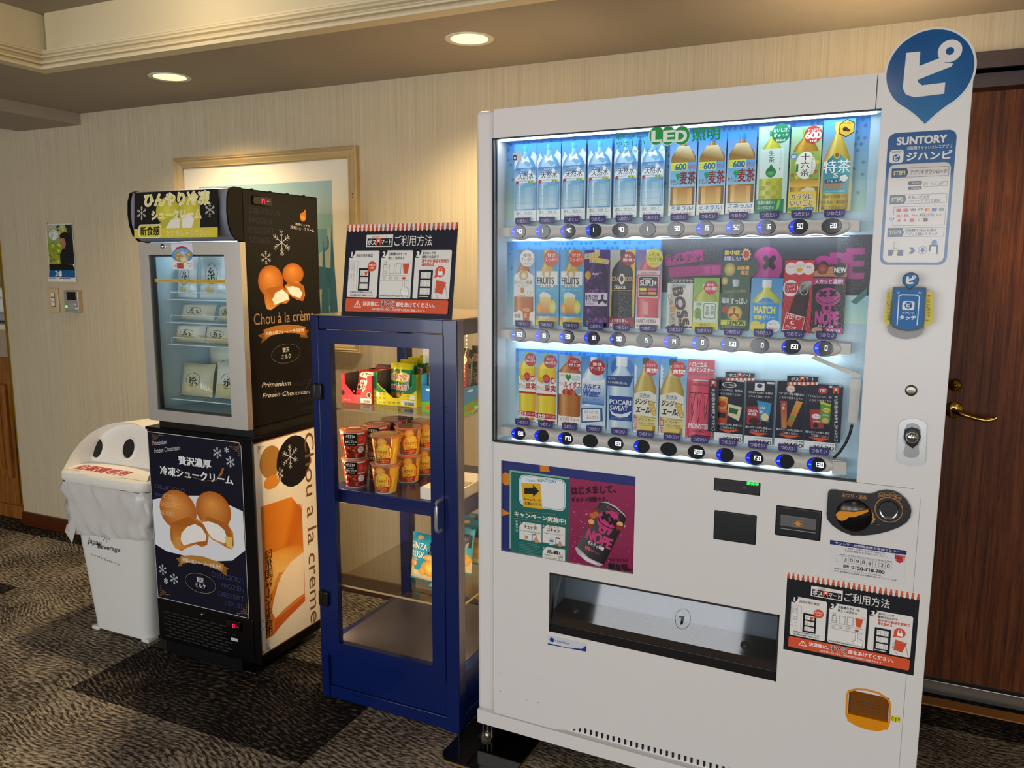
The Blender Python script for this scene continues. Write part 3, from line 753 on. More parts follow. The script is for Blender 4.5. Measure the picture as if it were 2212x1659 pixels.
# ---------------------------------------------------------------- button rails, cold tabs
BT = [
 [(1118.4, 502.6), (1796, 485.6), [('40', 1), ('1', 1), ('40', 1), ('1', 1), ('40', 0), ('1', 0), ('50', 0), ('15', 1), ('50', 1), ('16', 1), ('50', 1), ('20', 0)]],
 [(1118.4, 725.5), (1778.3, 751), [('60', .3), ('18', 1), ('80', 1), ('18', 1), ('90', .3), ('15', 0), ('14', 1), ('0', 1), ('150', .3), ('0', 0), ('150', .4), ('0', 1)]],
 [(1118, 938.3), (1763, 1004), [('190', 1), ('', 1), ('170', 1), ('', 0), ('180', 0), ('', 1), ('', 0), ('230', 0), ('', 1), ('150', 1), ('', 1), ('130', 1)]]]
RY = .026
ROWZ = []
for r_, (pa, pb, bs) in enumerate(BT):
    xa, za = V.y(*pa, RY-.006); xb, zb = V.y(*pb, RY-.006); zc = (za+zb)/2; st = (xb-xa)/11; ROWZ.append((zc, xa, st))
    top = []; bot = []
    xs0, xs1 = xa-.030, xb+.036; N = 150
    for i in range(N+1):
        x = xs0+(xs1-xs0)*i/N; c = math.cos(2*PI*(x-xa)/st); e = min(1, min(x-xs0, xs1-x)/.008)**.5
        top.append((x, zc+.0175*(.55+.45*e)+.0022*c)); bot.append((x, zc-.0195*(.55+.45*e)-.0025*c))
    b = MB(); rows = []
    for (f, yy) in ((1.0, BK), (1.0, .045), (.93, .034), (.75, .028), (.45, RY), (-.45, RY), (-.75, .028), (-.93, .034), (-1.0, .045), (-1.0, BK)):
        rows.append([(t_[0], yy, zc+((t_[1]-zc) if f > 0 else -(b_[1]-zc))*f if f > 0 else zc-(zc-b_[1])*-f) for t_, b_ in zip(top, bot)])
    b.grid(rows)
    for side in (0, -1): b.add([q[side] for q in rows], [list(range(len(rows)))])
    rl = obj('button_rail', b, 'rail_beige', vm)
    obj('rail_bracket', MB().box(WL+.002, xs0+.004, .036, BK, zc-.012, zc+.012), 'rail_beige', vm)
    obj('rail_bracket', MB().box(xs1-.004, xs1+.022, .036, BK, zc-.013, zc+.013), 'rail_beige', vm)
    obj('led_strip', MB().box(xs0, xs1, .048, .070, zc-.0224, zc-.0217), 'led_cold', vm)
    for i, (dg, lit) in enumerate(bs):
        x = xa+st*i; q = MB(); n = 28
        q.lathe([(0, 0)], n=3, cap=False) if False else None
        def elp(rx, rz, y, ox=0): return [(ox+rx*math.cos(2*PI*k/n), y, rz*math.sin(2*PI*k/n)) for k in range(n)]
        o_ = elp(.0228, .0178, RY+.002); i_ = elp(.0214, .0164, -.0025+RY); 
        q.add(o_+i_, [(k, (k+1) % n, (k+1) % n+n, k+n) for k in range(n)], 0, True)
        q.add(i_, [list(range(n))], 1)
        p = Pr(lambda a, b_: (a, b_), lambda u, v, d: (u, RY-.0026-d, v), eps=.000016); p.b = q
        if lit:
            p.mi = 2
            cr_ = []; rx, rz = .0205, .0156
            for k in range(13):
                t = PI/2+PI*k/12; cr_.append((rx*math.cos(t), rz*math.sin(t)))
            inn = []
            for k in range(13):
                t = PI/2+PI*k/12; kx = .0135 if lit == 1 else .0185
                inn.append((.0035+kx*math.cos(t)-.0035*abs(math.sin(t)), rz*math.sin(t)))
            p._put(cr_+inn, [(k, k+1, 13+k+1, 13+k) for k in range(12)], (1, 1, 1))
            p.mi = 3; p.rect((-.0185, .0012), (-.0115, -.0012), '#fff')
        if dg:
            p.mi = 4; w_ = .0072*len(dg); xc = {1: -.002, 2: .004, 3: .0055}[len(dg)]
            if dg == '0': xc = .006
            p.seg(dg, (xc-w_/2, .0068), (xc+w_/2, -.0042), '#fff')
        obj('select_button', q, ['black_plastic', 'button_lens', 'button_blue', 'button_cyan', 'digit_white'], rl, (x, 0, zc))
        # cold tab below each dummy
        tz = zc+.0175+.004; tx = x+.003
        tp = Pr(lambda a, b_: (a, b_), front(.044))
        pts = [(-.0225, .017), (-.0225, .005), (-.0215, .001), (-.018, -.001), (.018, -.001), (.0215, .001), (.0225, .005), (.0225, .017)]
        tp.mp = lambda a, b_: (a, b_)
        tp.b.add([(a, .0448, c) for a, c in pts]+[(a, .044, c) for a, c in pts], [list(range(8)), list(range(15, 7, -1))]+[(k, k+8, (k+1) % 8+8, (k+1) % 8) for k in range(8)], 0, False, [hx('#3a3070')]*10)
        tp.text('つめたい', (-.017, .0135), (.017, .0035), '#ddd6ee', .0)
        tp.obj('cold_tab', vm, loc=(tx, 0, tz))

# ================================================================ the 36 printed drink dummies standing in the window
CY = .056
PET = [(0, .24), (.075, .24), (.08, .2), (.11, .2), (.13, .3), (.2, .74), (.26, .96), (.3, 1), (.55, .97), (.6, 1), (.97, 1), (1, .9)]
TEA = [(0, .26), (.07, .26), (.075, .2), (.1, .22), (.2, .72), (.3, 1), (.34, 1), (1, 1)]
SLIM = [(0, .3), (.09, .3), (.095, .22), (.14, .25), (.3, .7), (.42, 1), (.98, 1), (1, .94)]
CAN = [(0, .78), (.02, .84), (.06, 1), (.95, 1), (.985, .88), (1, .84)]
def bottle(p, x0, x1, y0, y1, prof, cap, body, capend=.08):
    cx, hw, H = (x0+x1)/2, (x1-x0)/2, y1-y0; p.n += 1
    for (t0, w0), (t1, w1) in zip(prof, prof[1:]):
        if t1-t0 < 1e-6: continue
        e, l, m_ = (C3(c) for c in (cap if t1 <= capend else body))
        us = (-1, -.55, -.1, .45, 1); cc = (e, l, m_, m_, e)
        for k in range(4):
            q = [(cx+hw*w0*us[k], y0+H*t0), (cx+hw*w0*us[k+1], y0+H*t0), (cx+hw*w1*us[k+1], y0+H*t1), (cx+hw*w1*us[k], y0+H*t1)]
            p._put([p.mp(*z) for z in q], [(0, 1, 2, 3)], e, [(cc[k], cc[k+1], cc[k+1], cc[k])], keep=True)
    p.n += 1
def card(xl, xr, yt, yb, bg, bg2, label, group, name='drink_dummy', thick=.0012, y=CY):
    ym = (yt+yb)/2; x0 = V.y(xl, ym, y)[0]; x1 = V.y(xr, ym, y)[0]; z1 = V.y((xl+xr)/2, yt, y)[1]; z0 = V.y((xl+xr)/2, yb+4, y)[1]
    p = Pr(lambda a, b_: (x0+(x1-x0)*a-(x0+x1)/2, z1-(z1-z0)*b_-z0), lambda u, v, d: (u, -d, v), eps=.000016)
    p.back((0, 0), (1, 1), thick, bg); p.rect((0, 0), (1, 1), bg, bg2)
    p.fin = lambda: tag(p.obj(name, None, 'print_card', loc=((x0+x1)/2, y, z0)), label, 'drink dummy', group)
    return p
WATER, TOPG = 'six mineral water dummies on the top row', 'drink dummies on the top row'
MIDG, LOWG, SNK = 'drink dummies on the middle row', 'drink dummies on the bottom row', 'snack payment cards on the bottom row'
def water(xl, xr, yt, yb):
    p = card(xl, xr, yt, yb, '#2f8ad2', '#cfe4f0', 'clear mineral water bottle dummy with mountain label', WATER)
    p.poly([(0, .24), (.12, .13), (.25, .2), (.7, .18), (.85, .1), (1, .16), (1, .3), (0, .32)], '#d7ebf7')
    bottle(p, .05, .95, .02, .99, PET, ('#2e86cc', '#6bb8ee', '#3f9ade'), ('#4f94cc', '#bcdcf2', '#7ab6e0'))
    p.poly([(.3, .15), (.45, .2), (.6, .16), (.7, .24), (.5, .22), (.35, .26)], '#f4fafd'); p.poly([(.2, .28), (.4, .24), (.62, .3), (.8, .27), (.7, .34), (.3, .34)], '#b6d8ee')
    p.rect((.05, .31), (.95, .5), '#2f7fc4', '#cfe6f4'); p.poly([(.05, .44), (.3, .36), (.45, .42), (.7, .33), (.95, .42), (.95, .5), (.05, .5)], '#eef6fb')
    p.text('SUNTORY', (.3, .32), (.75, .345), '#e8f4ff'); p.text('天然水', (.17, .365), (.87, .455), '#141c3c', .012, .15)
    p.text('Natural Mineral Water', (.2, .465), (.85, .482), '#33466a'); p.ell((.06, .47), (.2, .515), '#c43a3a')
    for k in range(4): p.ell((.62+.07*k, .475), (.7+.07*k, .505), '#e3c93a' if k % 2 else '#6aa84a')
    p.rect((.08, .54), (.92, .84), '#7fbadc', '#c4e0ee'); p.rect((.2, .53), (.28, .84), '#d8ecf8'); p.rect((.5, .56), (.74, .82), '#9ccbe6', '#cfe6f2'); p.rect((.84, .54), (.9, .84), '#8fc0dc')
    for yy in (.6, .68, .76): p.rect((.08, yy), (.92, yy+.006), '#9cc8e0')
    p.rect((0, .86), (1, 1), '#f2f8fa'); p.text('清く、冷たく、', (.08, .87), (.9, .92), '#3c4c5c'); p.text('澄んでいる。', (.1, .935), (.85, .98), '#5a8cac')
    p.fin()
for q in ((1111, 1159, 311, 474), (1160, 1211, 308, 472), (1213, 1265, 304, 470), (1269, 1321, 301, 468), (1326, 1377, 298, 466), (1384, 1435, 295, 465)): water(*q)
def barley(xl, xr, yt, yb):
    p = card(xl, xr, yt, yb, '#1f7cc8', '#eef4ee', 'amber barley tea bottle dummy with green heart on a blue label', 'barley tea dummies on the top row')
    bottle(p, .06, .96, .02, .95, PET, ('#1d5fb0', '#4c9ae4', '#2a78cc'), ('#6e420a', '#dca02e', '#a86c16'))
    p.poly([(.3, .14), (.7, .14), (.92, .26), (.95, .34), (.05, .34), (.1, .26)], '#cfa860', ['#d8c8a0', '#d8c8a0', '#8a6420', '#9a742c', '#9a742c', '#8a6420'])
    p.rect((.04, .34), (.97, .64), '#4f9fdc', '#9cd0ee'); p.rr((.05, .34), (.66, .44), .002, '#dbe04c')
    p.text('600', (.22, .355), (.62, .43), '#1d6a9c', .04); p.text('すっきり', (.07, .36), (.2, .38), '#2c7c4c'); p.text('ゴクゴク', (.07, .395), (.2, .415), '#2c7c4c')
    p.text('発芽大麦', (.69, .37), (.96, .43), '#c03038', .02); p.ell((.24, .47), (.34, .52), '#1e9a4c'); p.ell((.32, .47), (.42, .52), '#1e9a4c'); p.poly([(.245, .505), (.415, .505), (.33, .56)], '#1e9a4c')
    p.text('麦茶', (.4, .455), (.97, .61), '#8a2020', .03); p.text('やさしい', (.05, .545), (.38, .61), '#6a1818', .02)
    for yy in (.66, .76, .86): p.rect((.06, yy), (.96, yy+.006), '#8a5a18')
    p.rect((.16, .66), (.3, .86), '#d89a2c', '#f2d890'); p.rect((.3, .66), (.7, .86), '#b87818', '#e8c060'); p.rect((.7, .66), (.86, .86), '#d89428', '#f0d080')
    p.rect((0, .87), (1, 1), '#f4f6f0'); p.text('ミネラル!', (.1, .88), (.92, .935), '#2b84bc', .03); p.text('カフェインゼロ!', (.08, .945), (.9, .99), '#c03a40', .02)
    p.fin()
for q in ((1446, 1504, 291, 462), (1507, 1567, 289, 460), (1570, 1632, 284, 457)): barley(*q)
# green tea
p = card(1636, 1702, 272, 456, '#a9d6d0', '#cfe6d2', 'pale green tea bottle dummy with a green drop on its label', TOPG)
bottle(p, .08, .84, .05, .99, TEA, ('#0f6a40', '#3aa872', '#1a8454'), ('#9aa420', '#e2e46a', '#c4c838'))
p.rect((.08, .26), (.86, .6), '#cfe9e4', '#e2f2ea'); p.text('生', (.36, .28), (.54, .34), '#1d4034', .01); p.text('茶', (.36, .35), (.55, .42), '#1d4034', .01)
p.ell((.28, .47), (.62, .59), '#1d7a3c', '#6ac47a'); p.poly([(.3, .52), (.6, .52), (.45, .43)], '#1d7a3c'); p.vtext('NAMACHA', (.72, .28), (.78, .45), '#9cc4b4'); p.rect((.72, .48), (.75, .505), '#b03030')
for j in range(4):
    for i in range(4):
        if (i+j) % 2: p.rect((.12+.18*i, .63+.055*j), (.3+.18*i, .68+.055*j), '#a8b02c')
p.rect((0, .84), (.92, 1), '#1d8458'); p.text('茶葉の味わい', (.06, .855), (.62, .9), '#eaf6ee', .01); p.text('ふって広がる', (.06, .915), (.6, .955), '#eaf6ee', .01); p.poly([(.72, .86), (.82, .84), (.76, .95), (.66, .97)], '#8ad060')
p.ell((.42, -.02), (1.02, .2), '#0f7a54'); p.text('おいしさ、', (.48, .03), (.97, .075), '#fff', .02); p.text('ぎゅっと', (.5, .09), (.95, .13), '#fff', .02); p.text('555ml', (.57, .155), (.86, .18), '#fff', .02); p.fin()
# sixteen-grain tea
p = card(1706, 1772, 273, 455, '#8cc4a0', '#f0d060', 'golden blended tea bottle dummy with round flowered label and red badge', TOPG)
bottle(p, .04, .96, .03, .99, TEA, ('#4f9a2c', '#98d460', '#6cb43c'), ('#8c6410', '#e0b848', '#b88a20'))
p.rect((.03, .29), (.97, .61), '#9cbc50', '#86ac44'); p.ell((.18, .29), (.84, .61), '#f2f4e8'); p.vtext('十六茶', (.36, .31), (.64, .585), '#1c1a14', .02); p.rect((.2, .43), (.28, .52), '#2f7a3c'); p.vtext('カラダにいいこと', (.7, .31), (.77, .55), '#3c3c30')
p.rr((.02, .31), (.22, .37), .003, '#4a86c4'); p.text('600', (.05, .325), (.19, .36), '#fff', .02)
for k, (x, y) in enumerate(((.1, .56), (.25, .585), (.7, .58), (.85, .53), (.9, .42))): p.ell((x-.06, y-.025), (x+.06, y+.02), ('#c8582c', '#e8c83a', '#7a9a30')[k % 3])
p.rect((.04, .62), (.96, .7), '#c89420', '#e8c050'); p.poly([(.4, .74), (.6, .7), (.85, .72), (.9, .8), (.4, .8)], '#e8dcb0')
p.rect((0, .755), (.92, 1), '#f2cc20', '#f8e060'); p.text('カラダに', (.08, .775), (.82, .85), '#3a1c08', .02, out='#fff8e0', ob=.07); p.text('いいこと', (.08, .855), (.82, .92), '#3a1c08', .02, out='#fff8e0', ob=.07)
p.rr((.02, .935), (.48, .985), .004, '#5a9c38'); p.text('カフェインゼロ', (.05, .945), (.45, .975), '#fff'); p.rr((.52, .935), (.86, .985), .004, '#3a86c4'); p.text('ミネラル', (.56, .945), (.82, .975), '#fff')
p.ell((.42, .0), (1.0, .2), '#b8302c'); p.text('たっぷり!', (.55, .03), (.9, .065), '#fff', .02); p.text('600', (.47, .07), (.96, .145), '#fff', .04); p.text('ml', (.62, .15), (.82, .185), '#fff', .03); p.fin()
# jasmine health tea
p = card(1775, 1843, 258, 452, '#3f9ccc', '#d8c880', 'clear golden tea bottle dummy with pointed teal label and gold hexagon', TOPG)
bottle(p, .06, .9, .03, .99, SLIM, ('#d8dcd8', '#fff', '#e8ecea'), ('#a88a1c', '#ecd878', '#ccb040'))
p.poly([(.08, .47), (.24, .42), (.47, .34), (.72, .42), (.9, .47), (.88, .8), (.08, .8)], '#2a8ea4', ['#1f7c94']*3+['#4fb0bc']*4)
p.ell((.37, .345), (.58, .425), '#d8b040'); p.ell((.41, .36), (.54, .41), '#8a6414'); p.text('特茶', (.06, .44), (.92, .58), '#fff', .02); p.text('S', (.4, .58), (.54, .63), '#f4f8d0', .02)
p.rr((.12, .645), (.8, .69), .003, '#1d5c78'); p.text('ジャスミン', (.2, .65), (.76, .685), '#fff', .01); p.text('PREMIUM', (.14, .7), (.82, .75), '#d87a28', .03); p.text('ケルセチン配糖体', (.16, .77), (.8, .79), '#e8f4f4')
for k in range(5): p.ell((.66+.07*math.cos(k*1.26), .625+.022*math.sin(k*1.26)), (.8+.07*math.cos(k*1.26), .655+.022*math.sin(k*1.26)), '#f8fcf4')
p.text('脂肪を代謝する', (.1, .815), (.86, .855), '#6a5a1c', .01); p.text('力を高め、体脂肪を', (.02, .88), (.92, .92), '#6a5a1c', .01); p.text('減らすのを助ける', (.06, .94), (.9, .98), '#6a5a1c', .01)
p.poly([(.5, .055), (.73, .0), (.97, .045), (.96, .15), (.72, .2), (.49, .155)], '#241c08'); p.poly([(.52, .06), (.73, .012), (.95, .052), (.94, .145), (.72, .188), (.51, .148)], '#c8a030'); p.poly([(.6, .1), (.68, .08), (.84, .12), (.84, .14), (.62, .13)], '#2c2208'); p.text('いつもの靴まで', (.56, .035), (.92, .06), '#3a2c08'); p.fin()

# --- middle row
def roundel(p, a, b_, col, l1, l2, tc='#fff', l3=None):
    p.ell(a, b_, col); w = b_[0]-a[0]; h = b_[1]-a[1]
    p.text(l1, (a[0]+w*.22, a[1]+h*.2), (b_[0]-w*.22, a[1]+h*.42), tc, .02); p.text(l2, (a[0]+w*.08, a[1]+h*.46), (b_[0]-w*.06, a[1]+h*.7), tc, .02)
    if l3: p.text(l3, (a[0]+w*.25, a[1]+h*.78), (b_[0]-w*.25, a[1]+h*.88), tc)
p = card(1109, 1156, 540, 698, '#5f9fd8', '#d6e8ec', 'unsweetened iced tea bottle dummy with white round badge and iced glass', MIDG)
bottle(p, .04, .92, .0, .99, SLIM, ('#e0e0dc', '#fff', '#f0f0ec'), ('#a4501c', '#e8a464', '#c87838'))
p.poly([(.04, .34), (.3, .28), (.65, .28), (.92, .34), (.92, .62), (.04, .62)], '#f2eee6'); p.ell((.26, .27), (.68, .4), '#d8b46a'); p.ell((.36, .3), (.6, .38), '#f2e4c4'); p.text('おいしい無糖', (.06, .4), (.86, .455), '#8a5a30', .01); p.text('アイスティー', (.16, .465), (.7, .49), '#6a4a30'); p.rect((.34, .5), (.5, .57), '#d88a3a'); p.ring((.64, .54), (.82, .6), .0007, '#8a7a60'); p.text('午後の紅茶', (.22, .59), (.56, .615), '#6a4a30')
p.poly([(0, .84), (.3, .8), (.6, .86), (1, .8), (1, 1), (0, 1)], '#f4f2ea'); p.text('無糖', (.05, .85), (.34, .91), '#8a4a20', .01); p.text('アイスティー', (.05, .93), (.6, .98), '#8a4a20', .01)
p.poly([(.42, .79), (.78, .79), (.72, .97), (.48, .97)], '#d06a24'); p.ell((.42, .77), (.78, .82), '#f0a860'); p.rect((.5, .84), (.62, .9), '#f0b070'); roundel(p, (.3, .0), (.96, .22), '#f6f4ee', '後味', 'すっきり!', '#a05a24', '555ml'); p.fin()
for (xl, xr, n_) in ((1157.5, 1207.5, 699), (1210, 1261, 700)):
    p = card(xl, xr, 540, n_, '#5fa8d8', '#6fb4d4', 'fruit iced tea bottle dummy with orange badge and sliced fruit glass', 'fruit iced tea dummies on the middle row')
    bottle(p, .03, .93, .0, .99, SLIM, ('#e4d8a0', '#f6eebc', '#ece0ac'), ('#c89c3a', '#f0d890', '#dcb85c'))
    p.poly([(.03, .28), (.93, .28), (.93, .48), (.8, .5), (.62, .56), (.3, .56), (.14, .5), (.03, .46)], '#f4f2ea'); p.ell((.27, .25), (.65, .37), '#d8b878'); p.ell((.36, .28), (.56, .36), '#f4ead2')
    p.text('FRUITS', (.07, .36), (.78, .45), '#3c3c44', .03); p.text('ICE TEA', (.14, .465), (.66, .495), '#4a4a54', .02); p.rect((.03, .49), (.93, .88), '#5fb4d8', '#4a9ccc'); p.rect((.03, .46), (.2, .6), '#5fb4d8'); p.rect((.76, .46), (.93, .6), '#5fb4d8'); p.text('オレンジ＆グレープフルーツ', (.08, .515), (.86, .535), '#f4f8fa')
    p.poly([(.16, .59), (.66, .59), (.62, .84), (.22, .84)], '#e8c84a', ['#f4e88a', '#f4e88a', '#e08a2c', '#e08a2c']); p.poly([(.2, .57), (.34, .55), (.6, .58), (.64, .62), (.18, .62)], '#e8f2f4')
    p.ell((.04, .7), (.28, .84), '#e8963a', '#f8c878'); p.ell((.58, .66), (.88, .84), '#d8d050', '#f0ec98'); p.text('午後の紅茶', (.16, .875), (.6, .91), '#f8fbff', .01); p.rect((0, .93), (.9, 1), '#e4d048'); p.text('果汁8% 果汁7%', (.08, .95), (.8, .985), '#6a6a30')
    roundel(p, (.34, .0), (.98, .22), '#e0603c', '甘さ', 'スッキリ!', '#fff'); p.fin()
p = card(1262, 1316, 540, 703, '#5a3478', '#3a2050', 'dark purple grape soda bottle dummy covered in grapes', MIDG)
bottle(p, .06, .94, .0, 1, PET, ('#c8a8d0', '#f0e0f4', '#d8c0e0'), ('#2a1638', '#6a4684', '#452a5c'))
rg = random.Random(5)
for k in range(30):
    x, y = rg.uniform(.14, .86), rg.uniform(.26, .98); s_ = rg.uniform(.1, .17); p.ell((x-s_, y-s_*.36), (x+s_, y+s_*.36), '#2c1440', rg.choice(('#7a4a94', '#a05cae', '#5c3678')), off=(-.3, .4))
p.poly([(.0, .05), (.55, .02), (.55, .1), (1, .13), (.95, .18), (.2, .16), (.2, .11), (0, .12)], '#e8c840'); p.text('濃くて、', (.06, .045), (.5, .105), '#4a2460', .02, out='#fff'); p.text('おいしい。', (.24, .115), (.95, .165), '#4a2460', .02, out='#fff')
p.ell((.03, .27), (.26, .38), '#d8a830'); p.text('Asahi', (.32, .29), (.56, .32), '#fff', .02); p.rect((.05, .55), (.94, .72), '#e4d8ec'); p.text('特濃', (.06, .575), (.56, .665), '#2a1a38', .02)
for a in range(3):
    t = PI/2+a*2*PI/3; q = (.74+.2*math.cos(t), .64-.07*math.sin(t)); p.poly([(.74-.03*math.sin(t), .64-.012*math.cos(t)), (q[0]-.06*math.sin(t), q[1]-.03*math.cos(t)), (q[0]+.06*math.sin(t), q[1]+.03*math.cos(t)), (.74+.03*math.sin(t), .64+.012*math.cos(t))], '#2a2030')
p.text('GRAPE SQUASH', (.08, .68), (.4, .71), '#4a3060'); p.text('果汁10%', (.14, .945), (.66, .98), '#e8dcf0'); p.fin()
p = card(1317, 1371, 540, 704, '#c8c8c4', '#b89a20', 'black coffee bottle dummy with cream lettering and red round badge', MIDG)
p.poly([(.8, 0), (1, 0), (1, .85), (.86, .6), (.84, .3)], '#e8c430'); bottle(p, .08, .92, .0, 1, PET, ('#1a1a1a', '#4a4a4a', '#2c2c2c'), ('#0c0c0c', '#4c4a48', '#242322'))
p.text('CRAFT BOSS', (.08, .34), (.9, .4), '#d8b888', .02); p.ell((.36, .3), (.6, .44), '#e8dccc'); p.ell((.42, .33), (.54, .41), '#3a2a20'); p.text('Black', (.2, .445), (.66, .5), '#f0e8dc', .02, .2); p.rect((.1, .515), (.9, .523), '#c08a40')
p.ell((.22, .72), (.62, .8), '#3a3836'); p.rect((0, .86), (1, 1), '#7a2430', '#c83848'); p.text('より香り高く、', (.1, .885), (.76, .93), '#fff', .01); p.text('澄みわたるコク', (.02, .945), (.94, .99), '#fff', .02); roundel(p, (.46, .02), (1.0, .2), '#a8242c', '更に', '進化!', '#fff'); p.fin()
p = card(1374, 1429, 540, 706, '#7a6aa8', '#e8c8d0', 'red amino drink bottle dummy with dark framed label and yellow badge', MIDG)
bottle(p, .06, .9, .0, 1, TEA, ('#d8d8d8', '#fff', '#e8e8e8'), ('#b83440', '#f08a90', '#dc5a64'))
p.rect((.05, .26), (.92, .32), '#d8d4d0'); p.text('FANCL×KIRIN', (.18, .275), (.78, .305), '#4a3040', .01); p.rr((.04, .31), (.94, .62), .004, '#e8505c'); p.rr((.09, .325), (.88, .6), .004, '#f0e8d8'); p.rr((.11, .335), (.86, .59), .004, '#3a2a38')
p.text('amino', (.26, .345), (.62, .375), '#f0e8d8'); p.text('SUPLI+', (.16, .38), (.8, .45), '#f4f0e8', .03); p.rr((.14, .48), (.42, .515), .003, '#e8e050'); p.rr((.46, .48), (.8, .515), .003, '#e05a80'); p.rr((.14, .53), (.42, .56), .003, '#e06a50'); p.rr((.46, .53), (.8, .56), .003, '#f0a050')
p.rect((.0, .86), (.98, 1), '#f0e8e4'); p.text('FANCL×KIRIN', (.05, .88), (.8, .93), '#7a2440', .02); p.text('体に栄養チャージ', (.04, .945), (.9, .985), '#b83454', .01); p.rect((.3, .66), (.5, .82), '#f4a8a8'); roundel(p, (.36, -.02), (1.02, .22), '#e4dc50', 'レモン&', 'アセロラ味', '#6a4a20', '(無果汁)'); p.fin()
p = card(1441, 1496, 600, 707, '#d8dcd0', '#e8e4d8', 'tilted milk coffee can dummy with brown lettering running down it', MIDG)
p.rect((.0, .0), (1, .1), '#2c3a30'); p.text('コクまろやか', (.15, .025), (.98, .085), '#f0f0e4', .02)
p.poly([(.16, .12), (.9, .16), (.86, .96), (.08, .96)], '#e8e4d4', ['#c8c4b4', '#f4f0e4', '#d8d0bc', '#b8b0a0']); p.poly([(.2, .12), (.72, .13), (.72, .2), (.18, .19)], '#a8acb0')
p.text('BOSS', (-.2, .47), (1.3, .65), '#4a2a20', .05, rot=-PI/2+.22, cc=True)
p.text('Café au Lait', (-.35, .56), (.75, .63), '#7a4a24', .01, rot=-PI/2+.2, cc=True); p.ell((.16, .54), (.36, .66), '#d89a3c')
rg = random.Random(3)
for k in range(14):
    x = rg.uniform(0, .95); y = rg.uniform(.92, 1.0); p.ell((x-.06, y-.025), (x+.06, y+.02), '#3a1c10', '#7a4424')
p.fin()
p = card(1497, 1553, 600, 708, '#7ab848', '#d8dc70', 'short green tea bottle dummy with pale crest label and red badge', MIDG)
bottle(p, .04, .94, .12, 1, TEA, ('#d8e8d8', '#fff', '#e4f0e4'), ('#8a9c20', '#dce070', '#b4c040'))
p.rect((.03, .46), (.95, .88), '#dcecd4'); p.vtext('伊右衛門', (.12, .48), (.32, .83), '#2c3a1c', .01); p.ell((.04, .58), (.34, .8), '#9cc858'); p.vtext('伊右衛門', (.12, .48), (.32, .83), '#2c3a1c', .01); p.rr((.42, .49), (.88, .78), .003, '#2c4434'); p.rr((.44, .5), (.86, .77), .003, '#e8f0dc'); p.vtext('京都', (.68, .54), (.82, .72), '#2c4434', .01); p.vtext('福寿園', (.5, .54), (.62, .72), '#2c4434', .01)
p.rect((0, .86), (.95, 1), '#e0d83c'); p.text('一番茶の', (.14, .88), (.7, .93), '#4a5a1c', .02); p.text('抹茶', (.2, .945), (.56, .985), '#4a5a1c', .02); roundel(p, (.4, .05), (.94, .32), '#cc3038', '味わう、', '京都', '#fff'); p.fin()
p = card(1559, 1620, 535, 710, '#2f5c3c', '#1f4028', 'tall dark green lemon soda can dummy with blue heat warning strip', MIDG)
for (x, y, s_) in ((.26, .26, .2), (.1, .4, .12)): p.ell((x-s_, y-s_*.4), (x+s_, y+s_*.4), '#a89030', '#e8d880')
p.ell((.5, .1), (1.25, .36), '#23482e'); p.text('自販機', (.54, .215), (.94, .265), '#f4b850', .03, out='#7a2c10'); p.text('限定', (.66, .275), (.94, .325), '#f4b850', .03, out='#7a2c10')
bottle(p, .08, .92, .38, 1, SLIM, ('#8a9494', '#e8f0f0', '#b8c4c4'), ('#16301c', '#3a7048', '#22502e'), .14)
p.text('三ツ矢ブランド史上', (.06, .505), (.86, .545), '#d8c870', .01, rot=.08); p.text('最高', (.03, .6), (.3, .67), '#f4f4ec', .02); p.text('すっぱい', (.34, .6), (.92, .68), '#f4f4ec', .02); p.ell((.24, .7), (.76, .88), '#c8a020', '#f0e070')
for a in range(3):
    t = PI/2+a*2*PI/3; q = (.48+.2*math.cos(t), .79-.07*math.sin(t)); p.poly([(.48-.02*math.sin(t), .79-.008*math.cos(t)), (q[0]-.05*math.sin(t), q[1]-.025*math.cos(t)), (q[0]+.05*math.sin(t), q[1]+.025*math.cos(t)), (.48+.02*math.sin(t), .79+.008*math.cos(t))], '#b03020')
p.ell((.04, .7), (.28, .79), '#b8302c'); p.rect((.02, .875), (.9, .94), '#d8dc50'); p.text('LEMON', (.26, .882), (.86, .935), '#22301c', .05); p.text('果汁炭酸飲料 1日分のビタミンC', (.06, .95), (.84, .975), '#d8dca0')
p.rect((0, 0), (1.0, .17), '#2c3a70'); p.text('熱中症', (.06, .03), (.6, .09), '#f4e040', .03); p.text('対策にも!', (.04, .1), (.62, .155), '#f4f4f4', .02); p.burst((.64, .0), (1.0, .16), 10, '#e8d050', .7); p.ell((.72, .035), (.92, .125), '#d83038'); p.fin()
p = card(1621, 1690, 601, 713, '#4f98d8', '#7cc4e4', 'short jelly drink bottle dummy with yellow and blue wavy label', MIDG)
bottle(p, .08, .9, .03, 1, [(0, .36), (.14, .36), (.15, .3), (.2, .32), (.3, .75), (.38, 1), (1, 1)], ('#d8dcdc', '#fff', '#e8ecec'), ('#a8b430', '#f0f094', '#d4d858'), .16)
p.ell((.12, .36), (.88, .98), '#3a98dc'); p.rect((.08, .46), (.9, .9), '#3f9ce0'); p.text('しょんシュワシュワー', (.2, .43), (.74, .48), '#f4e860'); p.text('MATCH', (.12, .53), (.78, .65), '#f4ec4c', .05, out='#e8f4ff'); p.text('炭酸ゼリー', (.12, .69), (.78, .77), '#f0e850', .04); p.ell((.02, .79), (.36, 1.0), '#e8d830'); p.ell((.54, .77), (.96, 1.0), '#f4f8fa'); p.text('ふって', (.62, .82), (.84, .86), '#d83848', .02); p.text('新食感!', (.6, .91), (.9, .95), '#d83848', .02); p.poly([(.36, .86), (.5, .82), (.46, 1), (.3, 1)], '#e8d838'); p.fin()
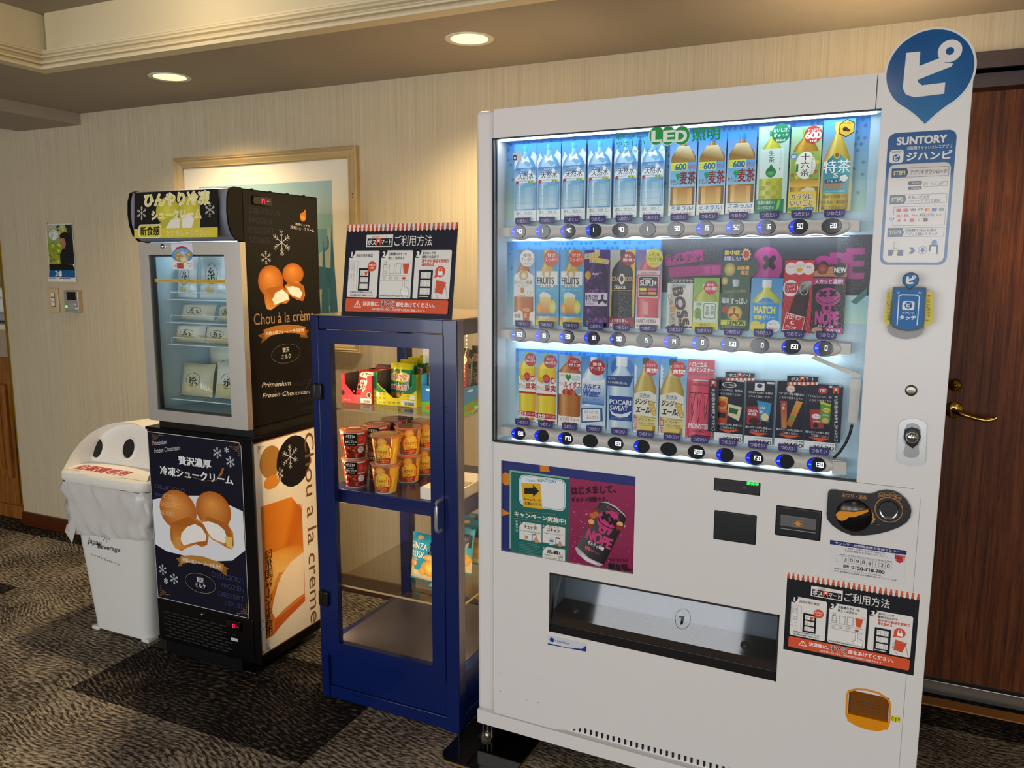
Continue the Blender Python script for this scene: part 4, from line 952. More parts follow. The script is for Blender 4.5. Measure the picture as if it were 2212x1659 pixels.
p = card(1692, 1755, 562, 715, '#d83c44', '#b8202c', 'tilted brown glass vitamin drink bottle dummy on a red card with cloud bubble', MIDG)
for k in range(8): p.pline([(.0+.14*k-.3, .4), (.14*k+.35, 1)], .0006, '#f07a7a'); 
for k in range(3): p.ell((.02+.3*k, .03-.02*(k == 1)), (.42+.3*k, .2), '#f6e8e4')
p.text('ビタミンC', (.1, .08), (.34, .11), '#c83040'); p.text('ビタミンB', (.4, .06), (.66, .09), '#c83040'); p.text('葉酸', (.74, .08), (.9, .11), '#c83040'); p.ell((.4, .1), (.62, .16), '#e8b83c')
p.poly([(.56, .3), (.94, .28), (.96, .36), (.88, .4), (.9, .5), (.8, .9), (.76, 1), (.04, 1), (.1, .88), (.38, .5), (.56, .38)], '#3a1c10', ['#8a8a88', '#c8c8c4', '#6a6a68', '#2a1410', '#5a2c18', '#2a1410', '#2a1410', '#5a3020', '#7a4424', '#3a1c10', '#2a1410']); p.ring((.54, .31), (.86, .48), .0022, '#b8b8b4')
p.poly([(.14, .72), (.8, .78), (.72, .98), (.02, .97)], '#f2eae2'); p.poly([(.15, .735), (.78, .79), (.7, .965), (.05, .955)], '#c8202c'); p.text('オロナミン', (.14, .76), (.64, .815), '#fff', .03, rot=-.12); p.text('C', (.3, .835), (.42, .885), '#fff', .03); p.text('ドリンク', (.14, .905), (.5, .945), '#fff', .03, rot=-.12)
p.ell((-.02, .27), (.5, .5), '#f4ecea'); p.rr((.04, .31), (.46, .45), .005, '#c83848'); p.text('フルーツ', (.1, .335), (.4, .375), '#fff', .02, rot=.2); p.text('ソーダ', (.1, .39), (.4, .425), '#fff', .02, rot=.2); p.fin()
p = card(1754, 1826, 572, 717, '#2c1a1c', '#3a3236', 'black can dummy with pink lettering under a hand picture and NEW badge', MIDG)
p.rect((0, 0), (1, .17), '#4a2c20'); p.poly([(0, .17), (0, .1), (.3, .05), (.6, .02), (1, .0), (1, .17)], '#c88a5c'); p.ell((.1, -.02), (.44, .14), '#7a2c28', '#c86a50')
p.ell((.58, -.03), (1.0, .17), '#262426'); p.text('NEW', (.62, .04), (.98, .11), '#f4f4f4', .05); p.rect((0, .19), (.95, .29), '#a83a7c'); p.text('スカッと濃厚!', (.06, .205), (.9, .275), '#f4e4ee', .03)
p.rr((.05, .28), (.92, 1.0), .004, '#1c1618', '#2c2226'); p.ell((.1, .33), (.86, .6), '#b8408a'); p.text('×', (.22, .38), (.42, .46), '#1c1618', .06); p.text('×', (.54, .37), (.74, .45), '#1c1618', .06); p.pline([(.16, .49), (.3, .55), (.5, .56), (.7, .53), (.82, .47)], .0018, '#1c1618'); p.text('U', (.34, .56), (.58, .68), '#b8408a', .06)
p.text('NOPE', (.14, .68), (.82, .86), '#c8489a', .06); p.text('ギルティ炭酸', (.22, .875), (.7, .915), '#f0f0f0', .02); p.ell((.04, .91), (.38, 1.0), '#c8a088'); p.rect((.44, .915), (.98, 1), '#c83a94'); p.text('やみつき', (.5, .93), (.9, .98), '#fff', .03); p.fin()

# --- bottom row
def orange(xl, xr, yt, yb, y):
    p = card(xl, xr, yt, yb, '#5fb0e4', '#f4f4ec', 'yellow fruit water bottle dummy with apple and a red No.1 badge', 'fruit water dummies on the bottom row', y=y)
    bottle(p, .03, .95, .0, .86, PET, ('#5a9c2c', '#9cd45c', '#74b43c'), ('#d8a010', '#f8e850', '#ecd028'))
    p.rect((.03, .36), (.95, .58), '#f4f2e6'); p.ell((.3, .3), (.66, .42), '#c8282c', '#e86050'); p.ell((.08, .34), (.36, .42), '#e8b028'); p.ell((.62, .34), (.92, .43), '#c83030'); p.text('540', (.66, .36), (.88, .41), '#fff', .03); p.text('天然水', (.26, .4), (.66, .44), '#2c4a7c', .02); p.text('きりっと', (.03, .465), (.38, .53), '#c83030', .02); p.text('果実', (.4, .45), (.95, .54), '#c01c28', .04)
    p.rect((.03, .575), (.95, .605), '#b8242c'); p.rect((.0, .86), (.94, .93), '#c01c28'); p.text('1日分', (.05, .87), (.44, .925), '#fff', .04); p.text('ビタミンこれ1本', (.48, .875), (.9, .915), '#fff', .01)
    for k, c in enumerate(('#6ab03c', '#d84030', '#e89030')): p.ell((.05+.3*k, .945), (.32+.3*k, .985), c)
    roundel(p, (.36, .02), (.98, .21), '#b01c28', 'おいしさ', 'No.1売上', '#fff'); p.fin()
orange(1120, 1159, 759, 905, CY+.002); orange(1157.5, 1204, 763, 911, CY)
p = card(1207, 1255, 767, 917, '#7ab0d4', '#f4ece4', 'red-brown rooibos tea bottle dummy with red lettering and badge', LOWG)
bottle(p, .0, .98, .0, .86, PET, ('#b8403c', '#e88078', '#cc5a54'), ('#8c4a18', '#e0a05c', '#b87030'))
p.rect((.0, .25), (1.0, .55), '#f6f0ec'); p.text('GREEN', (.03, .27), (.28, .3), '#6a9c48'); p.ell((.29, .27), (.43, .33), '#2f8c3c'); p.ell((.42, .27), (.56, .33), '#2f8c3c'); p.poly([(.295, .31), (.555, .31), (.425, .37)], '#2f8c3c'); p.text('600', (.6, .28), (.94, .35), '#9cc4dc', .02); p.text('ルイボス', (.24, .37), (.98, .46), '#a82430', .03); p.text('やさしい', (.02, .38), (.22, .42), '#a82430', .01)
for k in range(6): p.ell((.16+.11*k, .48-.02*(k % 2)), (.34+.11*k, .56), ('#b83c20', '#d8642c', '#8c2c18')[k % 3])
p.ell((.74, .45), (1.0, .54), '#7ab4dc'); p.rect((.0, .86), (1, 1), '#f4f0ea'); p.text('ルイボスティー!', (.06, .87), (.92, .93), '#b03038', .02)
for k in range(4): p.ell((.2+.15*k, .94), (.42+.15*k, 1.0), '#c84030' if k % 2 else '#e0884c')
roundel(p, (.38, .03), (.98, .21), '#b8242c', 'カフェイン', 'ゼロ!', '#fff'); p.fin()
p = card(1256, 1309, 771, 923, '#2f84c8', '#d8ecf4', 'white and blue lactic water bottle dummy with red badge and tilted tag', LOWG)
bottle(p, .02, .94, .0, .68, SLIM, ('#d8e4ec', '#fff', '#eef4f8'), ('#a8c8e4', '#fff', '#d8e8f4'))
p.poly([(.02, .32), (.2, .28), (.5, .34), (.94, .3), (.94, .66), (.02, .66)], '#5aa8e0', ['#f4f8fc']*4+['#2c7cc4']*2); p.text('カルピス', (.1, .375), (.78, .44), '#1c3c8c', .05); p.text('Water', (.06, .45), (.76, .55), '#1c50a8', .04, .15); p.text('ウォーター', (.46, .565), (.78, .59), '#1c50a8', .01); p.ring((.06, .57), (.28, .64), .0009, '#1c50a8')
for k in range(14): p.ell((.08+.06*k, .38+.2*((k*7) % 5)/5), (.11+.06*k, .395+.2*((k*7) % 5)/5), '#4a94d4')
p.poly([(.0, .72), (.86, .69), (.9, .88), (.02, .93)], '#1c5a9c'); p.poly([(.05, .735), (.78, .71), (.8, .87), (.06, .905)], '#f4f6f4'); p.text('甘ずっぱいが、', (.12, .74), (.72, .79), '#b8303c', .01, rot=.05); p.text('あふれてる', (.24, .81), (.72, .86), '#b8303c', .01, rot=.05)
roundel(p, (.3, .03), (.96, .25), '#b01c28', '後味', 'すっきり!', '#fff'); p.fin()
p = card(1312, 1368, 770, 927, '#3f8ed4', '#c8e0f0', 'sports drink bottle dummy with deep blue label and white lettering', LOWG)
p.ell((.1, .0), (1.0, .3), '#1f6cc4'); bottle(p, .08, .98, .0, 1, [(0, .48), (.13, .48), (.14, .4), (.17, .5), (.26, .9), (.3, 1), (.97, 1), (1, .95)], ('#c8d4dc', '#fff', '#e4ecf0'), ('#8cb4d4', '#eef6fa', '#c0dcec'), .135)
p.poly([(-.02, .27), (.98, .25), (.86, .4), (-.02, .4)], '#1c4484'); p.text('水よりも、', (.02, .285), (.34, .315), '#f4f6fa', .01); p.text('ヒトの身体に近い水。', (.02, .335), (.76, .37), '#f4f6fa', .01)
p.rect((.08, .53), (.98, .86), '#143c94'); p.text('POCARI', (.1, .58), (.92, .645), '#f4f6fa', .02); p.text('SWEAT', (.12, .66), (.8, .725), '#f4f6fa', .02); p.poly([(.1, .72), (.3, .77), (.6, .77), (.96, .72), (.8, .8), (.5, .82), (.2, .79)], '#e8f0f8')
for k in range(4): p.rect((.14, .82+.008*k), (.9-.1*(k % 2), .823+.008*k), '#7a94c8')
p.fin()
def ginger(xl, xr, yt, yb):
    p = card(xl, xr, yt, yb, '#4fa0dc', '#e8e8d8', 'golden ginger ale bottle dummy with black cap and red spiky badge', 'ginger ale dummies on the bottom row')
    for k in range(5): p.poly([(.0, .08+.05*k), (.12, .14+.05*k), (.02, .2+.05*k)], '#d8ecf8')
    bottle(p, .02, .9, .0, .97, SLIM, ('#141210', '#4a4642', '#2a2624'), ('#a08024', '#ecd88c', '#c8ac50'), .09)
    p.poly([(.02, .48), (.4, .44), (.6, .43), (.9, .48), (.9, .78), (.02, .76)], '#eae6d6'); p.text('天然水', (.24, .47), (.66, .53), '#2c5a8c', .02); p.text('ジンジャー', (.08, .545), (.86, .62), '#241c14', .05, .15); p.text('エール!', (.12, .65), (.72, .73), '#241c14', .05, .15)
    for k in range(4): p.ell((.6+.05*k, .56+.04*k), (.84+.03*k, .64+.04*k), '#c89a30', '#f0d888')
    p.rect((.02, .8), (.16, .98), '#e8e0d0'); p.rect((.02, .8), (.17, .88), '#b8302c'); p.text('国', (.04, .81), (.15, .87), '#fff', .01); p.text('産', (.03, .89), (.16, .97), '#b8302c', .02); p.rect((.18, .79), (.92, .89), '#e4d48c'); p.text('ジンジャー', (.2, .795), (.84, .84), '#2c2418', .02); p.text('シロップ使用', (.24, .85), (.82, .885), '#2c2418', .01)
    p.poly([(.26, .9), (.8, .9), (.74, 1), (.32, 1)], '#ecd070'); p.burst((.38, .02), (.98, .24), 14, '#cc2c34', .86); p.text('スカッと', (.5, .07), (.84, .11), '#fff', .02, rot=.05); p.text('爽快!', (.48, .13), (.92, .19), '#fff', .03, rot=.05); p.fin()
ginger(1369, 1423, 773, 932); ginger(1425, 1483, 775, 938)
p = card(1484, 1541, 777, 944, '#d85870', '#e06a7c', 'pink energy drink can dummy with dark claw mark', LOWG)
p.text('トロピカル', (.06, .03), (.72, .09), '#fff', .03, .1, out='#3a1420'); p.text('果汁モンスター', (.04, .1), (.96, .155), '#fff', .03, .1, out='#3a1420'); p.text('パイプラインパンチ', (.02, .165), (.94, .2), '#2c1018', .02)
bottle(p, .05, .95, .25, 1, CAN, ('#a8a8ac', '#f4f4f6', '#d0d0d4'), ('#c02c48', '#f47c90', '#dc4864'), .021); p.text('PIPELINE PUNCH', (.16, .3), (.86, .33), '#2c0c18', .01)
for k, (x, l) in enumerate(((.22, .36), (.46, .4), (.72, .34))): p.poly([(x-.12, .42), (x+.1, .41), (x+.08, .5), (x+.02, .6), (x+.05, .42+l*.7), (x-.02, .42+l), (x-.06, .62), (x-.04, .5)], '#2c0c18'); p.poly([(x-.1, .43), (x+.08, .42), (x+.06, .5), (x, .6), (x+.03, .42+l*.66), (x-.02, .42+l*.9), (x-.04, .62), (x-.02, .5)], '#e85874')
p.text('MONSTER', (.1, .81), (.9, .87), '#f4e0e4', .04, out='#3a0c1c'); p.text('ENERGY', (.22, .885), (.8, .92), '#3a0c1c', .02); p.text('果汁18%', (.36, .945), (.66, .975), '#3a0c1c', .01); p.fin()
def pay(xl, xr, yt, yb, label, l1, sub, price, art):
    p = card(xl, xr, yt, yb, '#16182c', '#16182c', label, SNK, 'payment_card')
    art(p); p.text(l1, (.06, .17), (.94, .205), '#e8e8ee', .01); p.text('こちらで決済ください', (.1, .23), (.9, .265), '#e8e8ee', .01)
    p.text('購入ボタンの押し間違いに', (.03, .715), (.97, .75), '#e8e8ee', .01); p.text('ご注意ください', (.22, .765), (.8, .8), '#e8e8ee', .01); p.poly([(.12, .81), (.88, .81), (.5, .865)], '#e4552c')
    p.rect((0, .87), (1, 1), '#eef2f4'); p.text(sub, (.36, .885), (.98, .91), '#2c2c38', .01); p.text(price, (.32, .925), (.98, .99), '#1c1c24', .015); p.rect((.72, .015), (.98, .045), '#e8e4e4'); p.fin()
def a1(p):
    p.ell((.22, .06), (.72, .15), '#f0f0ec'); p.ell((.25, .068), (.69, .142), '#16182c'); p.text('スープDELI', (.3, .09), (.64, .12), '#f0f0ec', .02)
    p.poly([(.02, .31), (.44, .31), (.4, .5), (.08, .5)], '#e0982c'); p.ell((.02, .295), (.44, .33), '#f0c060'); p.ell((.1, .36), (.38, .46), '#c83820')
    p.poly([(.46, .4), (.94, .44), (.86, .66), (.44, .58)], '#dcd8b4'); p.poly([(.5, .45), (.82, .48), (.78, .56), (.48, .54)], '#2c5a30'); p.poly([(.0, .51), (.46, .51), (.42, .73), (.06, .73)], '#b84420'); p.rect((.06, .55), (.4, .63), '#2a1814'); p.ell((0, .49), (.46, .535), '#c8604c')
def a2(p):
    p.rect((.3, .04), (.64, .16), '#f0f0f0'); p.text('ギンビス', (.32, .125), (.62, .15), '#b82030', .02); p.ell((.37, .05), (.57, .115), '#2c3070')
    p.poly([(.04, .42), (.5, .4), (.58, .68), (.06, .7)], '#a8242c'); p.text('GINZA', (.1, .46), (.44, .5), '#fff', .02); p.text('RUSK', (.12, .51), (.42, .55), '#fff', .02); p.ell((.14, .58), (.54, .69), '#3a1c14'); p.poly([(.4, .31), (.92, .34), (.84, .63), (.56, .62)], '#3a98cc'); p.text('NZA', (.5, .4), (.7, .44), '#fff', .02); p.text('SK', (.5, .46), (.64, .5), '#fff', .02); p.ell((.58, .5), (.84, .62), '#e8d8a0')
def a3(p):
    p.ell((.32, .05), (.62, .17), '#f0ece4'); p.ring((.33, .055), (.61, .165), .0013, '#d85a2c'); p.text('プチ', (.39, .1), (.55, .14), '#c83024', .03)
    p.poly([(.14, .3), (.36, .3), (.4, .71), (.22, .71)], '#8c1c24', ['#b83038', '#b83038', '#c8883c', '#c8883c']); p.vtext('プチ', (.2, .34), (.3, .44), '#f4ead8', .03); p.poly([(.68, .28), (.9, .3), (.56, .69), (.38, .65)], '#c8782c', ['#e0a040', '#e0a040', '#b8601c', '#b8601c']); p.ell((.5, .5), (.64, .6), '#6a9c38')
def a4(p):
    p.ell((.34, .045), (.68, .145), '#b8242c'); p.text('YBC', (.4, .07), (.62, .12), '#fff', .02); p.poly([(.12, .39), (.5, .38), (.62, .66), (.2, .68)], '#b02c30'); p.ell((.2, .45), (.5, .53), '#f0ece4'); p.text('ノアール', (.24, .475), (.46, .51), '#2a1a1a', .02); p.text('mini', (.26, .545), (.48, .575), '#dce8f4', .02); p.ell((.26, .59), (.44, .66), '#241c1c'); p.poly([(.46, .26), (.9, .3), (.78, .6), (.5, .58)], '#5a9c34'); p.poly([(.46, .26), (.9, .3), (.89, .33), (.46, .29)], '#d8d838'); p.ell((.54, .35), (.8, .42), '#e8dc48'); p.text('Lemon', (.56, .37), (.78, .4), '#c83c20', .02); p.text('mini', (.56, .44), (.76, .475), '#e8e0d0', .02); p.ell((.54, .5), (.76, .58), '#d8b868')
pay(1545, 1606, 817, 950, 'dark payment card showing three soup cups priced 200 yen', '「スープDELI」各種は', '「スープDELI」各種', '¥200', a1)
pay(1610, 1671, 822, 957, 'dark payment card showing two rusk bags priced 150 yen', '「GINZA RUSK」各種は', 'GINZA RUSK 各種', '¥150', a2)
pay(1676, 1739, 824, 963, 'dark payment card showing two slim biscuit sticks priced 100 yen', 'プチ各種は', 'プチ 各種', '¥100', a3)
pay(1740, 1807, 830, 969, 'dark payment card showing red and green mini biscuit bags priced 130 yen', '「ミニビスケット」各種は', 'ミニビスケット 各種', '¥130', a4)
def pxcard(q, name, parent=vm, y=.046, m='print_card'):
    p = vpr(Q3, y, eps=.000016); return p
# shop header strips and upright notices beside the payment cards
for (x0, y0, x1, y1) in ((632, 288, 920, 378), (1247, 325, 1553, 420)):
    p = vpr(Q3, .047, eps=.000016); h_ = y1-y0; w_ = x1-x0
    p.back((x0, y0+2), (x1, y1), .0008, '#171a30')
    p.text('ボス', (x0+w_*.13, y0+h_*.2), (x0+w_*.37, y0+h_*.6), '#fff', .02); p.text('マート', (x0+w_*.6, y0+h_*.2), (x0+w_*.87, y0+h_*.62), '#fff', .02)
    p.rect((x0+w_*.41, y0+h_*.14), (x0+w_*.57, y0+h_*.66), '#e4552c'); p.ell((x0+w_*.45, y0+h_*.2), (x0+w_*.53, y0+h_*.42), '#f4ece0'); p.poly([(x0+w_*.43, y0+h_*.66), (x0+w_*.49, y0+h_*.4), (x0+w_*.55, y0+h_*.66)], '#1c1c24')
    for k in range(14): p.rect((x0+w_*k/14, y0+h_*.72), (x0+w_*(k+1)/14, y1), '#e4552c' if k % 2 == 0 else '#f4f0ec')
    p.obj('shop_header', vm, 'print_card')
for (x0, y0, x1, y1, sk) in ((480, 360, 552, 892, -8), (1698, 432, 1790, 998, -22)):
    p = vpr(Q3, .045, eps=.000016); xm0, xm1 = (x0+x1)/2-38+sk/2, (x0+x1)/2+38+sk/2
    p.back((xm0, y0), (xm1, y1), .0008, '#171a30'); p.rect((xm0+10, y0+14), (xm1-10, y0+80), '#e4552c'); p.ell((xm0+26, y0+22), (xm1-26, y0+52), '#f4ece0'); p.poly([(xm0+20, y0+80), ((xm0+xm1)/2, y0+48), (xm1-20, y0+80)], '#1c1c24')
    p.vtext('先に商品在庫を確認してください', (xm0+22, y0+98), (xm1-22, y1-10), '#f0f0f4', .015); p.obj('side_notice', vm, 'print_card')

# ================================================================ vending machine: lower front and payment column
def guide(p, ink='#141628'):
    """instruction panel drawn in unit coordinates"""
    p.rect((0, 0), (1, 1), ink)
    n = 51
    p.rect((0, 0), (1, .035), '#f0e8de')
    for k in range(n):
        a, c = k/n, (k+1)/n
        if k % 2 == 0: p.rect((a+.003, .0), (c-.003, .07), '#e05634')
        else: p.rect((a, .0), (c, .055), '#f0e8de'); p.ell((a, .035), (c, .08), '#f0e8de', n=12)
    p.rect((.195, .115), (.44, .245), '#f4f0e8'); p.rect((.205, .155), (.43, .235), ink); p.text('従業員用マーケット', (.245, .123), (.385, .148), '#c04a30', .02)
    p.text('ボス', (.21, .165), (.285, .225), '#f4f0e8', .03); p.text('マート', (.335, .165), (.425, .225), '#f4f0e8', .03); p.rect((.288, .155), (.33, .235), '#e05634'); p.ell((.3, .165), (.32, .195), '#f4ece0'); p.poly([(.293, .235), (.31, .19), (.327, .235)], '#101018')
    p.text('ご利用方法', (.455, .125), (.79, .24), '#f4f0e8', .005)
    X = ((.045, .325), (.345, .63), (.65, .965))
    for k, (a, c) in enumerate(X):
        p.rr((a, .285), (c, .79), .004, '#efece6'); p.rr((a, .285), (a+.055, .365), .003, ink); p.poly([(a+.03, .365), (a+.055, .3), (a+.06, .365)], '#efece6'); p.text(str(k+1), (a+.012, .3), (a+.034, .352), '#fff', .05)
    # step one
    p.text('商品在庫を確認', (.11, .32), (.265, .355), ink, .02)
    g = '#5a5a60'; t = .0005
    p.pline([(.045, .4), (.13, .4), (.13, .7)], t, g); p.frame((.047, .42), (.1, .62), t, g)
    for i in range(2):
        x = .055+.023*i; p.frame((x, .45), (x+.015, .5), t, g); p.frame((x+.004, .435), (x+.011, .45), t, g); p.frame((x, .54), (x+.016, .585), t, g)
    p.pline([(.045, .66), (.1, .66), (.1, .7)], t, g)
    p.rect((.145, .475), (.25, .72), ink)
    for j in range(3):
        y = .5+.072*j; p.rect((.16, y), (.235, y+.055), '#efece6'); p.frame((.168, y+.012), (.185, y+.05), t, g); p.frame((.205, y+.012), (.222, y+.05), t, g)
    p.poly([(.2, .512), (.226, .512), (.222, .55), (.204, .55)], '#e05634'); p.ell((.225, .4), (.305, .51), '#e05634'); p.poly([(.23, .49), (.225, .525), (.25, .505)], '#e05634'); p.text('在庫切れ', (.235, .43), (.296, .452), '#fff', .02); p.text('注意!', (.248, .462), (.284, .482), '#fff', .02)
    p.text('在庫切れの可能性もあるため、', (.075, .725), (.285, .747), ink, .01); p.text('先に商品在庫をご確認ください', (.075, .757), (.288, .778), ink, .01)
    # step two
    p.text('自販機のボタンを', (.415, .305), (.575, .34), ink, .02); p.text('押して決済する', (.41, .35), (.555, .383), ink, .02)
    p.frame((.37, .44), (.405, .53), t*1.4, g); p.frame((.38, .405), (.395, .44), t*1.4, g); p.pline([(.37, .47), (.405, .47)], t, g); p.pline([(.37, .505), (.405, .505)], t, g)
    p.frame((.425, .43), (.472, .53), t*1.4, g); p.frame((.486, .425), (.532, .53), t*1.4, g); p.poly([(.545, .425), (.605, .425), (.592, .53), (.558, .53)], '#e05634')
    p.pline([(.35, .55), (.61, .55)], t, g); p.pline([(.35, .605), (.61, .605)], t, g)
    for i in range(3): p.ring((.37+.056*i, .565), (.398+.056*i, .59), t*1.4, g)
    p.ell((.548, .565), (.578, .592), '#d84028')
    hand = [(.556, .6), (.57, .598), (.574, .67), (.612, .69), (.615, .74), (.6, .785), (.565, .785), (.543, .74), (.542, .7), (.556, .705)]
    p.poly(hand, '#fbf8f2'); p.pline(hand, t*1.2, g, True)
    for i in range(3): p.pline([(.574+.012*i, .675), (.575+.012*i, .72)], t, g)
    p.pline([(.595, .415), (.602, .395)], t, g); p.pline([(.608, .42), (.622, .405)], t, g)
    p.text('決済後の商品交換や返品はできません', (.352, .757), (.62, .778), ink, .01)
    # step three
    p.text('扉のロックが', (.715, .3), (.83, .33), ink, .02); p.text('解除されるので', (.713, .338), (.855, .37), ink, .02); p.text('速やかに商品を受取り', (.713, .38), (.945, .413), '#d84a30', .03); p.text('扉を閉める', (.713, .42), (.82, .452), '#d84a30', .03)
    p.rect((.695, .49), (.815, .8), ink)
    for j in range(3):
        y = .515+.083*j; p.rect((.712, y), (.798, y+.065), '#efece6'); p.frame((.722, y+.012), (.742, y+.06), t, g); p.frame((.768, y+.012), (.784, y+.06), t, g)
    p.rect((.705, .762), (.79, .772), '#efece6')
    p.ell((.835, .45), (.92, .565), '#e05634'); p.poly([(.838, .53), (.83, .575), (.865, .555)], '#e05634'); p.rect((.86, .505), (.9, .545), '#fff'); p.ring((.863, .465), (.893, .52), .0012, '#fff')
    p.poly([(.85, .595), (.935, .62), (.905, .74), (.845, .725)], '#e05634')
    p.pline([(.84, .615), (.852, .625), (.852, .645), (.838, .65), (.832, .67), (.848, .69), (.832, .7), (.85, .73), (.88, .8)], t*1.3, g); p.pline([(.915, .66), (.93, .655), (.938, .7), (.955, .8)], t*1.3, g)
    # warning
    p.rr((.04, .805), (.965, .945), .004, '#e05a36'); p.poly([(.12, .9), (.155, .825), (.19, .9)], '#fbf4ec'); p.poly([(.13, .894), (.155, .84), (.18, .894)], '#e05a36'); p.rect((.1525, .85), (.1575, .875), '#fff'); p.rect((.1525, .88), (.1575, .888), '#fff')
    p.text('決済後に、', (.205, .832), (.36, .882), '#fff', .025); p.text('すぐに', (.375, .82), (.495, .888), '#141420', .04, out='#fff', ob=.1); p.text('扉をあけてください。', (.51, .832), (.85, .884), '#fff', .025); p.text('※扉を開けない場合、約20秒間で自動的に施錠されます。', (.29, .902), (.77, .928), '#fff', .01)

# campaign window
cp = crop(1070, 980, 6.144)
obj('campaign_recess', MB().box(CA[0]-.002, CA[1]+.002, .009, .011, CA[2]-.002, CA[3]+.002), mat('poster_blue', '#1c2a78', .3), vm)
p = vpr(cp, .0088)
p.poly([(590, 145), (700, 150), (725, 245), (595, 235)], '#e08a1c'); p.ell((75, 250), (215, 420), '#e08a1c'); p.poly([(80, 725), (200, 795), (80, 830)], '#e08a1c')
p.rect((190, 215), (985, 1395), '#8cc0a0'); p.rect((212, 240), (985, 1440), '#0f6a64')
p.rr((318, 270), (930, 770), .016, '#eef2f4'); p.rr((328, 280), (920, 758), .015, '#6ab0d8'); p.rr((334, 287), (914, 750), .015, '#f2f4f4')
p.text('Touch!', (398, 334), (540, 373), '#5aa8d0', .01, rot=.05, cc=True); p.text('SUNTORY', (562, 345), (815, 382), '#3a98c8', .03, rot=.05, cc=True)
p.poly([(343, 388), (598, 398), (625, 735), (372, 705)], '#f0b81c'); p.poly([(385, 452), (500, 452), (500, 412), (582, 497), (500, 575), (500, 535), (385, 535)], '#141414'); p.text('キャンペーン', (382, 595), (600, 633), '#141414', .03, rot=.06, cc=True); p.text('応募はコチラ!', (392, 648), (600, 684), '#141414', .03, rot=.06, cc=True)
p.text('キャンペーン実施中!', (255, 762), (935, 935), '#f4f4e8', .04); p.pline([(255, 855), (935, 945)], .0006, '#c8a030'); p.pline([(380, 770), (800, 805)], .0006, '#c8a030')
p.vtext('応募方法', (270, 880), (300, 1040), '#f0f0e8', .01)
for (a, c, e, f_, nn, l0, l1) in ((320, 895, 612, 1180, '1', 'キャンペーンを', 'チェック!'), (628, 935, 925, 1225, '2', '買って', 'スキャン!'), (628, 1225, 925, 1430, '3', '', '応募!')):
    p.rect((a, c), (e, f_), '#f0ece4'); p.poly([(a, c), (a+60, c+5), (a, c+65)], '#0f6a64'); p.text(nn, (a+8, c+8), (a+22, c+36), '#fff', .02)
    if l0: p.text(l0, (a+78, c+25), (a+220, c+52), '#2c2c2c', .01, cc=True)
    p.text(l1, (a+62, c+58), (a+232, c+108), '#1c1c1c', .04, cc=True); p.pline([(a+15, c+112), (e-15, c+146)], .0006, '#8a8a88')
p.text('キャンペーンを友達登録・機能を確認', (335, 1030), (598, 1048), '#4c4c4c', cc=True); p.text('商品のバーコードをスキャン', (668, 1060), (880, 1080), '#4c4c4c', cc=True)
p.rr((385, 1060), (490, 1145), .003, '#9cc4dc'); p.rr((389, 1064), (486, 1141), .003, '#f4f4f4'); p.rect((395, 1080), (435, 1130), '#e08a2c'); p.rr((492, 1065), (545, 1165), .002, '#3a3a3c'); p.rect((497, 1075), (540, 1155), '#f0f0f0'); p.poly([(545, 1090), (585, 1180), (530, 1180), (515, 1135)], '#d89a74')
p.poly([(730, 1110), (760, 1110), (775, 1140), (775, 1210), (718, 1210), (718, 1140)], '#d4dce0'); p.rect((722, 1140), (772, 1175), '#3a7cc0'); p.rr((800, 1110), (860, 1210), .002, '#3a3a3c'); p.rect((806, 1122), (854, 1200), '#f0f0f0'); p.poly([(858, 1150), (898, 1228), (840, 1228), (830, 1190)], '#d89a74')
p.text('お好きな', (655, 1330), (725, 1352), '#2c2c2c', .01, cc=True); p.text('キャンペーンに参加', (655, 1366), (815, 1390), '#2c2c2c', .01, cc=True); p.frame((832, 1335), (895, 1430), .0006, '#2c2c2c'); p.text('応募', (840, 1362), (885, 1385), '#2c2c2c', .01, cc=True); p.text('完了', (840, 1392), (885, 1414), '#2c2c2c', .01, cc=True)
for k in range(8): e_ = 560+25*((k*5) % 3); p.pline([(322, 1175+k*21), (e_, 1175+k*21+(e_-322)*.13)], .0009, '#6aa8a0')
p.rect((985, 318), (1822, 1590), '#a02858', '#8c1c4c')
rg = random.Random(12)
for k in range(150):
    x = rg.gauss(1330, 230); y = rg.gauss(1000, 260)
    if 1000 < x < 1810 and 620 < y < 1560: s_ = rg.uniform(3, 11); p.ell((x-s_, y-s_), (x+s_, y+s_), rg.choice(('#d888ac', '#e8b4cc', '#c05a88')), n=7)
p.text('はじメまして、', (1012, 430), (1600, 530), '#16101a', .04, rot=.17, cc=True); p.text('ギルティ炭酸です。', (1015, 572), (1490, 636), '#16101a', .03, rot=.15, cc=True)
can = [(1395, 640), (1480, 632), (1600, 690), (1720, 800), (1740, 860), (1440, 1480), (1380, 1490), (1220, 1430), (1100, 1330), (1065, 1250)]
p.poly(can, '#141214', ['#2c282c', '#3c383c', '#2c282c', '#141214', '#0c0a0c', '#0c0a0c', '#2c282c', '#3a363a', '#4a464a', '#5a565a'])
p.poly([(1395, 640), (1480, 632), (1600, 690), (1720, 800), (1742, 850), (1715, 815), (1595, 710), (1480, 650)], '#c8c8cc'); p.poly([(1065, 1250), (1085, 1230), (1250, 1380), (1440, 1470), (1380, 1490), (1220, 1430), (1100, 1330)], '#b8b8bc'); p.poly([(1130, 1310), (1250, 1390), (1360, 1450), (1330, 1465), (1190, 1400)], '#e4e4e8')
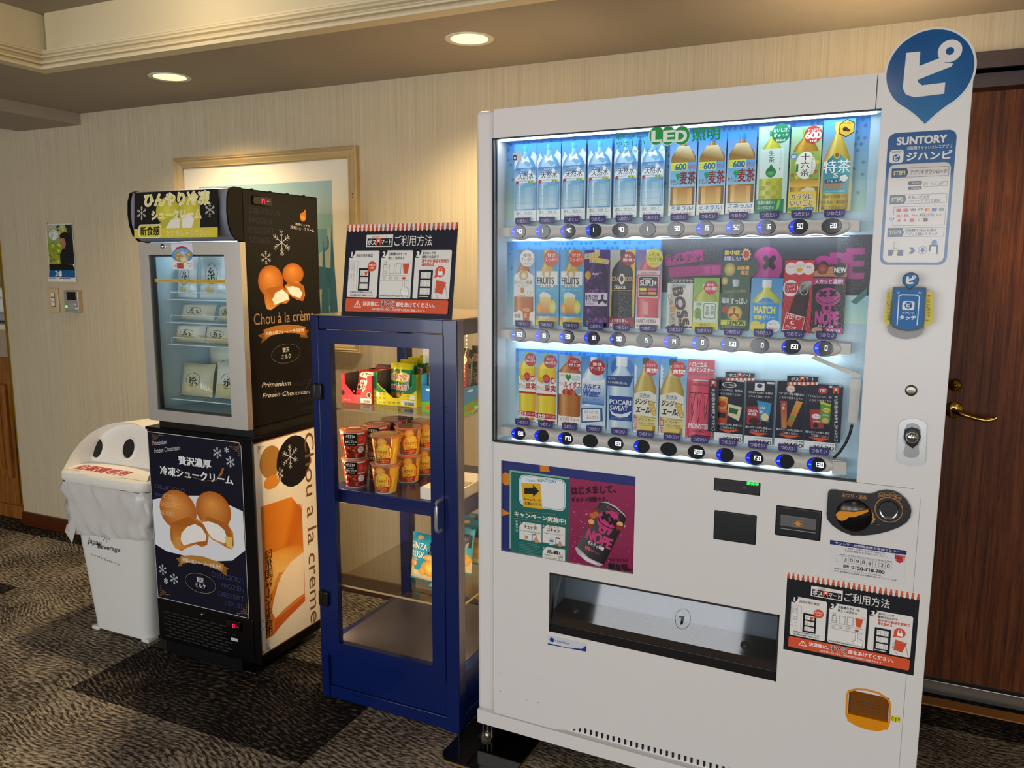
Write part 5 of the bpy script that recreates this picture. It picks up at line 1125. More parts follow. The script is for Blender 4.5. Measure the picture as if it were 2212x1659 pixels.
p.poly(blob((1500, 880), 150, 130, 26, .06, 4), '#c83a7c'); p.text('×', (1425, 785), (1515, 875), '#141014', .08, rot=-.3, cc=True); p.text('×', (1525, 860), (1615, 945), '#141014', .08, rot=-.3, cc=True); p.pline([(1370, 840), (1390, 900), (1450, 950), (1530, 985), (1600, 985)], .003, '#141014'); p.text('U', (1385, 950), (1470, 1050), '#c83a7c', .06, rot=-.4, cc=True); p.poly([(1520, 1000), (1560, 1010), (1510, 1080), (1480, 1060)], '#c83a7c')
for k, (x, y) in enumerate(((1330, 750), (1300, 820), (1280, 900), (1260, 960), (1340, 800), (1660, 930), (1650, 980))): p.ell((x-40, y-35), (x+40, y+35), ('#8c3018', '#c8682c', '#e8b868')[k % 3])
p.text('SUNTORY', (1480, 732), (1665, 764), '#c83a5c', .02, rot=-.42, cc=True); p.text('NOPE', (1215, 1060), (1555, 1195), '#cc4078', .05, rot=-.3, cc=True); p.text('ギルティ炭酸', (1232, 1190), (1452, 1242), '#f0f0f0', .03, rot=-.28, cc=True); p.text('99', (1195, 1228), (1265, 1280), '#e05a6c', .04, rot=-.26, cc=True); p.text('種類のフルーツ', (1270, 1290), (1400, 1318), '#d06078', .01, rot=-.28, cc=True)
p.text('やみつきになる', (1505, 1386), (1762, 1428), '#16101a', .02, rot=.13, cc=True); p.text('罪な味。', (1505, 1458), (1800, 1550), '#16101a', .05, rot=.13, cc=True)
p.obj('campaign_poster', vm)
obj('campaign_glass', MB().box(CA[0], CA[1], .0055, .0065, CA[2], CA[3]), 'glass', vm)

# delivery slot: deep dark tray behind a clear hinged flap
sx0, sx1, sz0, sz1 = SL
b = MB().box(sx0-.002, sx1+.002, .115, .12, sz0, sz1).box(sx0-.004, sx0, .01, .118, sz0, sz1).box(sx1, sx1+.004, .01, .118, sz0, sz1).box(sx0, sx1, .01, .118, sz1, sz1+.004)
so = obj('delivery_recess', b, mat('slot_grey', '#9aa0a6', .3), vm)
b = MB(); b.prism([(0.004, sz0), (.004, sz0+.004), (-.001, sz0+.03), (.02, sz0+.052), (.1, sz0+.058), (.118, sz0)], sx0, sx1, 'x')
obj('slot_sill', b, mat('slot_brown', '#2c2622', .4), vm)
obj('slot_lip', MB().box(sx0, sx1, -.001, .006, sz0, sz0+.028, r=.002), 'black_plastic', vm)
obj('slot_frame', MB().box(sx0, sx0+.004, -.001, .02, sz0, sz1).box(sx1-.004, sx1, -.001, .02, sz0, sz1).box(sx0, sx1, -.001, .02, sz1-.005, sz1), mat('slot_trim', '#2a2827', .3), vm)
fl_ = obj('slot_flap', MB().prism([(.046, sz1-.006), (.050, sz1-.006), (.014, sz0+.045), (.010, sz0+.045)], sx0+.008, sx1-.006, 'x'), glass('flap_glass', (.8, .83, .86), .75, .04, 1.75), vm)
for q in ((335, 395), (1775, 690)):
    x, z = V.y(1160+q[0]/3.95, 1220+q[1]/3.95, .02)
    obj('flap_lock', MB().lathe([(0, -.012), (.006, -.012), (.0065, -.007), (.011, -.006), (.0125, -.002), (.0125, .004)], (x, .022, z), 'y', 24), 'dark_grey', vm)
    obj('flap_lock_core', MB().lathe([(0, -.0132), (.0045, -.0132), (.0045, -.011)], (x, .024, z), 'y', 18), 'chrome', vm)
sp = crop(1160, 1220, 3.95)
p = vpr(sp, .009, eps=.000016)
p.ring((1150, 390), (1285, 560), .0012, '#c8d0d4'); p.poly([(1180, 450), (1230, 450), (1222, 520), (1190, 520)], '#c8d0d4'); p.obj('flap_mark', vm)
p = vpr(sp, -.0003); p.back((92, 615), (420, 715), .0005, '#d8dcde'); p.rect((92, 602), (420, 730), '#d4d8dc'); p.poly([(92, 668), (250, 705), (380, 718), (420, 690), (420, 742), (92, 680)], '#1c3c94'); p.ell((108, 622), (148, 660), '#1c3c94'); p.text('HYBRID', (158, 640), (272, 682), '#1c3c94', .01, rot=0); p.text('HEAT PUMP', (278, 682), (384, 706), '#3a4a80', .005); p.obj('heat_pump_sticker', vm)

# small displays and payment slots
kc = crop(1500, 1000, 4.424)
def vplate(pts, y0, y1, m, name, cr=kc): return obj(name, MB().prism([V.y(*cr(*q)) for q in pts][::-1], y0, y1), m, vm)
def vbox(a, c, y0, y1, m, name, cr=kc, r=.003):
    x0, z1 = V.y(*cr(*a)); x1, z0 = V.y(*cr(*c)); return obj(name, MB().box(x0, x1, y0, y1, z0, z1, r=r), m, vm)
vbox((187, 140), (628, 318), -.0015, .004, 'black_plastic', 'price_display')
p = vpr(kc, -.0017); p.pline([(195, 215), (620, 268)], .0005, '#3a3a3c'); p.ell((200, 235), (232, 270), '#3c3c3e'); p.frame((258, 235), (335, 282), .0004, '#3a3a3c'); p.frame((345, 240), (420, 290), .0004, '#3a3a3c'); p.text('お札中止', (268, 242), (322, 255), '#6a6a6c'); p.text('つり銭切れ', (350, 250), (412, 262), '#6a6a6c'); p.text('円', (470, 228), (490, 248), '#7a7a7c'); p.obj('display_print', vm)
p = vpr(kc, -.002); p.text('販売中', (503, 180), (612, 222), '#20ff50', .01); p.obj('display_text', vm, 'led_green')
vbox((190, 448), (585, 788), -.0015, .004, 'black_plastic', 'card_reader_panel')
vbox((780, 400), (1205, 752), -.0025, .006, mat('bill_black', '#141415', .3), 'bill_acceptor', r=.004)
vbox((828, 485), (1165, 640), -.0075, -.002, mat('bill_clear', '#6c6c6c', .12), 'bill_guide', r=.002)
vbox((820, 612), (1160, 665), -.0078, -.003, mat('bill_light', '#aab4ba', .15), 'bill_lip', r=.002)
p = vpr(kc, -.008); p.poly([(950, 580), (990, 555), (1030, 592), (1008, 592), (1008, 605), (972, 600), (972, 585)], '#d8912c'); p.pline([(945, 545), (1040, 560), (1030, 610), (938, 602)], .0008, '#c88428', True); p.obj('bill_arrow', vm)
kz = crop(1740, 1030, 8.508)
cu = [(420, 270), (440, 240), (480, 225), (560, 228), (800, 262), (1000, 288), (1180, 302), (1260, 285), (1360, 245), (1480, 230), (1600, 240), (1720, 290), (1850, 400), (1930, 540), (1945, 620), (1925, 720), (1860, 820), (1720, 910), (1520, 985), (1300, 1040), (1080, 1062), (850, 1060), (650, 980), (500, 880), (410, 770), (390, 680)]
cub = obj('coin_unit', MB().prism([V.y(*kz(*q)) for q in cu][::-1], -.008, .002, smooth=False), 'black_plastic', vm)
x, z = V.y(*kz(885, 710), -.008)
obj('return_dial', MB().lathe([(0, -.006), (.034, -.006), (.037, -.003), (.0385, 0)], (x, -.008, z), 'y', 40), mat('dial_black', '#0e0e0f', .2), vm)
lv = [(560, 690), (580, 650), (640, 620), (760, 625), (900, 638), (1040, 615), (1155, 595), (1160, 625), (1050, 670), (910, 725), (800, 730), (740, 780), (670, 800), (600, 770)]
obj('return_lever', MB().prism([V.y(*kz(*q), -.02) for q in lv][::-1], -.026, -.013), 'orange_plastic', vm)
x, z = V.y(*kz(1530, 605), -.01)
obj('coin_ring', MB().lathe([(.0275, -.0105), (.0295, -.011), (.0295, -.008)], (x, 0, z), 'y', 36, cap=False), mat('coin_gold', '#b87c3c', .4), vm)
obj('coin_funnel', MB().lathe([(.021, -.009), (.019, -.006), (.013, -.001), (.006, .003), (0, .004)], (x, -.003, z), 'y', 32, cap=False), 'chrome', vm)
p = vpr(kz, -.0085)
p.text('おつり・返却', (672, 318), (1130, 398), '#c88a4c', .01, cc=True)
for (a, t_) in ((1390, '500'), (1497, '100'), (1607, '50'), (1705, '10')):
    yy = {1390: 347, 1497: 330, 1607: 343, 1705: 388}[a]; p.ring((a-60, yy-58), (a+60, yy+58), .0007, '#c88a4c'); p.text(t_, (a-42, yy-24), (a+42, yy+24), '#c88a4c', .02)
p.poly([(1212, 605), (1250, 680), (1258, 755), (1295, 765), (1245, 840), (1200, 870), (1235, 790), (1232, 700)], '#b8923c')
p.obj('coin_print', vm)
for q in ((1840, 640), (1325, 890)):
    x, z = V.y(*kz(*q), -.008); obj('seal_hook', MB().tube([(x-.004, -.008, z-.004), (x-.004, -.0105, z+.003), (x+.004, -.0105, z+.003), (x+.004, -.008, z-.004)], .0012, 0, 6), 'zinc', vm)
# service label
p = vpr(kc, -.0003)
p.back((1290, 760), (2020, 1150), .0003, '#e4e2e2'); p.rect((1297, 760), (2027, 800), '#1c2a68'); 
def sl(x, y): return y+(x-1297)*.15
x0, z1 = V.y(*kc(1297, 735)); x1 = V.y(*kc(2027, 860))[0]; zb_ = V.y(*kc(1262, 1055))[1]
o_mp = p.mp; Hh = z1-zb_; p.mp = lambda a, c: (x0+(x1-x0)*a, z1-Hh*c)
p.b = MB(); p.n = 0; p.back((0, 0), (1, 1), .0003, '#e4e2e2')
p.rect((0, 0), (1, .125), '#1c2a68'); p.text('サントリー自動販売機お客様センター', (.07, .025), (.92, .1), '#f4f4f8', .01)
p.text('故障・お問い合わせの際には', (.24, .145), (.73, .2), '#1c1c24', .01); p.text('下記管理番号をお知らせください', (.2, .215), (.77, .275), '#1c1c24', .01); p.text('故障・お問合せはQRまたはお電話で受付', (.14, .355), (.83, .405), '#1c1c24', .01)
for k, ch in enumerate(' 30988120'):
    a = .1+.0805*k; p.frame((a, .42), (a+.081, .6), .0005, '#8a8a8c')
    if ch != ' ': p.text(ch, (a+.022, .455), (a+.058, .56), '#1c1c24', .01)
p.rr((.2, .66), (.275, .745), .001, '#1c1c24'); p.ring((.206, .675), (.238, .73), .0008, '#e4e2e2'); p.ring((.238, .675), (.27, .73), .0008, '#e4e2e2'); p.text('0120-718-700', (.31, .655), (.74, .755), '#1c1c24', .03)
p.text('管理者名 サントリービバレッジソリューション株式会社', (.08, .79), (.7, .835), '#2c2c34'); p.text('住 所 東京都新宿区西新宿 住友不動産新宿グランドタワー21階', (.08, .86), (.9, .905), '#2c2c34')
p.rect((.86, .15), (.985, .28), '#b8242c'); p.poly([(.88, .28), (.965, .28), (.965, .31), (.985, .31), (.92, .38), (.86, .31), (.88, .31)], '#c83038'); p.ell((.95, .2), (.985, .26), '#e8a82c'); p.text('スマートフォンで', (.87, .165), (.97, .19), '#fff')
p.obj('service_label', vm)
# shop instructions sticker
x0, x1, z1, z0 = .8555, 1.152, .6873, .4819
p = Pr(lambda a, c: (x0+(x1-x0)*a, z1-(z1-z0)*c), front(-.001)); p.back((0, 0), (1, 1), .001, '#ece8e2'); p.rect((0, 0), (1, 1), '#ece8e2')
p.mp = lambda a, c: (x0+.0045+(x1-x0-.009)*a, z1-.003-(z1-z0-.0075)*c); guide(p, '#15171d'); p.obj('instruction_sticker', vm)
# coin return cup
low = crop(1700, 1440, 4.32)
ou = [(545, 450), (550, 270), (570, 220), (640, 203), (740, 207), (860, 240), (950, 300), (972, 350), (962, 520), (940, 580), (850, 603), (740, 585), (640, 550), (575, 510)]
pts = [V.y(*low(*q)) for q in ou]; cxm = sum(q[0] for q in pts)/len(pts); czm = sum(q[1] for q in pts)/len(pts)
ins = [(cxm+(q[0]-cxm)*.92, czm+(q[1]-czm)*.92) for q in pts]; n = len(pts)
b = MB(); b.add([(q[0], -.001, q[1]) for q in pts]+[(q[0], -.001, q[1]) for q in ins]+[(q[0], .012, q[1]) for q in ins], [(k, (k+1) % n, (k+1) % n+n, k+n) for k in range(n)]+[(k+n, (k+1) % n+n, (k+1) % n+2*n, k+2*n) for k in range(n)])
obj('coin_cup_rim', b, 'orange_plastic', vm)
xa, za = V.y(*low(545, 440)); xb, zb2 = V.y(*low(960, 520)); zl = (za+zb2)/2
obj('coin_cup', MB().prism([q for q in pts][::-1], .010, .04), 'amber_glass', vm)
lipp = [q for q in ins if q[1] < zl]
lipp = sorted(lipp, key=lambda q: math.atan2(q[1]-zl, q[0]-cxm)); xs = [q[0] for q in ins]
obj('coin_cup_lip', MB().prism([(min(xs), zl), *lipp, (max(xs), zl)], -.0005, .009), 'orange_plastic', vm)
p = vpr(low, .0098); p.frame((655, 320), (865, 400), .0008, '#3a2a1c'); p.text('ここ', (700, 325), (820, 380), '#5a4a3c'); p.ring((720, 330), (790, 375), .001, '#6a5a4a'); p.obj('cup_mark', vm)
p = vpr(low, -.0003); p.back((975, 455), (1055, 525), .0003, '#e4d81c'); p.rect((975, 455), (1055, 525), '#e4d81c')
p.pline([(1014, 515), (1014, 488)], .0013, '#1c1c14'); p.poly([(1003, 480), (1026, 483), (1014, 492)], '#1c1c14'); p.pline([(995, 472), (990, 485), (996, 500)], .0009, '#1c1c14'); p.pline([(984, 464), (978, 485), (986, 508)], .0009, '#1c1c14'); p.pline([(1034, 478), (1040, 490), (1034, 503)], .0009, '#1c1c14'); p.pline([(1045, 472), (1052, 492), (1044, 512)], .0009, '#1c1c14'); p.obj('radio_sticker', vm)
for (x_, y_) in ((1081, 1493), (1137, 1511), (1163, 1518), (1080, 1455), (1164, 1466)):
    x, z = V.y(x_, y_); obj('pin_hole', MB().lathe([(0, -.0005), (.0011, -.0005), (.0011, .001)], (x, 0, z), 'y', 8), 'hole_dark', vm)

# ---------------------------------------------------------------- payment column
# round pin sign
t7 = crop(1880, 50, 3.015)
pc, pz = V.y(*t7(385, 310)); rr_ = abs(V.y(*t7(690, 290))[0]-V.y(*t7(90, 320))[0])/2; tipz = V.y(*t7(342, 672))[1]
def pinpoly(cx, cz, r, tz, n=44):
    out = []
    a0 = math.radians(-60); a1 = math.radians(240)
    for k in range(n+1):
        a = a0+(a1-a0)*k/n; out.append((cx+r*math.cos(a), cz+r*math.sin(a)))
    L_ = out[-1]; R_ = out[0]
    def curve(P, Q): return [((1-t)**2*P[0]+2*(1-t)*t*(P[0]*.42+Q[0]*.58)+t*t*Q[0], (1-t)**2*P[1]+2*(1-t)*t*(P[1]*.55+Q[1]*.45)+t*t*Q[1]) for t in (.25, .5, .75)]
    T = (cx-.001, tz)
    return out+curve(L_, T)+[T]+curve(R_, T)[::-1]
p = Pr(lambda a, c: (a, c), front(-.0012))
pp = pinpoly(pc, pz, rr_, tipz)
p.b.prism(pp[::-1], -.0012, -.0001); p.b.c = [hx('#eae6e2')]*len(p.b.f)
def pinface(p, cx, cz, r, tz, blue='#17548e', blue2='#2f7fb4', white='#ece8e4'):
    q = pinpoly(cx, cz, r*.95, cz-(cz-tz)*.965); c1, c2 = hx(blue), hx(blue2)
    p._put(q, [list(range(len(q)))], blue, [[tuple(c1[i]+(c2[i]-c1[i])*max(0, min(1, (cz-r*.3-z)/(r*1.1))) for i in range(3)) for _, z in q]])
    U = lambda a, b_: (cx+a*r, cz+b_*r)
    w = [(-.54, .47), (-.24, .47), (-.24, .12), (.18, .26), (.22, .28), (.3, .08), (.54, .18), (-.24, -.14), (-.24, -.24), (-.16, -.33), (.34, -.33), (.34, -.6), (-.3, -.62), (-.46, -.56), (-.54, -.42)]
    w = [(-.54, .47), (-.23, .47), (-.23, .13), (.2, .27), (.34, .14), (.5, .12), (.47, .05), (-.24, -.19), (-.24, -.24), (-.14, -.33), (.36, -.31), (.36, -.57), (-.28, -.6), (-.48, -.52), (-.56, -.36)]
    p._put([U(*q) for q in w], [list(range(len(w)))], white)
    c0 = U(.41, .41); n = 26
    p._put([(c0[0]+r*.26*math.cos(2*PI*k/n), c0[1]+r*.26*math.sin(2*PI*k/n)) for k in range(n)], [list(range(n))], white)
    p._put([(c0[0]+r*.09*math.cos(2*PI*k/n), c0[1]+r*.09*math.sin(2*PI*k/n)) for k in range(n)], [list(range(n))], blue)
pinface(p, pc, pz, rr_, tipz)
p.obj('pin_sign', vm, 'print_gloss')
# cashless app sticker
p = vpr(t7, -.0004)
x0, z1 = V.y(*t7(122, 725)); x1, z0 = V.y(*t7(500, 1560)); xl = V.y(*t7(85, 1200))[0]; xr = V.y(*t7(525, 1200))[0]; zt_ = V.y(*t7(340, 705))[1]; zb_ = V.y(*t7(270, 1575))[1]
p.mp = lambda a, c: (xl+(xr-xl)*a, zt_-(zt_-zb_)*c)
p.b.prism(rrpoly(xl, xr, zb_, zt_, .016)[::-1], -.0004, -.0001); p.b.c = [hx('#1f5c96')]*len(p.b.f)
p.rr((.045, .235), (.955, .98), .012, '#dcd6cf')
p.text('SUNTORY', (.14, .035), (.86, .09), '#eceae6', .04); p.text('自販機キャッシュレスアプリ', (.3, .105), (.94, .132), '#eceae6', .01); p.text('ジハンピ', (.3, .15), (.95, .21), '#f2f0ec', .03); p.rr((.04, .125), (.25, .225), .006, '#eceae6'); p.text('SUNTORY', (.07, .133), (.22, .15), '#1f5c96', .02); p.ell((.09, .158), (.2, .215), '#1f5c96'); p.text('ピ', (.115, .168), (.175, .203), '#fff', .03)
for (y, t1, t2, t3) in ((.265, 'STEP1', 'アプリをダウンロード', None), (.465, 'STEP2', '支払い方法を', 'ジハンピアプリで選択'), (.715, 'STEP3', '自販機で商品を選び', 'アプリを開いてタッチ')):
    p.frame((.09, y), (.93, y+.07), .0007, '#1f4c7c'); p.poly([(.09, y), (.31, y), (.34, y+.035), (.31, y+.07), (.09, y+.07)], '#1f4c7c'); p.text(t1, (.12, y+.02), (.29, y+.05), '#e4d878', .03)
    if t3: p.text(t2, (.36, y+.008), (.68 if y < .6 else .82, y+.032), '#1f3c64', .02); p.text(t3, (.36, y+.038), (.84, y+.062), '#1f3c64', .02)
    else: p.text(t2, (.37, y+.018), (.9, y+.052), '#1f3c64', .02)
p.rr((.35, .365), (.55, .395), .002, '#1c1c1e'); p.text('App Store', (.4, .373), (.53, .388), '#e8e8e8'); p.rr((.35, .405), (.55, .43), .002, '#1c1c1e'); p.text('Google Play', (.4, .411), (.53, .425), '#e8e8e8'); p.frame((.58, .375), (.92, .41), .0006, '#5a5a60'); p.text('ジハンピ', (.68, .381), (.86, .404), '#1f3c64', .02); p.ring((.6, .382), (.64, .4), .0006, '#5a5a60')
p.frame((.16, .555), (.93, .7), .0006, '#1f4c7c'); rg = random.Random(2)
lg = [('', '#c83038'), ('', '#d05a70'), ('VISA', '#1c2c74'), ('JCB', '#2c7c4c'), ('', '#d86a2c'), ('', '#2c6ca4'), ('', '#8a8a88')]
for i, (t_, c) in enumerate(lg):
    a = .2+.105*i
    if t_: p.text(t_, (a, .572), (a+.085, .59), c, .03)
    elif i == 4: p.ell((a, .57), (a+.05, .594), '#c8302c'); p.ell((a+.03, .57), (a+.08, .594), '#e8a02c')
    else: p.rr((a, .57), (a+.075, .595), .002, c)
for i, (t_, c) in enumerate((('au', '#d8642c'), ('R', '#b82838'), ('Pay', '#c8307c'), ('Pay', '#2c2c2e'), ('G Pay', '#4a5a6a'), ('ギフト', '#3a4a3c'))):
    a = .2+.118*i; p.text(t_, (a+.008, .614), (a+.085, .634), c, .02); 
    if i in (3, 4): p.ring((a-.005, .607), (a+.1, .642), .0004, c)
for i, (t_, c) in enumerate((('d', '#b82838'), ('R', '#b82838'), ('', '#c8403c'), ('V', '#c8a01c'), ('', '#3a3a2c'))):
    a = .21+.1*i
    if t_: p.text(t_, (a+.02, .648), (a+.055, .668), c, .04)
    else: p.rr((a, .645), (a+.07, .672), .002, c)
p.rr((.08, .62), (.2, .665), .004, '#dfe4e8'); p.ell((.1, .63), (.18, .66), '#2f7fb4'); p.text('ピ', (.12, .635), (.16, .655), '#fff', .03)
p.frame((.2, .82), (.25, .875), .0006, '#1f4c7c'); p.rect((.12, .885), (.35, .93), '#1f4c7c'); p.ell((.2, .885), (.27, .91), '#e4d04c'); p.poly([(.21, .9), (.24, .9), (.27, .93), (.26, .97), (.2, .97), (.18, .93)], '#dcd6cf'); p.text('》', (.44, .865), (.52, .915), '#1f4c7c', .03)
p.rr((.58, .86), (.69, .915), .004, '#1f5c96'); p.rr((.585, .863), (.685, .912), .004, '#e4e0da'); p.ell((.605, .87), (.665, .905), '#1f5c96'); p.rr((.73, .845), (.86, .93), .003, '#1f4c7c'); p.rect((.755, .86), (.835, .93), '#e4e0da'); p.ell((.76, .81), (.84, .85), '#2f7fb4'); p.poly([(.73, .9), (.76, .89), (.86, .92), (.86, .97), (.74, .97)], '#dcd6cf')
p.obj('app_sticker', vm, 'print_gloss')
# tap reader with yellow wings and a little pin
t8 = crop(1860, 560, 3.318)
def V8(a, c, y=-.03): return V.y(*t8(a, c), y)
b = MB().prism([V8(*q, -.016) for q in ((186, 490), (195, 520), (230, 550), (280, 568), (330, 572), (390, 562), (435, 535), (455, 495), (440, 300), (210, 300))][::-1], -.022, .0)
obj('reader_base', b, 'grey_plastic', vm)
obj('reader_wing', MB().prism([V8(*q, -.028) for q in ((215, 220), (188, 225), (163, 430), (172, 462), (205, 472))][::-1], -.030, -.027), mat('reader_yellow', '#d8c814', .4), vm)
obj('reader_wing', MB().prism([V8(*q, -.028) for q in ((468, 226), (500, 228), (520, 250), (515, 440), (498, 470), (450, 482))][::-1], -.030, -.027), 'reader_yellow', vm)
b = MB().prism([V8(*q, -.03) for q in ((228, 200), (468, 203), (455, 440), (440, 490), (390, 510), (330, 515), (270, 505), (225, 485), (213, 440))][::-1], -.036, -.02)
obj('tap_reader', b, 'black_plastic', vm)
p = Pr(lambda a, c: V8(a, c, -.037), front(-.0365))
p.poly([(238, 208), (456, 210), (446, 440), (430, 482), (385, 500), (330, 504), (275, 495), (235, 475), (222, 440)], '#1c6cb0')
p.pline([(258, 470), (272, 262), (292, 254), (400, 256), (418, 268), (402, 472)], .0022, '#eaf2f8'); p.rr((298, 300), (380, 366), .004, '#eaf2f8'); p.ell((312, 305), (368, 355), '#1c5c9c'); p.text('ピ', (328, 315), (352, 343), '#fff', .03); p.text('アプリで', (295, 378), (376, 394), '#eaf2f8', .03); p.text('タッチ', (276, 402), (392, 436), '#f4f8fa', .04)
for q in (((260, 235), (268, 248)), ((270, 230), (275, 244)), ((412, 245), (420, 230)), ((424, 248), (434, 236))): p.pline(list(q), .0012, '#d8d8a0')
p.vtext('ジハンピアプリ専用', (188, 235), (206, 442), '#1c3c5c', .02); p.vtext('ここにタッチ', (475, 285), (494, 420), '#1c3c5c', .02); p.text('←', (474, 255), (502, 272), '#1c3c5c', .03); p.text('←', (462, 432), (490, 448), '#1c3c5c', .03)
p.obj('reader_print', vm)
cx, cz = V8(355, 148, -.037); r8 = abs(V8(412, 148)[0]-V8(298, 148)[0])/2
p = Pr(lambda a, c: (a, c), front(-.039)); q = pinpoly(cx, cz, r8*1.04, V8(345, 222, -.037)[1]); p.b.prism(q[::-1], -.039, -.035); p.b.c = [hx('#141a24')]*len(p.b.f)
p._put(pinpoly(cx, cz, r8*.95, V8(345, 216, -.037)[1]), [list(range(51))], '#eaf2f8') if False else None
pinface(p, cx, cz, r8*.98, V8(345, 212, -.037)[1], '#1c6cb0', '#2f7fb4', '#f0f4f6'); p.obj('reader_pin', vm)
# locks
x, z = V.y(*t8(359, 941)); obj('panel_lock', MB().lathe([(0, -.003), (.008, -.003), (.0115, -.002), (.0125, 0)], (x, 0, z), 'y', 28), 'steel_dark', vm)
obj('lock_slot', MB().box(x-.0045, x+.0045, -.0036, -.0028, z-.001, z+.001), 'hole_dark', vm)
b = MB().prism([V.y(*t8(*q)) for q in ((272, 1180), (290, 1155), (340, 1143), (400, 1143), (450, 1158), (470, 1180), (462, 1440), (450, 1465), (400, 1478), (340, 1476), (280, 1462), (254, 1440))][::-1], -.004, .002)
obj('handle_plate', b, 'silver_paint', vm)
x, z = V.y(*t8(365, 1270)); x2, z2 = V.y(*t8(360, 1375))
b = MB().prism([V.y(*t8(*q)) for q in ((310, 1220), (330, 1180), (365, 1172), (405, 1180), (430, 1220), (432, 1290), (412, 1340), (418, 1390), (400, 1415), (360, 1422), (315, 1412), (302, 1385), (318, 1330), (300, 1290))][::-1], -.0048, -.004)
obj('handle_recess', b, mat('recess_grey', '#8f8f8f', .35, .5), vm)
b = MB().prism([V.y(*t8(*q)) for q in ((305, 1270), (315, 1215), (365, 1200), (415, 1215), (428, 1270), (405, 1325), (370, 1352), (330, 1325))][::-1], -.0065, -.0048)
obj('handle_cam', b, mat('cam_dark', '#3c3a38', .15, .8), vm)
obj('turn_handle', MB().lathe([(0, -.02), (.0075, -.0195), (.012, -.016), (.0135, -.009), (.0135, -.005)], (x, 0, z), 'y', 28), 'chrome', vm)
obj('key_hole', MB().box(x-.001, x+.001, -.0206, -.019, z-.004, z+.005), 'hole_dark', vm)

# ================================================================ freezer with cream puffs
F = Frame(-.8185, -.0364, .0322)
FL, FY = (-.8185, -.0364, 0), .0322
fz = thing('display_freezer', 'slim black two-part display freezer with steel glass door and cream puff posters', 'freezer', FL, FY)
def tilted(fr, O, U, Vv):
    """print plane through O with unit axes U, V in a thing's own frame"""
    O, U, Vv = Vector(O), Vector(U).normalized(), Vector(Vv).normalized(); N = U.cross(Vv)
    def mp(px, py):
        d = fr.R @ ray(px, py); t = (O-fr.c).dot(N)/d.dot(N); h = fr.c+d*t-O
        return (h.dot(U), h.dot(Vv))
    return mp, (lambda u, v, d: tuple(O+U*u+Vv*v+N*d))
LW = -.482
# lower cabinet
obj('lower_body', MB().box(LW, 0, 0, .40, .062, .852, r=.004), 'freezer_black', fz)
obj('top_ledge', MB().box(LW-.002, .002, -.004, .40, .846, .856, r=.002), 'freezer_black', fz)
obj('neck', MB().box(-.43, -.004, .012, .372, .856, .89), 'black_plastic', fz)
obj('plinth', MB().box(LW+.01, -.11, .02, .34, 0.006, .062), 'black_plastic', fz)
obj('base_plate', MB().box(-.555, -.06, .03, .36, 0, .006, r=.002), 'black_plastic', fz)
# grille with rows of louvres
gp = obj('grille_panel', MB().box(LW+.004, -.03, -.004, 0, .075, .222, r=.002), 'freezer_black', fz)
lm = MB().prism([(-.0035, -.0016), (-.0045, 0), (-.0035, .0016), (0, .0022), (0, -.0022)], -.017, .017, 'x').mesh('louvre', ['dark_grey'])
for j in range(9):
    for i in range(8):
        x = LW+.055+i*.044+(.022 if j % 2 else 0); z = .178-j*.0115
        if x > -.12 - (.0 if j > 3 else .03): continue
        link('louvre', lm, gp, (x, -.0042, z))
x, z = F.y(310+1000/7.9, 1260+535/7.9, -.006)
obj('grille_screw', MB().lathe([(0, -.006), (.0045, -.0055), (.0055, -.002), (.0055, 0)], (x, -.004, z), 'y', 18), 'chrome', fz)
g4 = crop(310, 1260, 7.9)
def fy(cr, y): return lambda a, c: F.y(*cr(a, c), y)
x0, z1 = F.y(*g4(1410, 600), -.008); x1, z0 = F.y(*g4(1670, 825), -.008)
obj('lower_controller', MB().box(x0, x1, -.010, -.003, z0, z1, r=.002), 'black_gloss', fz)
p = Pr(fy(g4, -.0102), front(-.0104)); p.seg('0', (1515, 690), (1562, 765), '#fff'); p.rect((1590, 742), (1620, 752), '#fff'); p.obj('lower_readout', fz, 'led_red')
p = Pr(fy(g4, -.0045), front(-.0045)); p.back((1490, 920), (1612, 1000), .0004, '#c9c9cc'); p.rect((1490, 920), (1612, 1000), '#c9c9cc'); p.text('SHOWCASE', (1500, 935), (1605, 958), '#3a3a44'); p.text('ON OFF', (1510, 970), (1600, 988), '#3a3a44'); p.rect((1515, 850), (1580, 905), '#161617'); p.obj('switch_label', fz)
# front poster
c4 = crop(300, 900, 2.962)
p = Pr(fy(c4, -.0006), front(-.0006)); u0, v0, u1, v1 = (-.478, F.y(342, 1290)[1], -.0495, F.y(322, 932)[1])
p.b.add([p.place(a, b_, 0) for a, b_ in ((u0, v0), (u1, v0), (u1, v1-.012), (u1-.01, v1), (u0, v1))], [(0, 1, 2, 3, 4)], 0, False, [hx('#e8e4e0')])
p.n = 1; q = .0016; p._put([(u0+q, v0+q), (u1-q, v0+q), (u1-q, v1-.012), (u1-.011, v1-q), (u0+q, v1-q)], [(0, 1, 2, 3, 4)], '#0d0e22')
def scroll(p, cx, cy, sx, sy, col, w):
    """corner scrollwork: little spirals and leaves"""
    for (a, b_, r, d) in ((.0, .0, 9, 1), (16, 4, 7, 1), (4, 18, 7, -1), (30, 2, 6, 1), (2, 32, 6, -1), (44, 0, 5, 1), (0, 46, 5, -1), (58, 1, 4, 1), (1, 60, 4, -1), (18, 18, 7, 1), (30, 14, 5, 1), (14, 30, 5, -1)):
        pts = [(cx+sx*(a+r*(1-k/11)*math.cos(d*k*.62)), cy+sy*(b_+r*(1-k/11)*math.sin(d*k*.62))) for k in range(11)]
        p.pline(pts, w, col)
G = '#b98a4a'
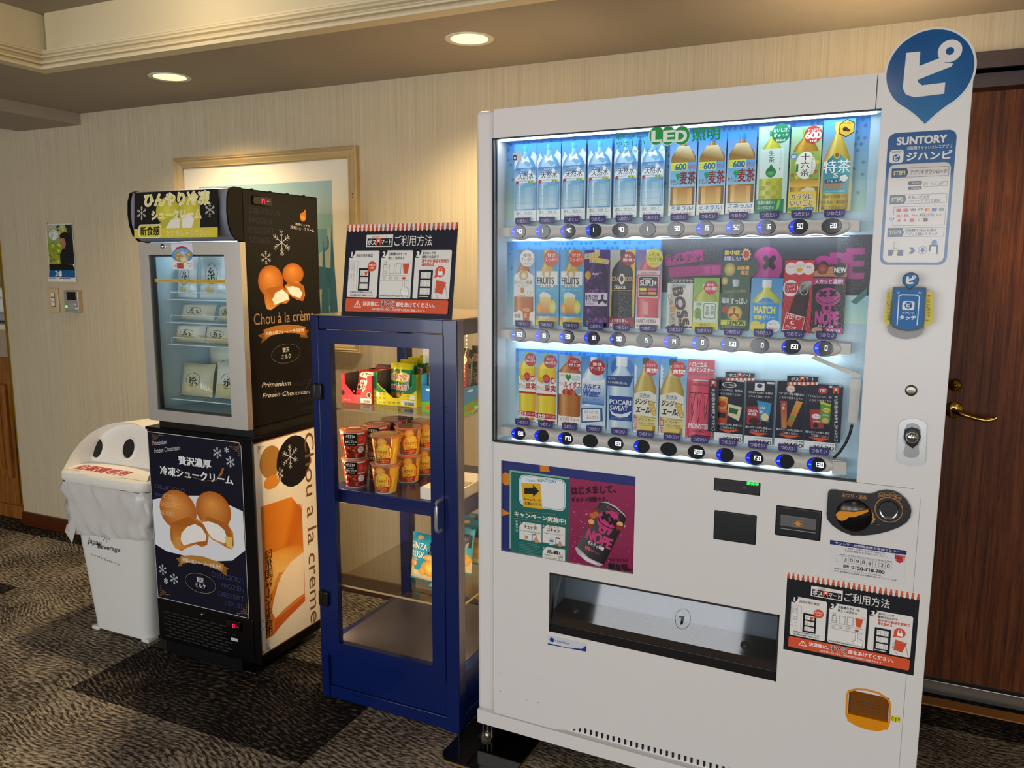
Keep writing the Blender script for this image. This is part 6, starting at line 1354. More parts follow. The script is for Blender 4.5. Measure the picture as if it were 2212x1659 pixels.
for (a, b_, sx, sy) in ((88, 118, 1, 1), (640, 190, -1, 1), (140, 1140, 1, -1), (690, 1262, -1, -1)): scroll(p, a, b_, sx, sy, G, .0011)
p.text('Primenium', (88, 145), (182, 185), '#d8d4d8', 0, .3, rot=.2); p.text('Frozen Choucream', (97, 182), (269, 234), '#d8d4d8', 0, .3, rot=.2)
for (a, b_, c, d) in ((475, 195, 532, 268), (547, 195, 578, 232), (558, 252, 616, 325), (130, 945, 180, 1012), (200, 1003, 255, 1072), (163, 1032, 188, 1068)): p.flake((a, b_), (c, d), .0016, '#e4e8f0')
p.text('贅沢濃厚', (255, 250), (464, 333), '#f4f2f4', .03); p.text('冷凍シュークリーム', (137, 312), (606, 438), '#f4f2f4', .03)
p.pline([(270, 345), (330, 380), (420, 412), (500, 405), (540, 330)], .0012, '#b98a4a'); p.poly([(535, 328), (549, 328), (535, 372), (514, 390)], '#a86a2c')
for t_, a, c in (('DELICIOUS', (107, 430), (297, 487)), ('FROZEN', (110, 485), (245, 533))): p.text(t_, a, c, '#454a78')
def plate(p):
    p.poly([(90, 530), (220, 505), (400, 505), (560, 555), (668, 605), (682, 855), (600, 920), (470, 925), (300, 890), (180, 860), (108, 815)], '#e8eaee')
plate(p)
p.ell((137, 470), (372, 725), '#b8621c', '#f0a552', off=(-.2, .35)); p.ell((368, 478), (592, 722), '#b45f1a', '#ee9f48', off=(-.1, .35))
for t_, a, c in (('OZEN', (160, 492), (245, 533)), ('DESSERT', (145, 540), (265, 590)), ('SERIES', (142, 596), (235, 642))): p.text(t_, a, c, '#e0b080')
def half(p, out, inn, dk='#b4641e', lt='#e09a44'):
    c, d = hx(dk), hx(lt); p.poly(out, dk, [dk if k % 2 else lt for k in range(len(out))]); p.poly(inn, '#fbf6ee')
half(p, [(200, 720), (215, 680), (260, 650), (320, 642), (380, 655), (430, 700), (452, 760), (440, 820), (405, 835), (370, 815), (320, 835), (275, 858), (235, 840), (208, 790)], [(275, 745), (310, 705), (360, 685), (405, 710), (435, 760), (430, 795), (380, 800), (330, 812), (290, 825), (270, 790)])
half(p, [(395, 665), (440, 642), (510, 650), (570, 685), (606, 740), (610, 820), (598, 850), (560, 835), (510, 805), (470, 785), (450, 760), (430, 700)], [(408, 672), (450, 668), (510, 690), (550, 725), (565, 770), (555, 810), (510, 795), (470, 775), (445, 740)])
p.poly([(552, 765), (600, 770), (600, 845), (565, 830)], '#e8c86a'); p.poly([(240, 770), (272, 765), (270, 830), (245, 820)], '#d8964a')
rb = [(268, 890), (340, 885), (420, 895), (500, 925), (548, 945), (535, 990), (480, 968), (400, 940), (330, 932), (272, 940)]
p.poly([(238, 902), (290, 900), (280, 955), (252, 958), (262, 930)], '#8c6428'); p.poly([(540, 950), (580, 970), (562, 985), (568, 1022), (525, 990)], '#8c6428'); p.poly(rb, '#b8863a'); p.text('阿蘇小国ジャージー牛乳使用', (283, 900), (530, 976), '#fbf4e8', .01)
p.ring((300, 1003), (494, 1126), .0012, '#a89a5c'); p.text('贅沢', (372, 1022), (418, 1066), '#f4f2f4', .01); p.text('ミルク', (362, 1058), (430, 1102), '#f4f2f4', .01)
for t_, a, c in (('DELICIOUS', (470, 990), (676, 1066)), ('FROZEN', (528, 1060), (678, 1122)), ('DESSERT', (512, 1114), (680, 1180)), ('SERIES', (552, 1174), (674, 1230))): p.text(t_, a, c, '#3c3f6c')
p.obj('front_poster', fz)
# side poster of the lower cabinet
def fx(cr, x=0.): return lambda a, c: F.x(*cr(a, c), x)
(y0, zt0), (y1, _), (_, zb0) = F.x(546, 956), F.x(692, 1342), F.x(567, 1416)
y1 = .385; zt0 = .838; zb0 = .098
p = Pr(fx(c4), right(.0006)); m_ = p.mp; p.mp = lambda a, c: (a, c)
p.back((y0, zt0), (y1, zb0), .0005, '#8a5a2c'); p.rect((y0, zt0), (y1, zb0), '#8a5a2c'); p.rect((y0+.003, zt0-.004), (y1-.003, zb0+.004), '#ece4d8'); p.mp = m_
p.ell((770, 185), (912, 395), '#a87838'); p.ell((797, 375), (902, 463), '#d88a2c'); p.ell((878, 120), (1098, 448), '#141218')
p.flake((912, 178), (1020, 335), .0016, '#f0f0f4'); p.flake((878, 322), (925, 412), .0012, '#f0f0f4')
p.poly([(778, 578), (975, 513), (1012, 560), (1040, 560), (1042, 600), (1058, 1000), (1062, 1150), (960, 1260), (870, 1330), (860, 1400), (812, 1425)], '#d87c20', ['#d8781c', '#e08a2c', '#c8681a', '#e8c8b0', '#c8681a', '#c87020', '#d88a30', '#e0a050', '#d88a38', '#c87828', '#c87020'])
p.poly([(830, 880), (1000, 810), (1050, 830), (1055, 870), (900, 1010), (830, 1170)], '#e8a040', ['#e8a848', '#c87020', '#d8882c', '#e8b058', '#f0c878', '#d88a30'])
p.poly([(1052, 868), (1058, 1130), (1000, 1170), (930, 1230), (872, 1290), (850, 1250), (860, 1180), (900, 1030), (970, 930)], '#f0e0cc'); p.poly([(868, 1060), (900, 985), (912, 1010), (880, 1100)], '#d88a3c')
p.poly([(870, 1300), (960, 1230), (1062, 1145), (1062, 1180), (980, 1260), (905, 1340), (860, 1400)], '#c8602c')
p.text('chou a la creme', (585, 650), (1610, 720), '#7a4a24', .0, rot=-PI/2) if False else None
ta, tb = F.x(*c4(1060, 110)), F.x(*c4(1160, 1290))
o = p.mp; p.mp = lambda a, c: (a, c)
ucx = (ta[0]+tb[0])/2-.004; L_ = ta[1]-tb[1]; p.text('Chou a la creme', (ucx-L_/2, (ta[1]+tb[1])/2+.026), (ucx+L_/2, (ta[1]+tb[1])/2-.026), '#7a4a24', .0, rot=-PI/2); p.mp = o
p.vtext('阿蘇小国ジャージー牛乳使用', (806, 865), (854, 1400), '#1c1612', .015)
scroll(p, 760, 190, .6, .6, '#6a4a38', .001); scroll(p, 815, 1490, .6, -.6, '#6a4a38', .001)
p.obj('side_poster', fz)
for (a, b_) in ((1920, 840), (1945, 1235), (1985, 660)):
    yy, zz = F.x(*g4(a, b_), .0); obj('side_screw', MB().lathe([(.004, 0), (.0035, .002), (0, .0025)], (0, max(yy, .006), zz), 'x', 12), 'zinc', fz)

# upper cabinet: hollow shell
UT, UB, UD = 1.657, .888, .372
UL = -.432
b = MB().box(UL, UL+.025, 0, UD, UB, UT).box(-.025, 0, 0, UD, UB, UT).box(UL, 0, UD-.025, UD, UB, UT).box(UL, 0, 0, UD, UT-.15, UT).box(UL, 0, 0, UD, UB, UB+.03)
obj('upper_body', b, 'freezer_black', fz)
b = MB().box(UL+.025, UL+.027, .0, UD-.025, UB+.03, UT-.15).box(-.027, -.025, .0, UD-.025, UB+.03, UT-.15).box(UL+.025, -.025, UD-.027, UD-.025, UB+.03, UT-.15).box(UL+.025, -.025, 0, UD-.025, UB+.03, UB+.032).box(UL+.025, -.025, 0, UD-.025, UT-.152, UT-.15)
obj('freezer_lining', b, 'freezer_lining', fz)
for k in range(4): obj('cap_bolt', MB().box(-.012, -.002, .05+.085*k, .056+.085*k, UT, UT+.004, r=.001), 'black_plastic', fz)
obj('freezer_led', MB().box(UL+.05, -.05, .10, .118, UT-.159, UT-.153), mat('freezer_light', '#fff', .5, emit='#d8f0ff', estr=14), fz)
# header
hp = [(0, UT), (-.03, UT+.001), (-.048, UT-.006), (-.058, UT-.035), (-.061, UT-.075), (-.058, UT-.11), (-.048, UT-.14), (-.028, UT-.160), (0, UT-.163)]
rows = [[(UL+.012, y, z), (-.006, y, z)] for y, z in hp]
obj('header_box', MB().grid(rows), mat('header_silver', '#9a9fb0', .25, .4), fz)
hq = [(y*1.04, UT-.081+(z-UT+.081)*1.02) for y, z in hp]
for x0, x1 in ((-.006, .0), (UL, UL+.012)): obj('header_cap', MB().prism(hq, x0, x1, 'x'), 'freezer_black', fz)
hx0, hz0 = F.y(290, 515, -.078)
ty, tz = F.x(300, 416, hx0)
mp, pl = tilted(F, (hx0, -.078, hz0), (1, 0, 0), (0, .012, tz-hz0))
ch = crop(280, 400, 9.217)
p = Pr(lambda a, c: mp(*ch(a, c)), pl)
x1_ = mp(470, 514)[0]; h_ = mp(301, 416)[1]
p.mp = lambda a, c: (x1_*a, h_*(1-c)); p.back((0, 0), (1, 1), .0006, '#16140f'); p.rect((0, 0), (1, 1), '#16140f'); p.rect((0, .795), (1, 1), '#d8c83c')
p.ell((.27, .12), (.55, .72), '#b8ae34', '#dcd458'); p.ell((.53, .12), (.8, .7), '#b4aa30', '#d8d050'); p.poly([(.3, .7), (.45, .56), (.58, .55), (.58, .795), (.33, .795)], '#bcb23c'); p.poly([(.39, .795), (.45, .62), (.52, .56), (.58, .62), (.57, .795)], '#eae6dc'); p.poly([(.56, .5), (.8, .45), (.8, .795), (.56, .795)], '#c8be48'); p.poly([(.57, .52), (.68, .5), (.73, .62), (.7, .795), (.59, .795)], '#eeeae2')
p.flake((.03, .3), (.155, .6), .0014, '#e8e4d8'); p.flake((.85, .28), (.97, .58), .0014, '#e8e4d8')
p.text('ひんやり冷凍', (.13, .035), (.9, .31), '#e2d65c', .02, out='#f4ecd8', ob=.075); p.text('シュークリーム', (.22, .41), (.81, .6), '#e2d65c', .02, out='#f4ecd8', ob=.07)
p.rr((.055, .7), (.34, .99), .012, '#f4ecd8'); p.rr((.065, .715), (.33, .975), .011, '#d8cc48'); p.text('新食感', (.08, .745), (.315, .94), '#14120c', .03)
p.text('をお楽しみください!', (.4, .83), (.91, .965), '#f0e6b8', .01)
p.obj('header_poster', fz)
# door: four mitred steel members round a pane
dl, dr_, dt, db = -.4351, .0078, 1.4904, .8878; il, ir, it, ib = -.391, -.060, 1.4515, .9265; dy0, dy1 = -.0255, -.002
C4 = [(dl, db), (dr_, db), (dr_, dt), (dl, dt)]; I4 = [(il, ib), (ir, ib), (ir, it), (il, it)]
for k in range(4):
    a, c = C4[k], C4[(k+1) % 4]; e, f_ = I4[(k+1) % 4], I4[k]
    m = MB().prism([a, c, e, f_], dy0, dy1)
    s_ = .006; cx, cz = (il+ir)/2, (it+ib)/2
    obj('door_frame', m, 'steel', fz)
obj('door_gasket', MB().box(il-.001, il+.006, dy0+.006, dy1, ib, it).box(ir-.004, ir+.001, dy0+.006, dy1, ib, it).box(il, ir, dy0+.006, dy1, it-.006, it+.001).box(il, ir, dy0+.006, dy1, ib-.001, ib+.004), 'dark_grey', fz)
obj('door_pane', MB().box(il, ir, -.012, -.009, ib, it), 'glass_tint', fz)
x, z = F.y(*ch(660, 1218), dy0)
obj('door_lock', MB().lathe([(0, -.006), (.005, -.006), (.0085, -.003), (.0085, 0)], (x, dy0, z), 'y', 22), 'chrome', fz)
cg = crop(310, 540, 8.295)
p = Pr(fy(cg, -.0125), front(-.0125)); p.rect((138, 528), (1485, 588), '#d8b040'); p.rect((138, 518), (1485, 592), '#d8b040'); p.text('現金、クレジットカード、PayPay、LINEPay、auPayがご利用いただけます。', (148, 530), (1455, 586), '#4a3a14', .005); p.obj('payment_strip', fz)
x0, z1 = F.y(*ch(825, 1160), dy0-.001); x1, z0 = F.y(*cg(900, 352), dy0-.001)
p = Pr(lambda a, c: (x0+(x1-x0)*a, z1-(z1-z0)*c), front(dy0-.001)); p.back((0, 0), (1, 1), .0005, '#e6e4e4'); p.rect((0, 0), (1, 1), '#e8e6e8'); p.ell((.0, .18), (1.0, .72), '#3c86cc', '#d8e8f0', off=(0, .5)); p.poly([(.2, .16), (.5, .1), (.78, .16), (.76, .22), (.5, .17), (.22, .23)], '#c83048'); p.text('冷凍', (.32, .24), (.68, .34), '#4f98c4', .03); p.text('シュークリーム', (.16, .38), (.82, .46), '#6aa8cc', .02)
for k, (a, c) in enumerate(((.18, .32), (.66, .32), (.14, .46), (.34, .46))): p.ell((a, c), (a+.26, c+.2), '#a8823c', '#e0c878')
p.ell((.36, .5), (.76, .74), '#d0c078', '#f0e8c0'); p.rect((.22, .75), (.54, .97), '#cc5a44'); p.text('1個', (.08, .83), (.2, .9), '#1c1c1c', .01); p.text('240円', (.26, .77), (.48, .84), '#2c1410', .01); p.text('(税込)', (.3, .88), (.5, .95), '#2c1410', .01); p.ell((.66, .68), (.98, .98), '#f0f0ec'); p.text('阿蘇小国', (.72, .74), (.92, .79), '#2c2c2c', .01); p.text('ジャージー牛乳', (.69, .81), (.95, .86), '#2c2c2c', .01); p.text('使用', (.77, .88), (.88, .92), '#2c2c2c', .01)
p.obj('door_flyer', fz)
# wire shelves
SZ = []
for k, (py, zz) in enumerate(((649, 0), (699, 0), (747, 0), (866, 0))):
    z = F.y(430, py, .04)[1]; SZ.append(z)
    b = MB()
    b.tube([(UL+.035, .035, z), (-.035, .035, z)], .0022, 0, 6).tube([(UL+.035, .32, z), (-.035, .32, z)], .002, 0, 6)
    if k < 3: b.tube([(UL+.06, .034, z), (UL+.06, .034, z+.02), (UL+.068, .034, z+.026), (-.06, .034, z+.026), (-.052, .034, z+.02), (-.052, .034, z)], .0018, 0, 6)
    for i in range(17): xx = UL+.037+i*(-.035-UL-.037)/16; b.tube([(xx, .035, z), (xx, .32, z)], .0013, 0, 4)
    obj('wire_shelf', b, 'wire_white', fz)
# side graphics of the upper cabinet
c3 = crop(280, 390, 3.071)
p = Pr(fx(c3), right(.0007)); pm = p.mp; p.mp = lambda a, c: (a, c); p.back((.004, UT-.004), (UD-.004, UB+.004), .0006, '#0b0a0b'); p.mp = pm
for k, (t_, w) in enumerate((('DELICIOUS', 995), ('FROZEN', 942), ('DESSERT', 960), ('SERIES', 928))): p.text(t_, (792, (177, 243, 307, 373)[k]), (w, (232, 290, 357, 417)[k]), '#2c2c40', .0)
p.flake((945, 322), (1068, 498), .0018, '#e8e8ec'); p.flake((868, 465), (938, 558), .0013, '#e8e8ec')
p.ell((1128, 212), (1168, 272), '#c8741c', '#f0b050'); p.poly([(1130, 235), (1165, 190), (1168, 240)], '#cc7a20'); p.text('濃厚リッチな', (1097, 283), (1195, 307), '#e8e4dc', .01, rot=-.06); p.text('冷凍シュークリーム', (1065, 303), (1222, 338), '#e8e4dc', .01, rot=-.06)
p.ell((850, 562), (1018, 775), '#b8601c', '#f0a048', off=(-.2, .4)); p.ell((1012, 548), (1152, 690), '#b4601a', '#ec9840', off=(-.1, .4))
half(p, [(892, 770), (905, 720), (950, 695), (1010, 698), (1050, 740), (1062, 790), (1040, 815), (1000, 815), (955, 845), (935, 862), (908, 850), (895, 810)], [(945, 790), (965, 745), (1010, 722), (1048, 755), (1055, 790), (1010, 805), (960, 825)])
half(p, [(1025, 700), (1060, 672), (1110, 668), (1155, 700), (1162, 760), (1148, 800), (1110, 790), (1070, 770), (1050, 740)], [(1040, 708), (1080, 700), (1125, 715), (1145, 750), (1130, 780), (1080, 765), (1058, 745)])
p.text('Chou à la crème', (820, 884), (1222, 924), '#b08a68', .0)
p.poly([(848, 1028), (905, 1000), (912, 1050), (868, 1082), (880, 1050)], '#7a4e1c'); p.poly([(1130, 1000), (1190, 990), (1172, 1018), (1185, 1045), (1130, 1040)], '#7a4e1c'); p.poly([(885, 990), (960, 965), (1040, 955), (1110, 958), (1165, 970), (1162, 1030), (1100, 1012), (1030, 1010), (950, 1025), (898, 1050)], '#a86c28'); p.text('阿蘇小国ジャージー牛乳使用', (902, 1003), (1152, 1001), '#f4ece0', .01)
p.ring((938, 1083), (1130, 1212), .0008, '#8a847c'); p.text('贅沢', (1012, 1110), (1058, 1136), '#e0dcd4', .01); p.text('ミルク', (1005, 1155), (1070, 1178), '#e0dcd4', .01)
p.text('Primenium', (878, 1352), (1068, 1347), '#e4e0dc', 0, .3, rot=-.08); p.text('Frozen Choucream', (882, 1432), (1195, 1394), '#e4e0dc', 0, .3, rot=-.08); p.pline([(985, 1320), (960, 1400), (1060, 1430), (1160, 1400), (1200, 1315)], .0012, '#7a5a38')
for t_, a, c in (('DELICIOUS', (1065, 1343), (1275, 1327)), ('FROZEN', (1085, 1400), (1270, 1384)), ('DESSERT', (1100, 1457), (1275, 1440)), ('SERIES', (1135, 1510), (1262, 1495))): p.text(t_, a, c, '#262636')
p.obj('side_graphics', fz)
yy0, zz1 = F.x(*c3(810, 98)); yy1, zz0 = F.x(*c3(938, 172))
obj('side_controller', MB().box(.0, .006, yy0, yy1, zz0, zz1, r=.003), 'black_gloss', fz)
p = Pr(fx(c3, .0062), right(.0064)); p.seg('17', (866, 118), (898, 152), '#fff'); p.rect((912, 136), (926, 142), '#fff'); p.obj('side_readout', fz, 'led_red')

# ---------------------------------------------------------------- soft pouches
def bulge(w, h, d):
    def f(u, v):
        a = max(0, 1-abs(2*u/w)**3.0); b_ = max(0, 1-abs(2*v/h-1)**4.0); return d/2*(a**.6)*(b_**.6)+.0006*math.sin(u*260+v*90)*(a*b_)
    return f
def pouch(w, h, d, colfn, art, name, mat_='print_gloss', nx=14, ny=16, **k):
    """sealed bag: bulging front and back, flat crimped ends, print following the front"""
    f = bulge(w, h, d); b = MB()
    wid = lambda v: 1-.06*math.sin(PI*v/h)
    for sg in (-1, 1):
        V_ = []; Fc = []; Cc = []
        for j in range(ny+1):
            for i in range(nx+1):
                u, v = w*(i/nx-.5), h*j/ny; V_.append((u*wid(v), sg*f(u, v)+sg*.0002, v))
        for j in range(ny):
            for i in range(nx):
                q = [j*(nx+1)+i, j*(nx+1)+i+1, (j+1)*(nx+1)+i+1, (j+1)*(nx+1)+i]
                if sg > 0: q = q[::-1]
                Fc.append(q); Cc.append(C3(colfn((i+.5)/nx, 1-(j+.5)/ny)))
        b.add(V_, Fc, 0, True, Cc)
    p = Pr(lambda a, c: (w*(a-.5), h*(1-c)), lambda u, v, dd: (u*wid(v), -f(u, v)-.0005-dd, v)); p.b = b; p.du = .009
    if art: art(p)
    return b
def standing(mb, name, label, cat, loc, rz=0, rx=0, group=None, m='print_gloss'):
    o = obj(name, mb, [m]); o.location = loc; o.rotation_euler = (rx, 0, rz); return tag(o, label, cat, group)
CREAM = ('#d8d2be', '#cfc7a8', '#e4dfd0')
def puffart(p):
    p.ring((.28, .3), (.74, .72), .0016, '#3c342c'); p.text('糸', (.36, .38), (.66, .66), '#2a241e', .02); p.ell((.28, .74), (.6, .9), '#d8c890')
rg = random.Random(21)
PUFF = []
spots = [(1, -.30, .14, .13, 'folded over the top basket of the freezer'), (1, -.16, .15, .12, 'standing beside the freezer lamp'),
         (1, -.085, .10, .115, 'leaning at the right of the upper basket'),
         (2, -.315, .10, .05, ''), (2, -.20, .10, .05, ''), (2, -.09, .10, .05, '')]
lay = [  # shelf index, x, y, width, height, lean, label
 (0, -.350, .09, .10, .15, -.12, 'white cream puff bag hanging limp at the left of the top wire shelf'),
 (0, -.235, .10, .125, .165, -.08, 'white cream puff bag standing tall in the middle of the top wire shelf'),
 (0, -.120, .10, .09, .13, -.15, 'narrow white cream puff bag at the right of the top wire shelf'),
 (1, -.318, .10, .16, .058, -.3, 'grey-white cream puff bag slumped over the second wire shelf'),
 (1, -.165, .10, .12, .056, -.25, 'creased cream puff bag at the right end of the second wire shelf'),
 (2, -.334, .08, .13, .06, -.2, 'short cream puff bag with brush mark on the third wire shelf'),
 (2, -.195, .08, .13, .06, -.2, 'short cream puff bag beside another on the third wire shelf'),
 (3, -.325, .085, .15, .115, -.2, 'frosted cream puff bag with brush mark on the lowest shelf'),
 (3, -.165, .085, .15, .125, -.18, 'large frosted cream puff bag at the right of the lowest shelf'),
 (3, -.27, .2, .24, .17, -.08, 'big pale cream puff bag behind the frosted ones on the lowest shelf')]
for k, (sx_, x, y, w_, h_, ln, lb) in enumerate(lay):
    c_ = CREAM[k % 3] if sx_ else '#dfe6e8'
    mb = pouch(w_, h_, .05 if sx_ else .03, lambda u, v, c_=c_: c_ if v < .6 else ('#d8c9a0' if sx_ > 1 else c_), puffart, 'x', nx=10, ny=10)
    o = standing(mb, 'cream_puff_bag', lb, 'snack bag', F.world(x, y, SZ[sx_]+.0065), FY+rg.uniform(-.12, .12), ln, 'cream puff bags in the freezer', 'print_gloss')

# ================================================================ blue glass cabinet
K = Frame(-.5772, -.0178, .0194)
KL, KY = (-.5772, -.0178, 0), .0194
KW, KD, KH = .5193, .52, 1.2665
kb = thing('display_cabinet', 'tall narrow blue metal display cabinet with glass door and lit shelves', 'cabinet', KL, KY)
def post(x0, x1, y0, y1): obj('corner_post', MB().box(x0, x1, y0, y1, .004, KH, r=.003), 'blue_paint', kb)
post(0, .029, 0, .042); post(.471, KW, 0, .042); post(0, .042, KD-.042, KD); post(KW-.042, KW, KD-.042, KD)
def rail(name, *a, r=.002, m='blue_paint'): return obj(name, MB().box(*a, r=r), m, kb)
rail('top_rail', .029, .471, .004, .04, 1.2245, KH-.001); rail('top_rail', .03, KW-.04, KD-.036, KD-.004, 1.2245, KH-.001)
rail('side_rail', .003, .028, .042, KD-.042, 1.2205, KH-.001, m='blue_dark'); rail('side_rail', KW-.03, KW-.002, .042, KD-.042, 1.2205, KH-.001, m='blue_dark')
for y0, y1 in ((.006, .036), (KD-.036, KD-.006)): rail('bottom_rail', .029, .471, y0, y1, .006, .047)
for x0 in (.004, KW-.03): rail('bottom_rail', x0, x0+.026, .042, KD-.042, .006, .047); rail('lower_rail', x0, x0+.026, .042, KD-.042, .155, .19)
rail('lower_panel', .029, .471, .012, .03, .047, .158)
for x0 in (.008, KW-.02): rail('side_panel', x0, x0+.012, .042, KD-.042, .047, .155, r=0)
rail('back_panel', .03, KW-.04, KD-.02, KD-.01, .047, .19, r=0)
obj('top_plate', MB().box(.004, KW-.004, .002, KD-.002, KH-.001, KH+.0015), mat('top_grey', '#8e7c68', .25), kb)
obj('floor_panel', MB().box(.03, KW-.03, .035, KD-.035, .186, .192), mat('panel_grey', '#4a4858', .35), kb)
gl = 'glass'
obj('side_glass', MB().box(KW-.016, KW-.012, .042, KD-.042, .19, 1.2205), gl, kb); obj('side_glass', MB().box(.012, .016, .042, KD-.042, .19, 1.2205), gl, kb)
obj('back_glass', MB().box(.04, KW-.04, KD-.022, KD-.018, .19, 1.2245), gl, kb)
# door
d0, d1, dz0, dz1 = .030, .4745, .1635, 1.2225; g0, g1, gz0, gz1 = .0776, .4293, .2092, 1.1814
C4 = [(d0, dz0), (d1, dz0), (d1, dz1), (d0, dz1)]; I4 = [(g0, gz0), (g1, gz0), (g1, gz1), (g0, gz1)]
for k in range(4): obj('door_frame', MB().prism([C4[k], C4[(k+1) % 4], I4[(k+1) % 4], I4[k]], -.004, .018), 'blue_paint', kb)
obj('door_glass', MB().box(g0-.004, g1+.004, .008, .012, gz0-.004, gz1+.004), gl, kb)
c6 = crop(670, 860, 3.529)
hx0, hz1 = K.y(*c6(940, 750), -.004); hz0 = K.y(*c6(940, 1010), -.004)[1]; hx0 = K.y(*c6(1000, 880), -.004)[0]
obj('door_handle', MB().tube([(hx0, -.004, hz1-.006), (hx0, -.022, hz1-.006), (hx0, -.031, hz1-.012), (hx0, -.034, hz1-.022), (hx0, -.034, hz0+.022), (hx0, -.031, hz0+.012), (hx0, -.022, hz0+.006), (hx0, -.004, hz0+.006)], .0055, 0, 12), 'silver_paint', kb)
x, z = K.y(*c6(972, 875), -.004); obj('handle_lock', MB().lathe([(0, -.002), (.0025, -.002), (.003, 0)], (x, -.004, z), 'y', 12), 'steel_dark', kb)
for py in (846, 1290):
    z = K.y(688, py, -.01)[1]
    obj('hinge', MB().box(.008, .022, -.014, .0, z-.024, z+.024, r=.003).box(.0225, .046, -.016, -.003, z-.024, z+.024, r=.003), 'black_plastic', kb)
for py in (879, 891, 1330, 1342):
    x, z = K.y(963 if py < 1000 else 968.5, py, 0); obj('rivet', MB().lathe([(0, -.0008), (.0016, -.0005), (.002, 0)], (x, 0, z), 'y', 8), 'black_plastic', kb)
# shelves
S1, S2, S3 = .975, .712, .392
obj('glass_shelf', MB().box(.022, KW-.022, .036, KD-.03, S1-.006, S1, r=.001), 'acrylic', kb)
obj('shelf_edge', MB().box(.022, KW-.022, .0345, .036, S1-.006, S1), mat('edge_cream', '#c8b07c', .4), kb)
obj('metal_shelf', MB().box(.022, KW-.022, .036, KD-.03, S2-.045, S2, r=.002), 'blue_paint', kb)
obj('acrylic_shelf', MB().box(.022, KW-.022, .036, KD-.03, S3-.006, S3, r=.001), glass('acrylic_smoke', (.82, .8, .74), .8, .03), kb)
obj('shelf_edge', MB().box(.022, KW-.022, .0345, .036, S3-.006, S3), 'edge_cream', kb)
obj('shelf_edge', MB().box(KW-.022, KW-.0205, .036, KD-.03, S3-.006, S3), 'edge_cream', kb)
# light strips with their diodes inside the front posts
for x0, s_ in ((.031, 1), (KW-.0485, -1)):
    obj('led_tape', MB().box(x0-.001, x0+.006, .0425, .0435, .2, 1.21), 'white_plastic', kb)
    b = MB()
    for k in range(60):
        z = .205+.0168*k; b.box(x0, x0+.004, .0435, .0448, z, z+.004)
    o = obj('led_diodes', b, 'led_warm', kb); o['kind'] = 'stuff'
obj('power_cable', MB().tube([(.03, .46, .012), (-.02, .40, .006), (-.06, .36, .006), (-.12, .40, .006), (-.16, .5, .006), (-.1, .6, .006)], .004), 'cable', kb)

# ---------------------------------------------------------------- instruction board on the cabinet
bx0, by0 = K.z(737, 683, KH+.0015); bx1 = K.z(980, 691, KH+.0015)[0]
ty, tz = K.x(750, 486, bx0)
H = math.hypot(ty-by0, tz-KH-.0015)
O = Vector((bx0, by0, KH+.0015)); Vv = Vector((0, ty-by0, tz-KH-.0015)).normalized(); N = Vector((1, 0, 0)).cross(Vv)
Wd = bx1-bx0
bd = thing('instruction_board', 'navy instruction board with red striped top standing on the blue cabinet', 'sign', K.world(bx0+Wd/2, by0, KH+.0015), KY)
p = Pr(lambda a, c: (Wd*(a-.5), H*(1-c)), lambda u, v, d: tuple(Vector((u, 0, .0005))+Vv*v+N*d)); p.back((0, 0), (1, 1), .002, '#ddd6ca'); guide(p, '#15172a')
p.obj('printed_board', bd)
obj('easel_leg', MB().prism([(.004, .001), (.004+Vv.y*H*.8, Vv.z*H*.8), (.02+Vv.y*H*.8, .001)], -.0015, .0015, 'x'), mat('easel_card', '#8c8478', .7), bd)

# ---------------------------------------------------------------- snacks on the glass shelf
def kw(x, y, z): return K.world(x, y, z)
def tray_box(x0, y0, w, d, h, fh, label, cols, art):
    """open-fronted shelf carton with a notch cut in its face"""
    t = thing('snack_carton', label, 'box', kw(x0+w/2, y0, S1+.001), KY)
    c1, c2 = cols; b = MB(); W2 = w/2
    def wall(poly, y0_, y1_, c): n0 = len(b.f); b.prism(poly, y0_, y1_); b.c[n0:] = [C3(c)]*(len(b.f)-n0)
    wall([(-W2, 0), (W2, 0), (W2, h), (W2-.012, h), (W2-.012, fh), (.012, .026), (-.01, .026), (-W2+.022, fh-.01), (-W2+.012, fh), (-W2+.012, h), (-W2, h)], 0, .0015, c1)
    wall([(-W2, 0), (W2, 0), (W2, h+.012), (-W2, h+.012)], d-.0015, d, '#6f665c')
    n0 = len(b.f); b.box(-W2+.0016, -W2+.002, .002, d-.002, .002, h-.001).box(W2-.002, W2-.0016, .002, d-.002, .002, h-.001); b.c[n0:] = [C3('#7a7266')]*(len(b.f)-n0)
    n0 = len(b.f); b.box(-W2, -W2+.0015, .0015, d, 0, h).box(W2-.0015, W2, .0015, d, 0, h).box(-W2, W2, .0015, d, 0, .0015); b.c[n0:] = [C3(c2)]*(len(b.f)-n0)
    p = Pr(lambda a, c: (w*(a-.5), h*(1-c)), front(0.)); p.b = b; art(p)
    # side print
    obj('carton', b, 'print', t); return t
bs0 = K.z(808.5, 873.4, S1); bs1 = K.z(897.5, 882.5, S1)
YW = bs1[0]-bs0[0]
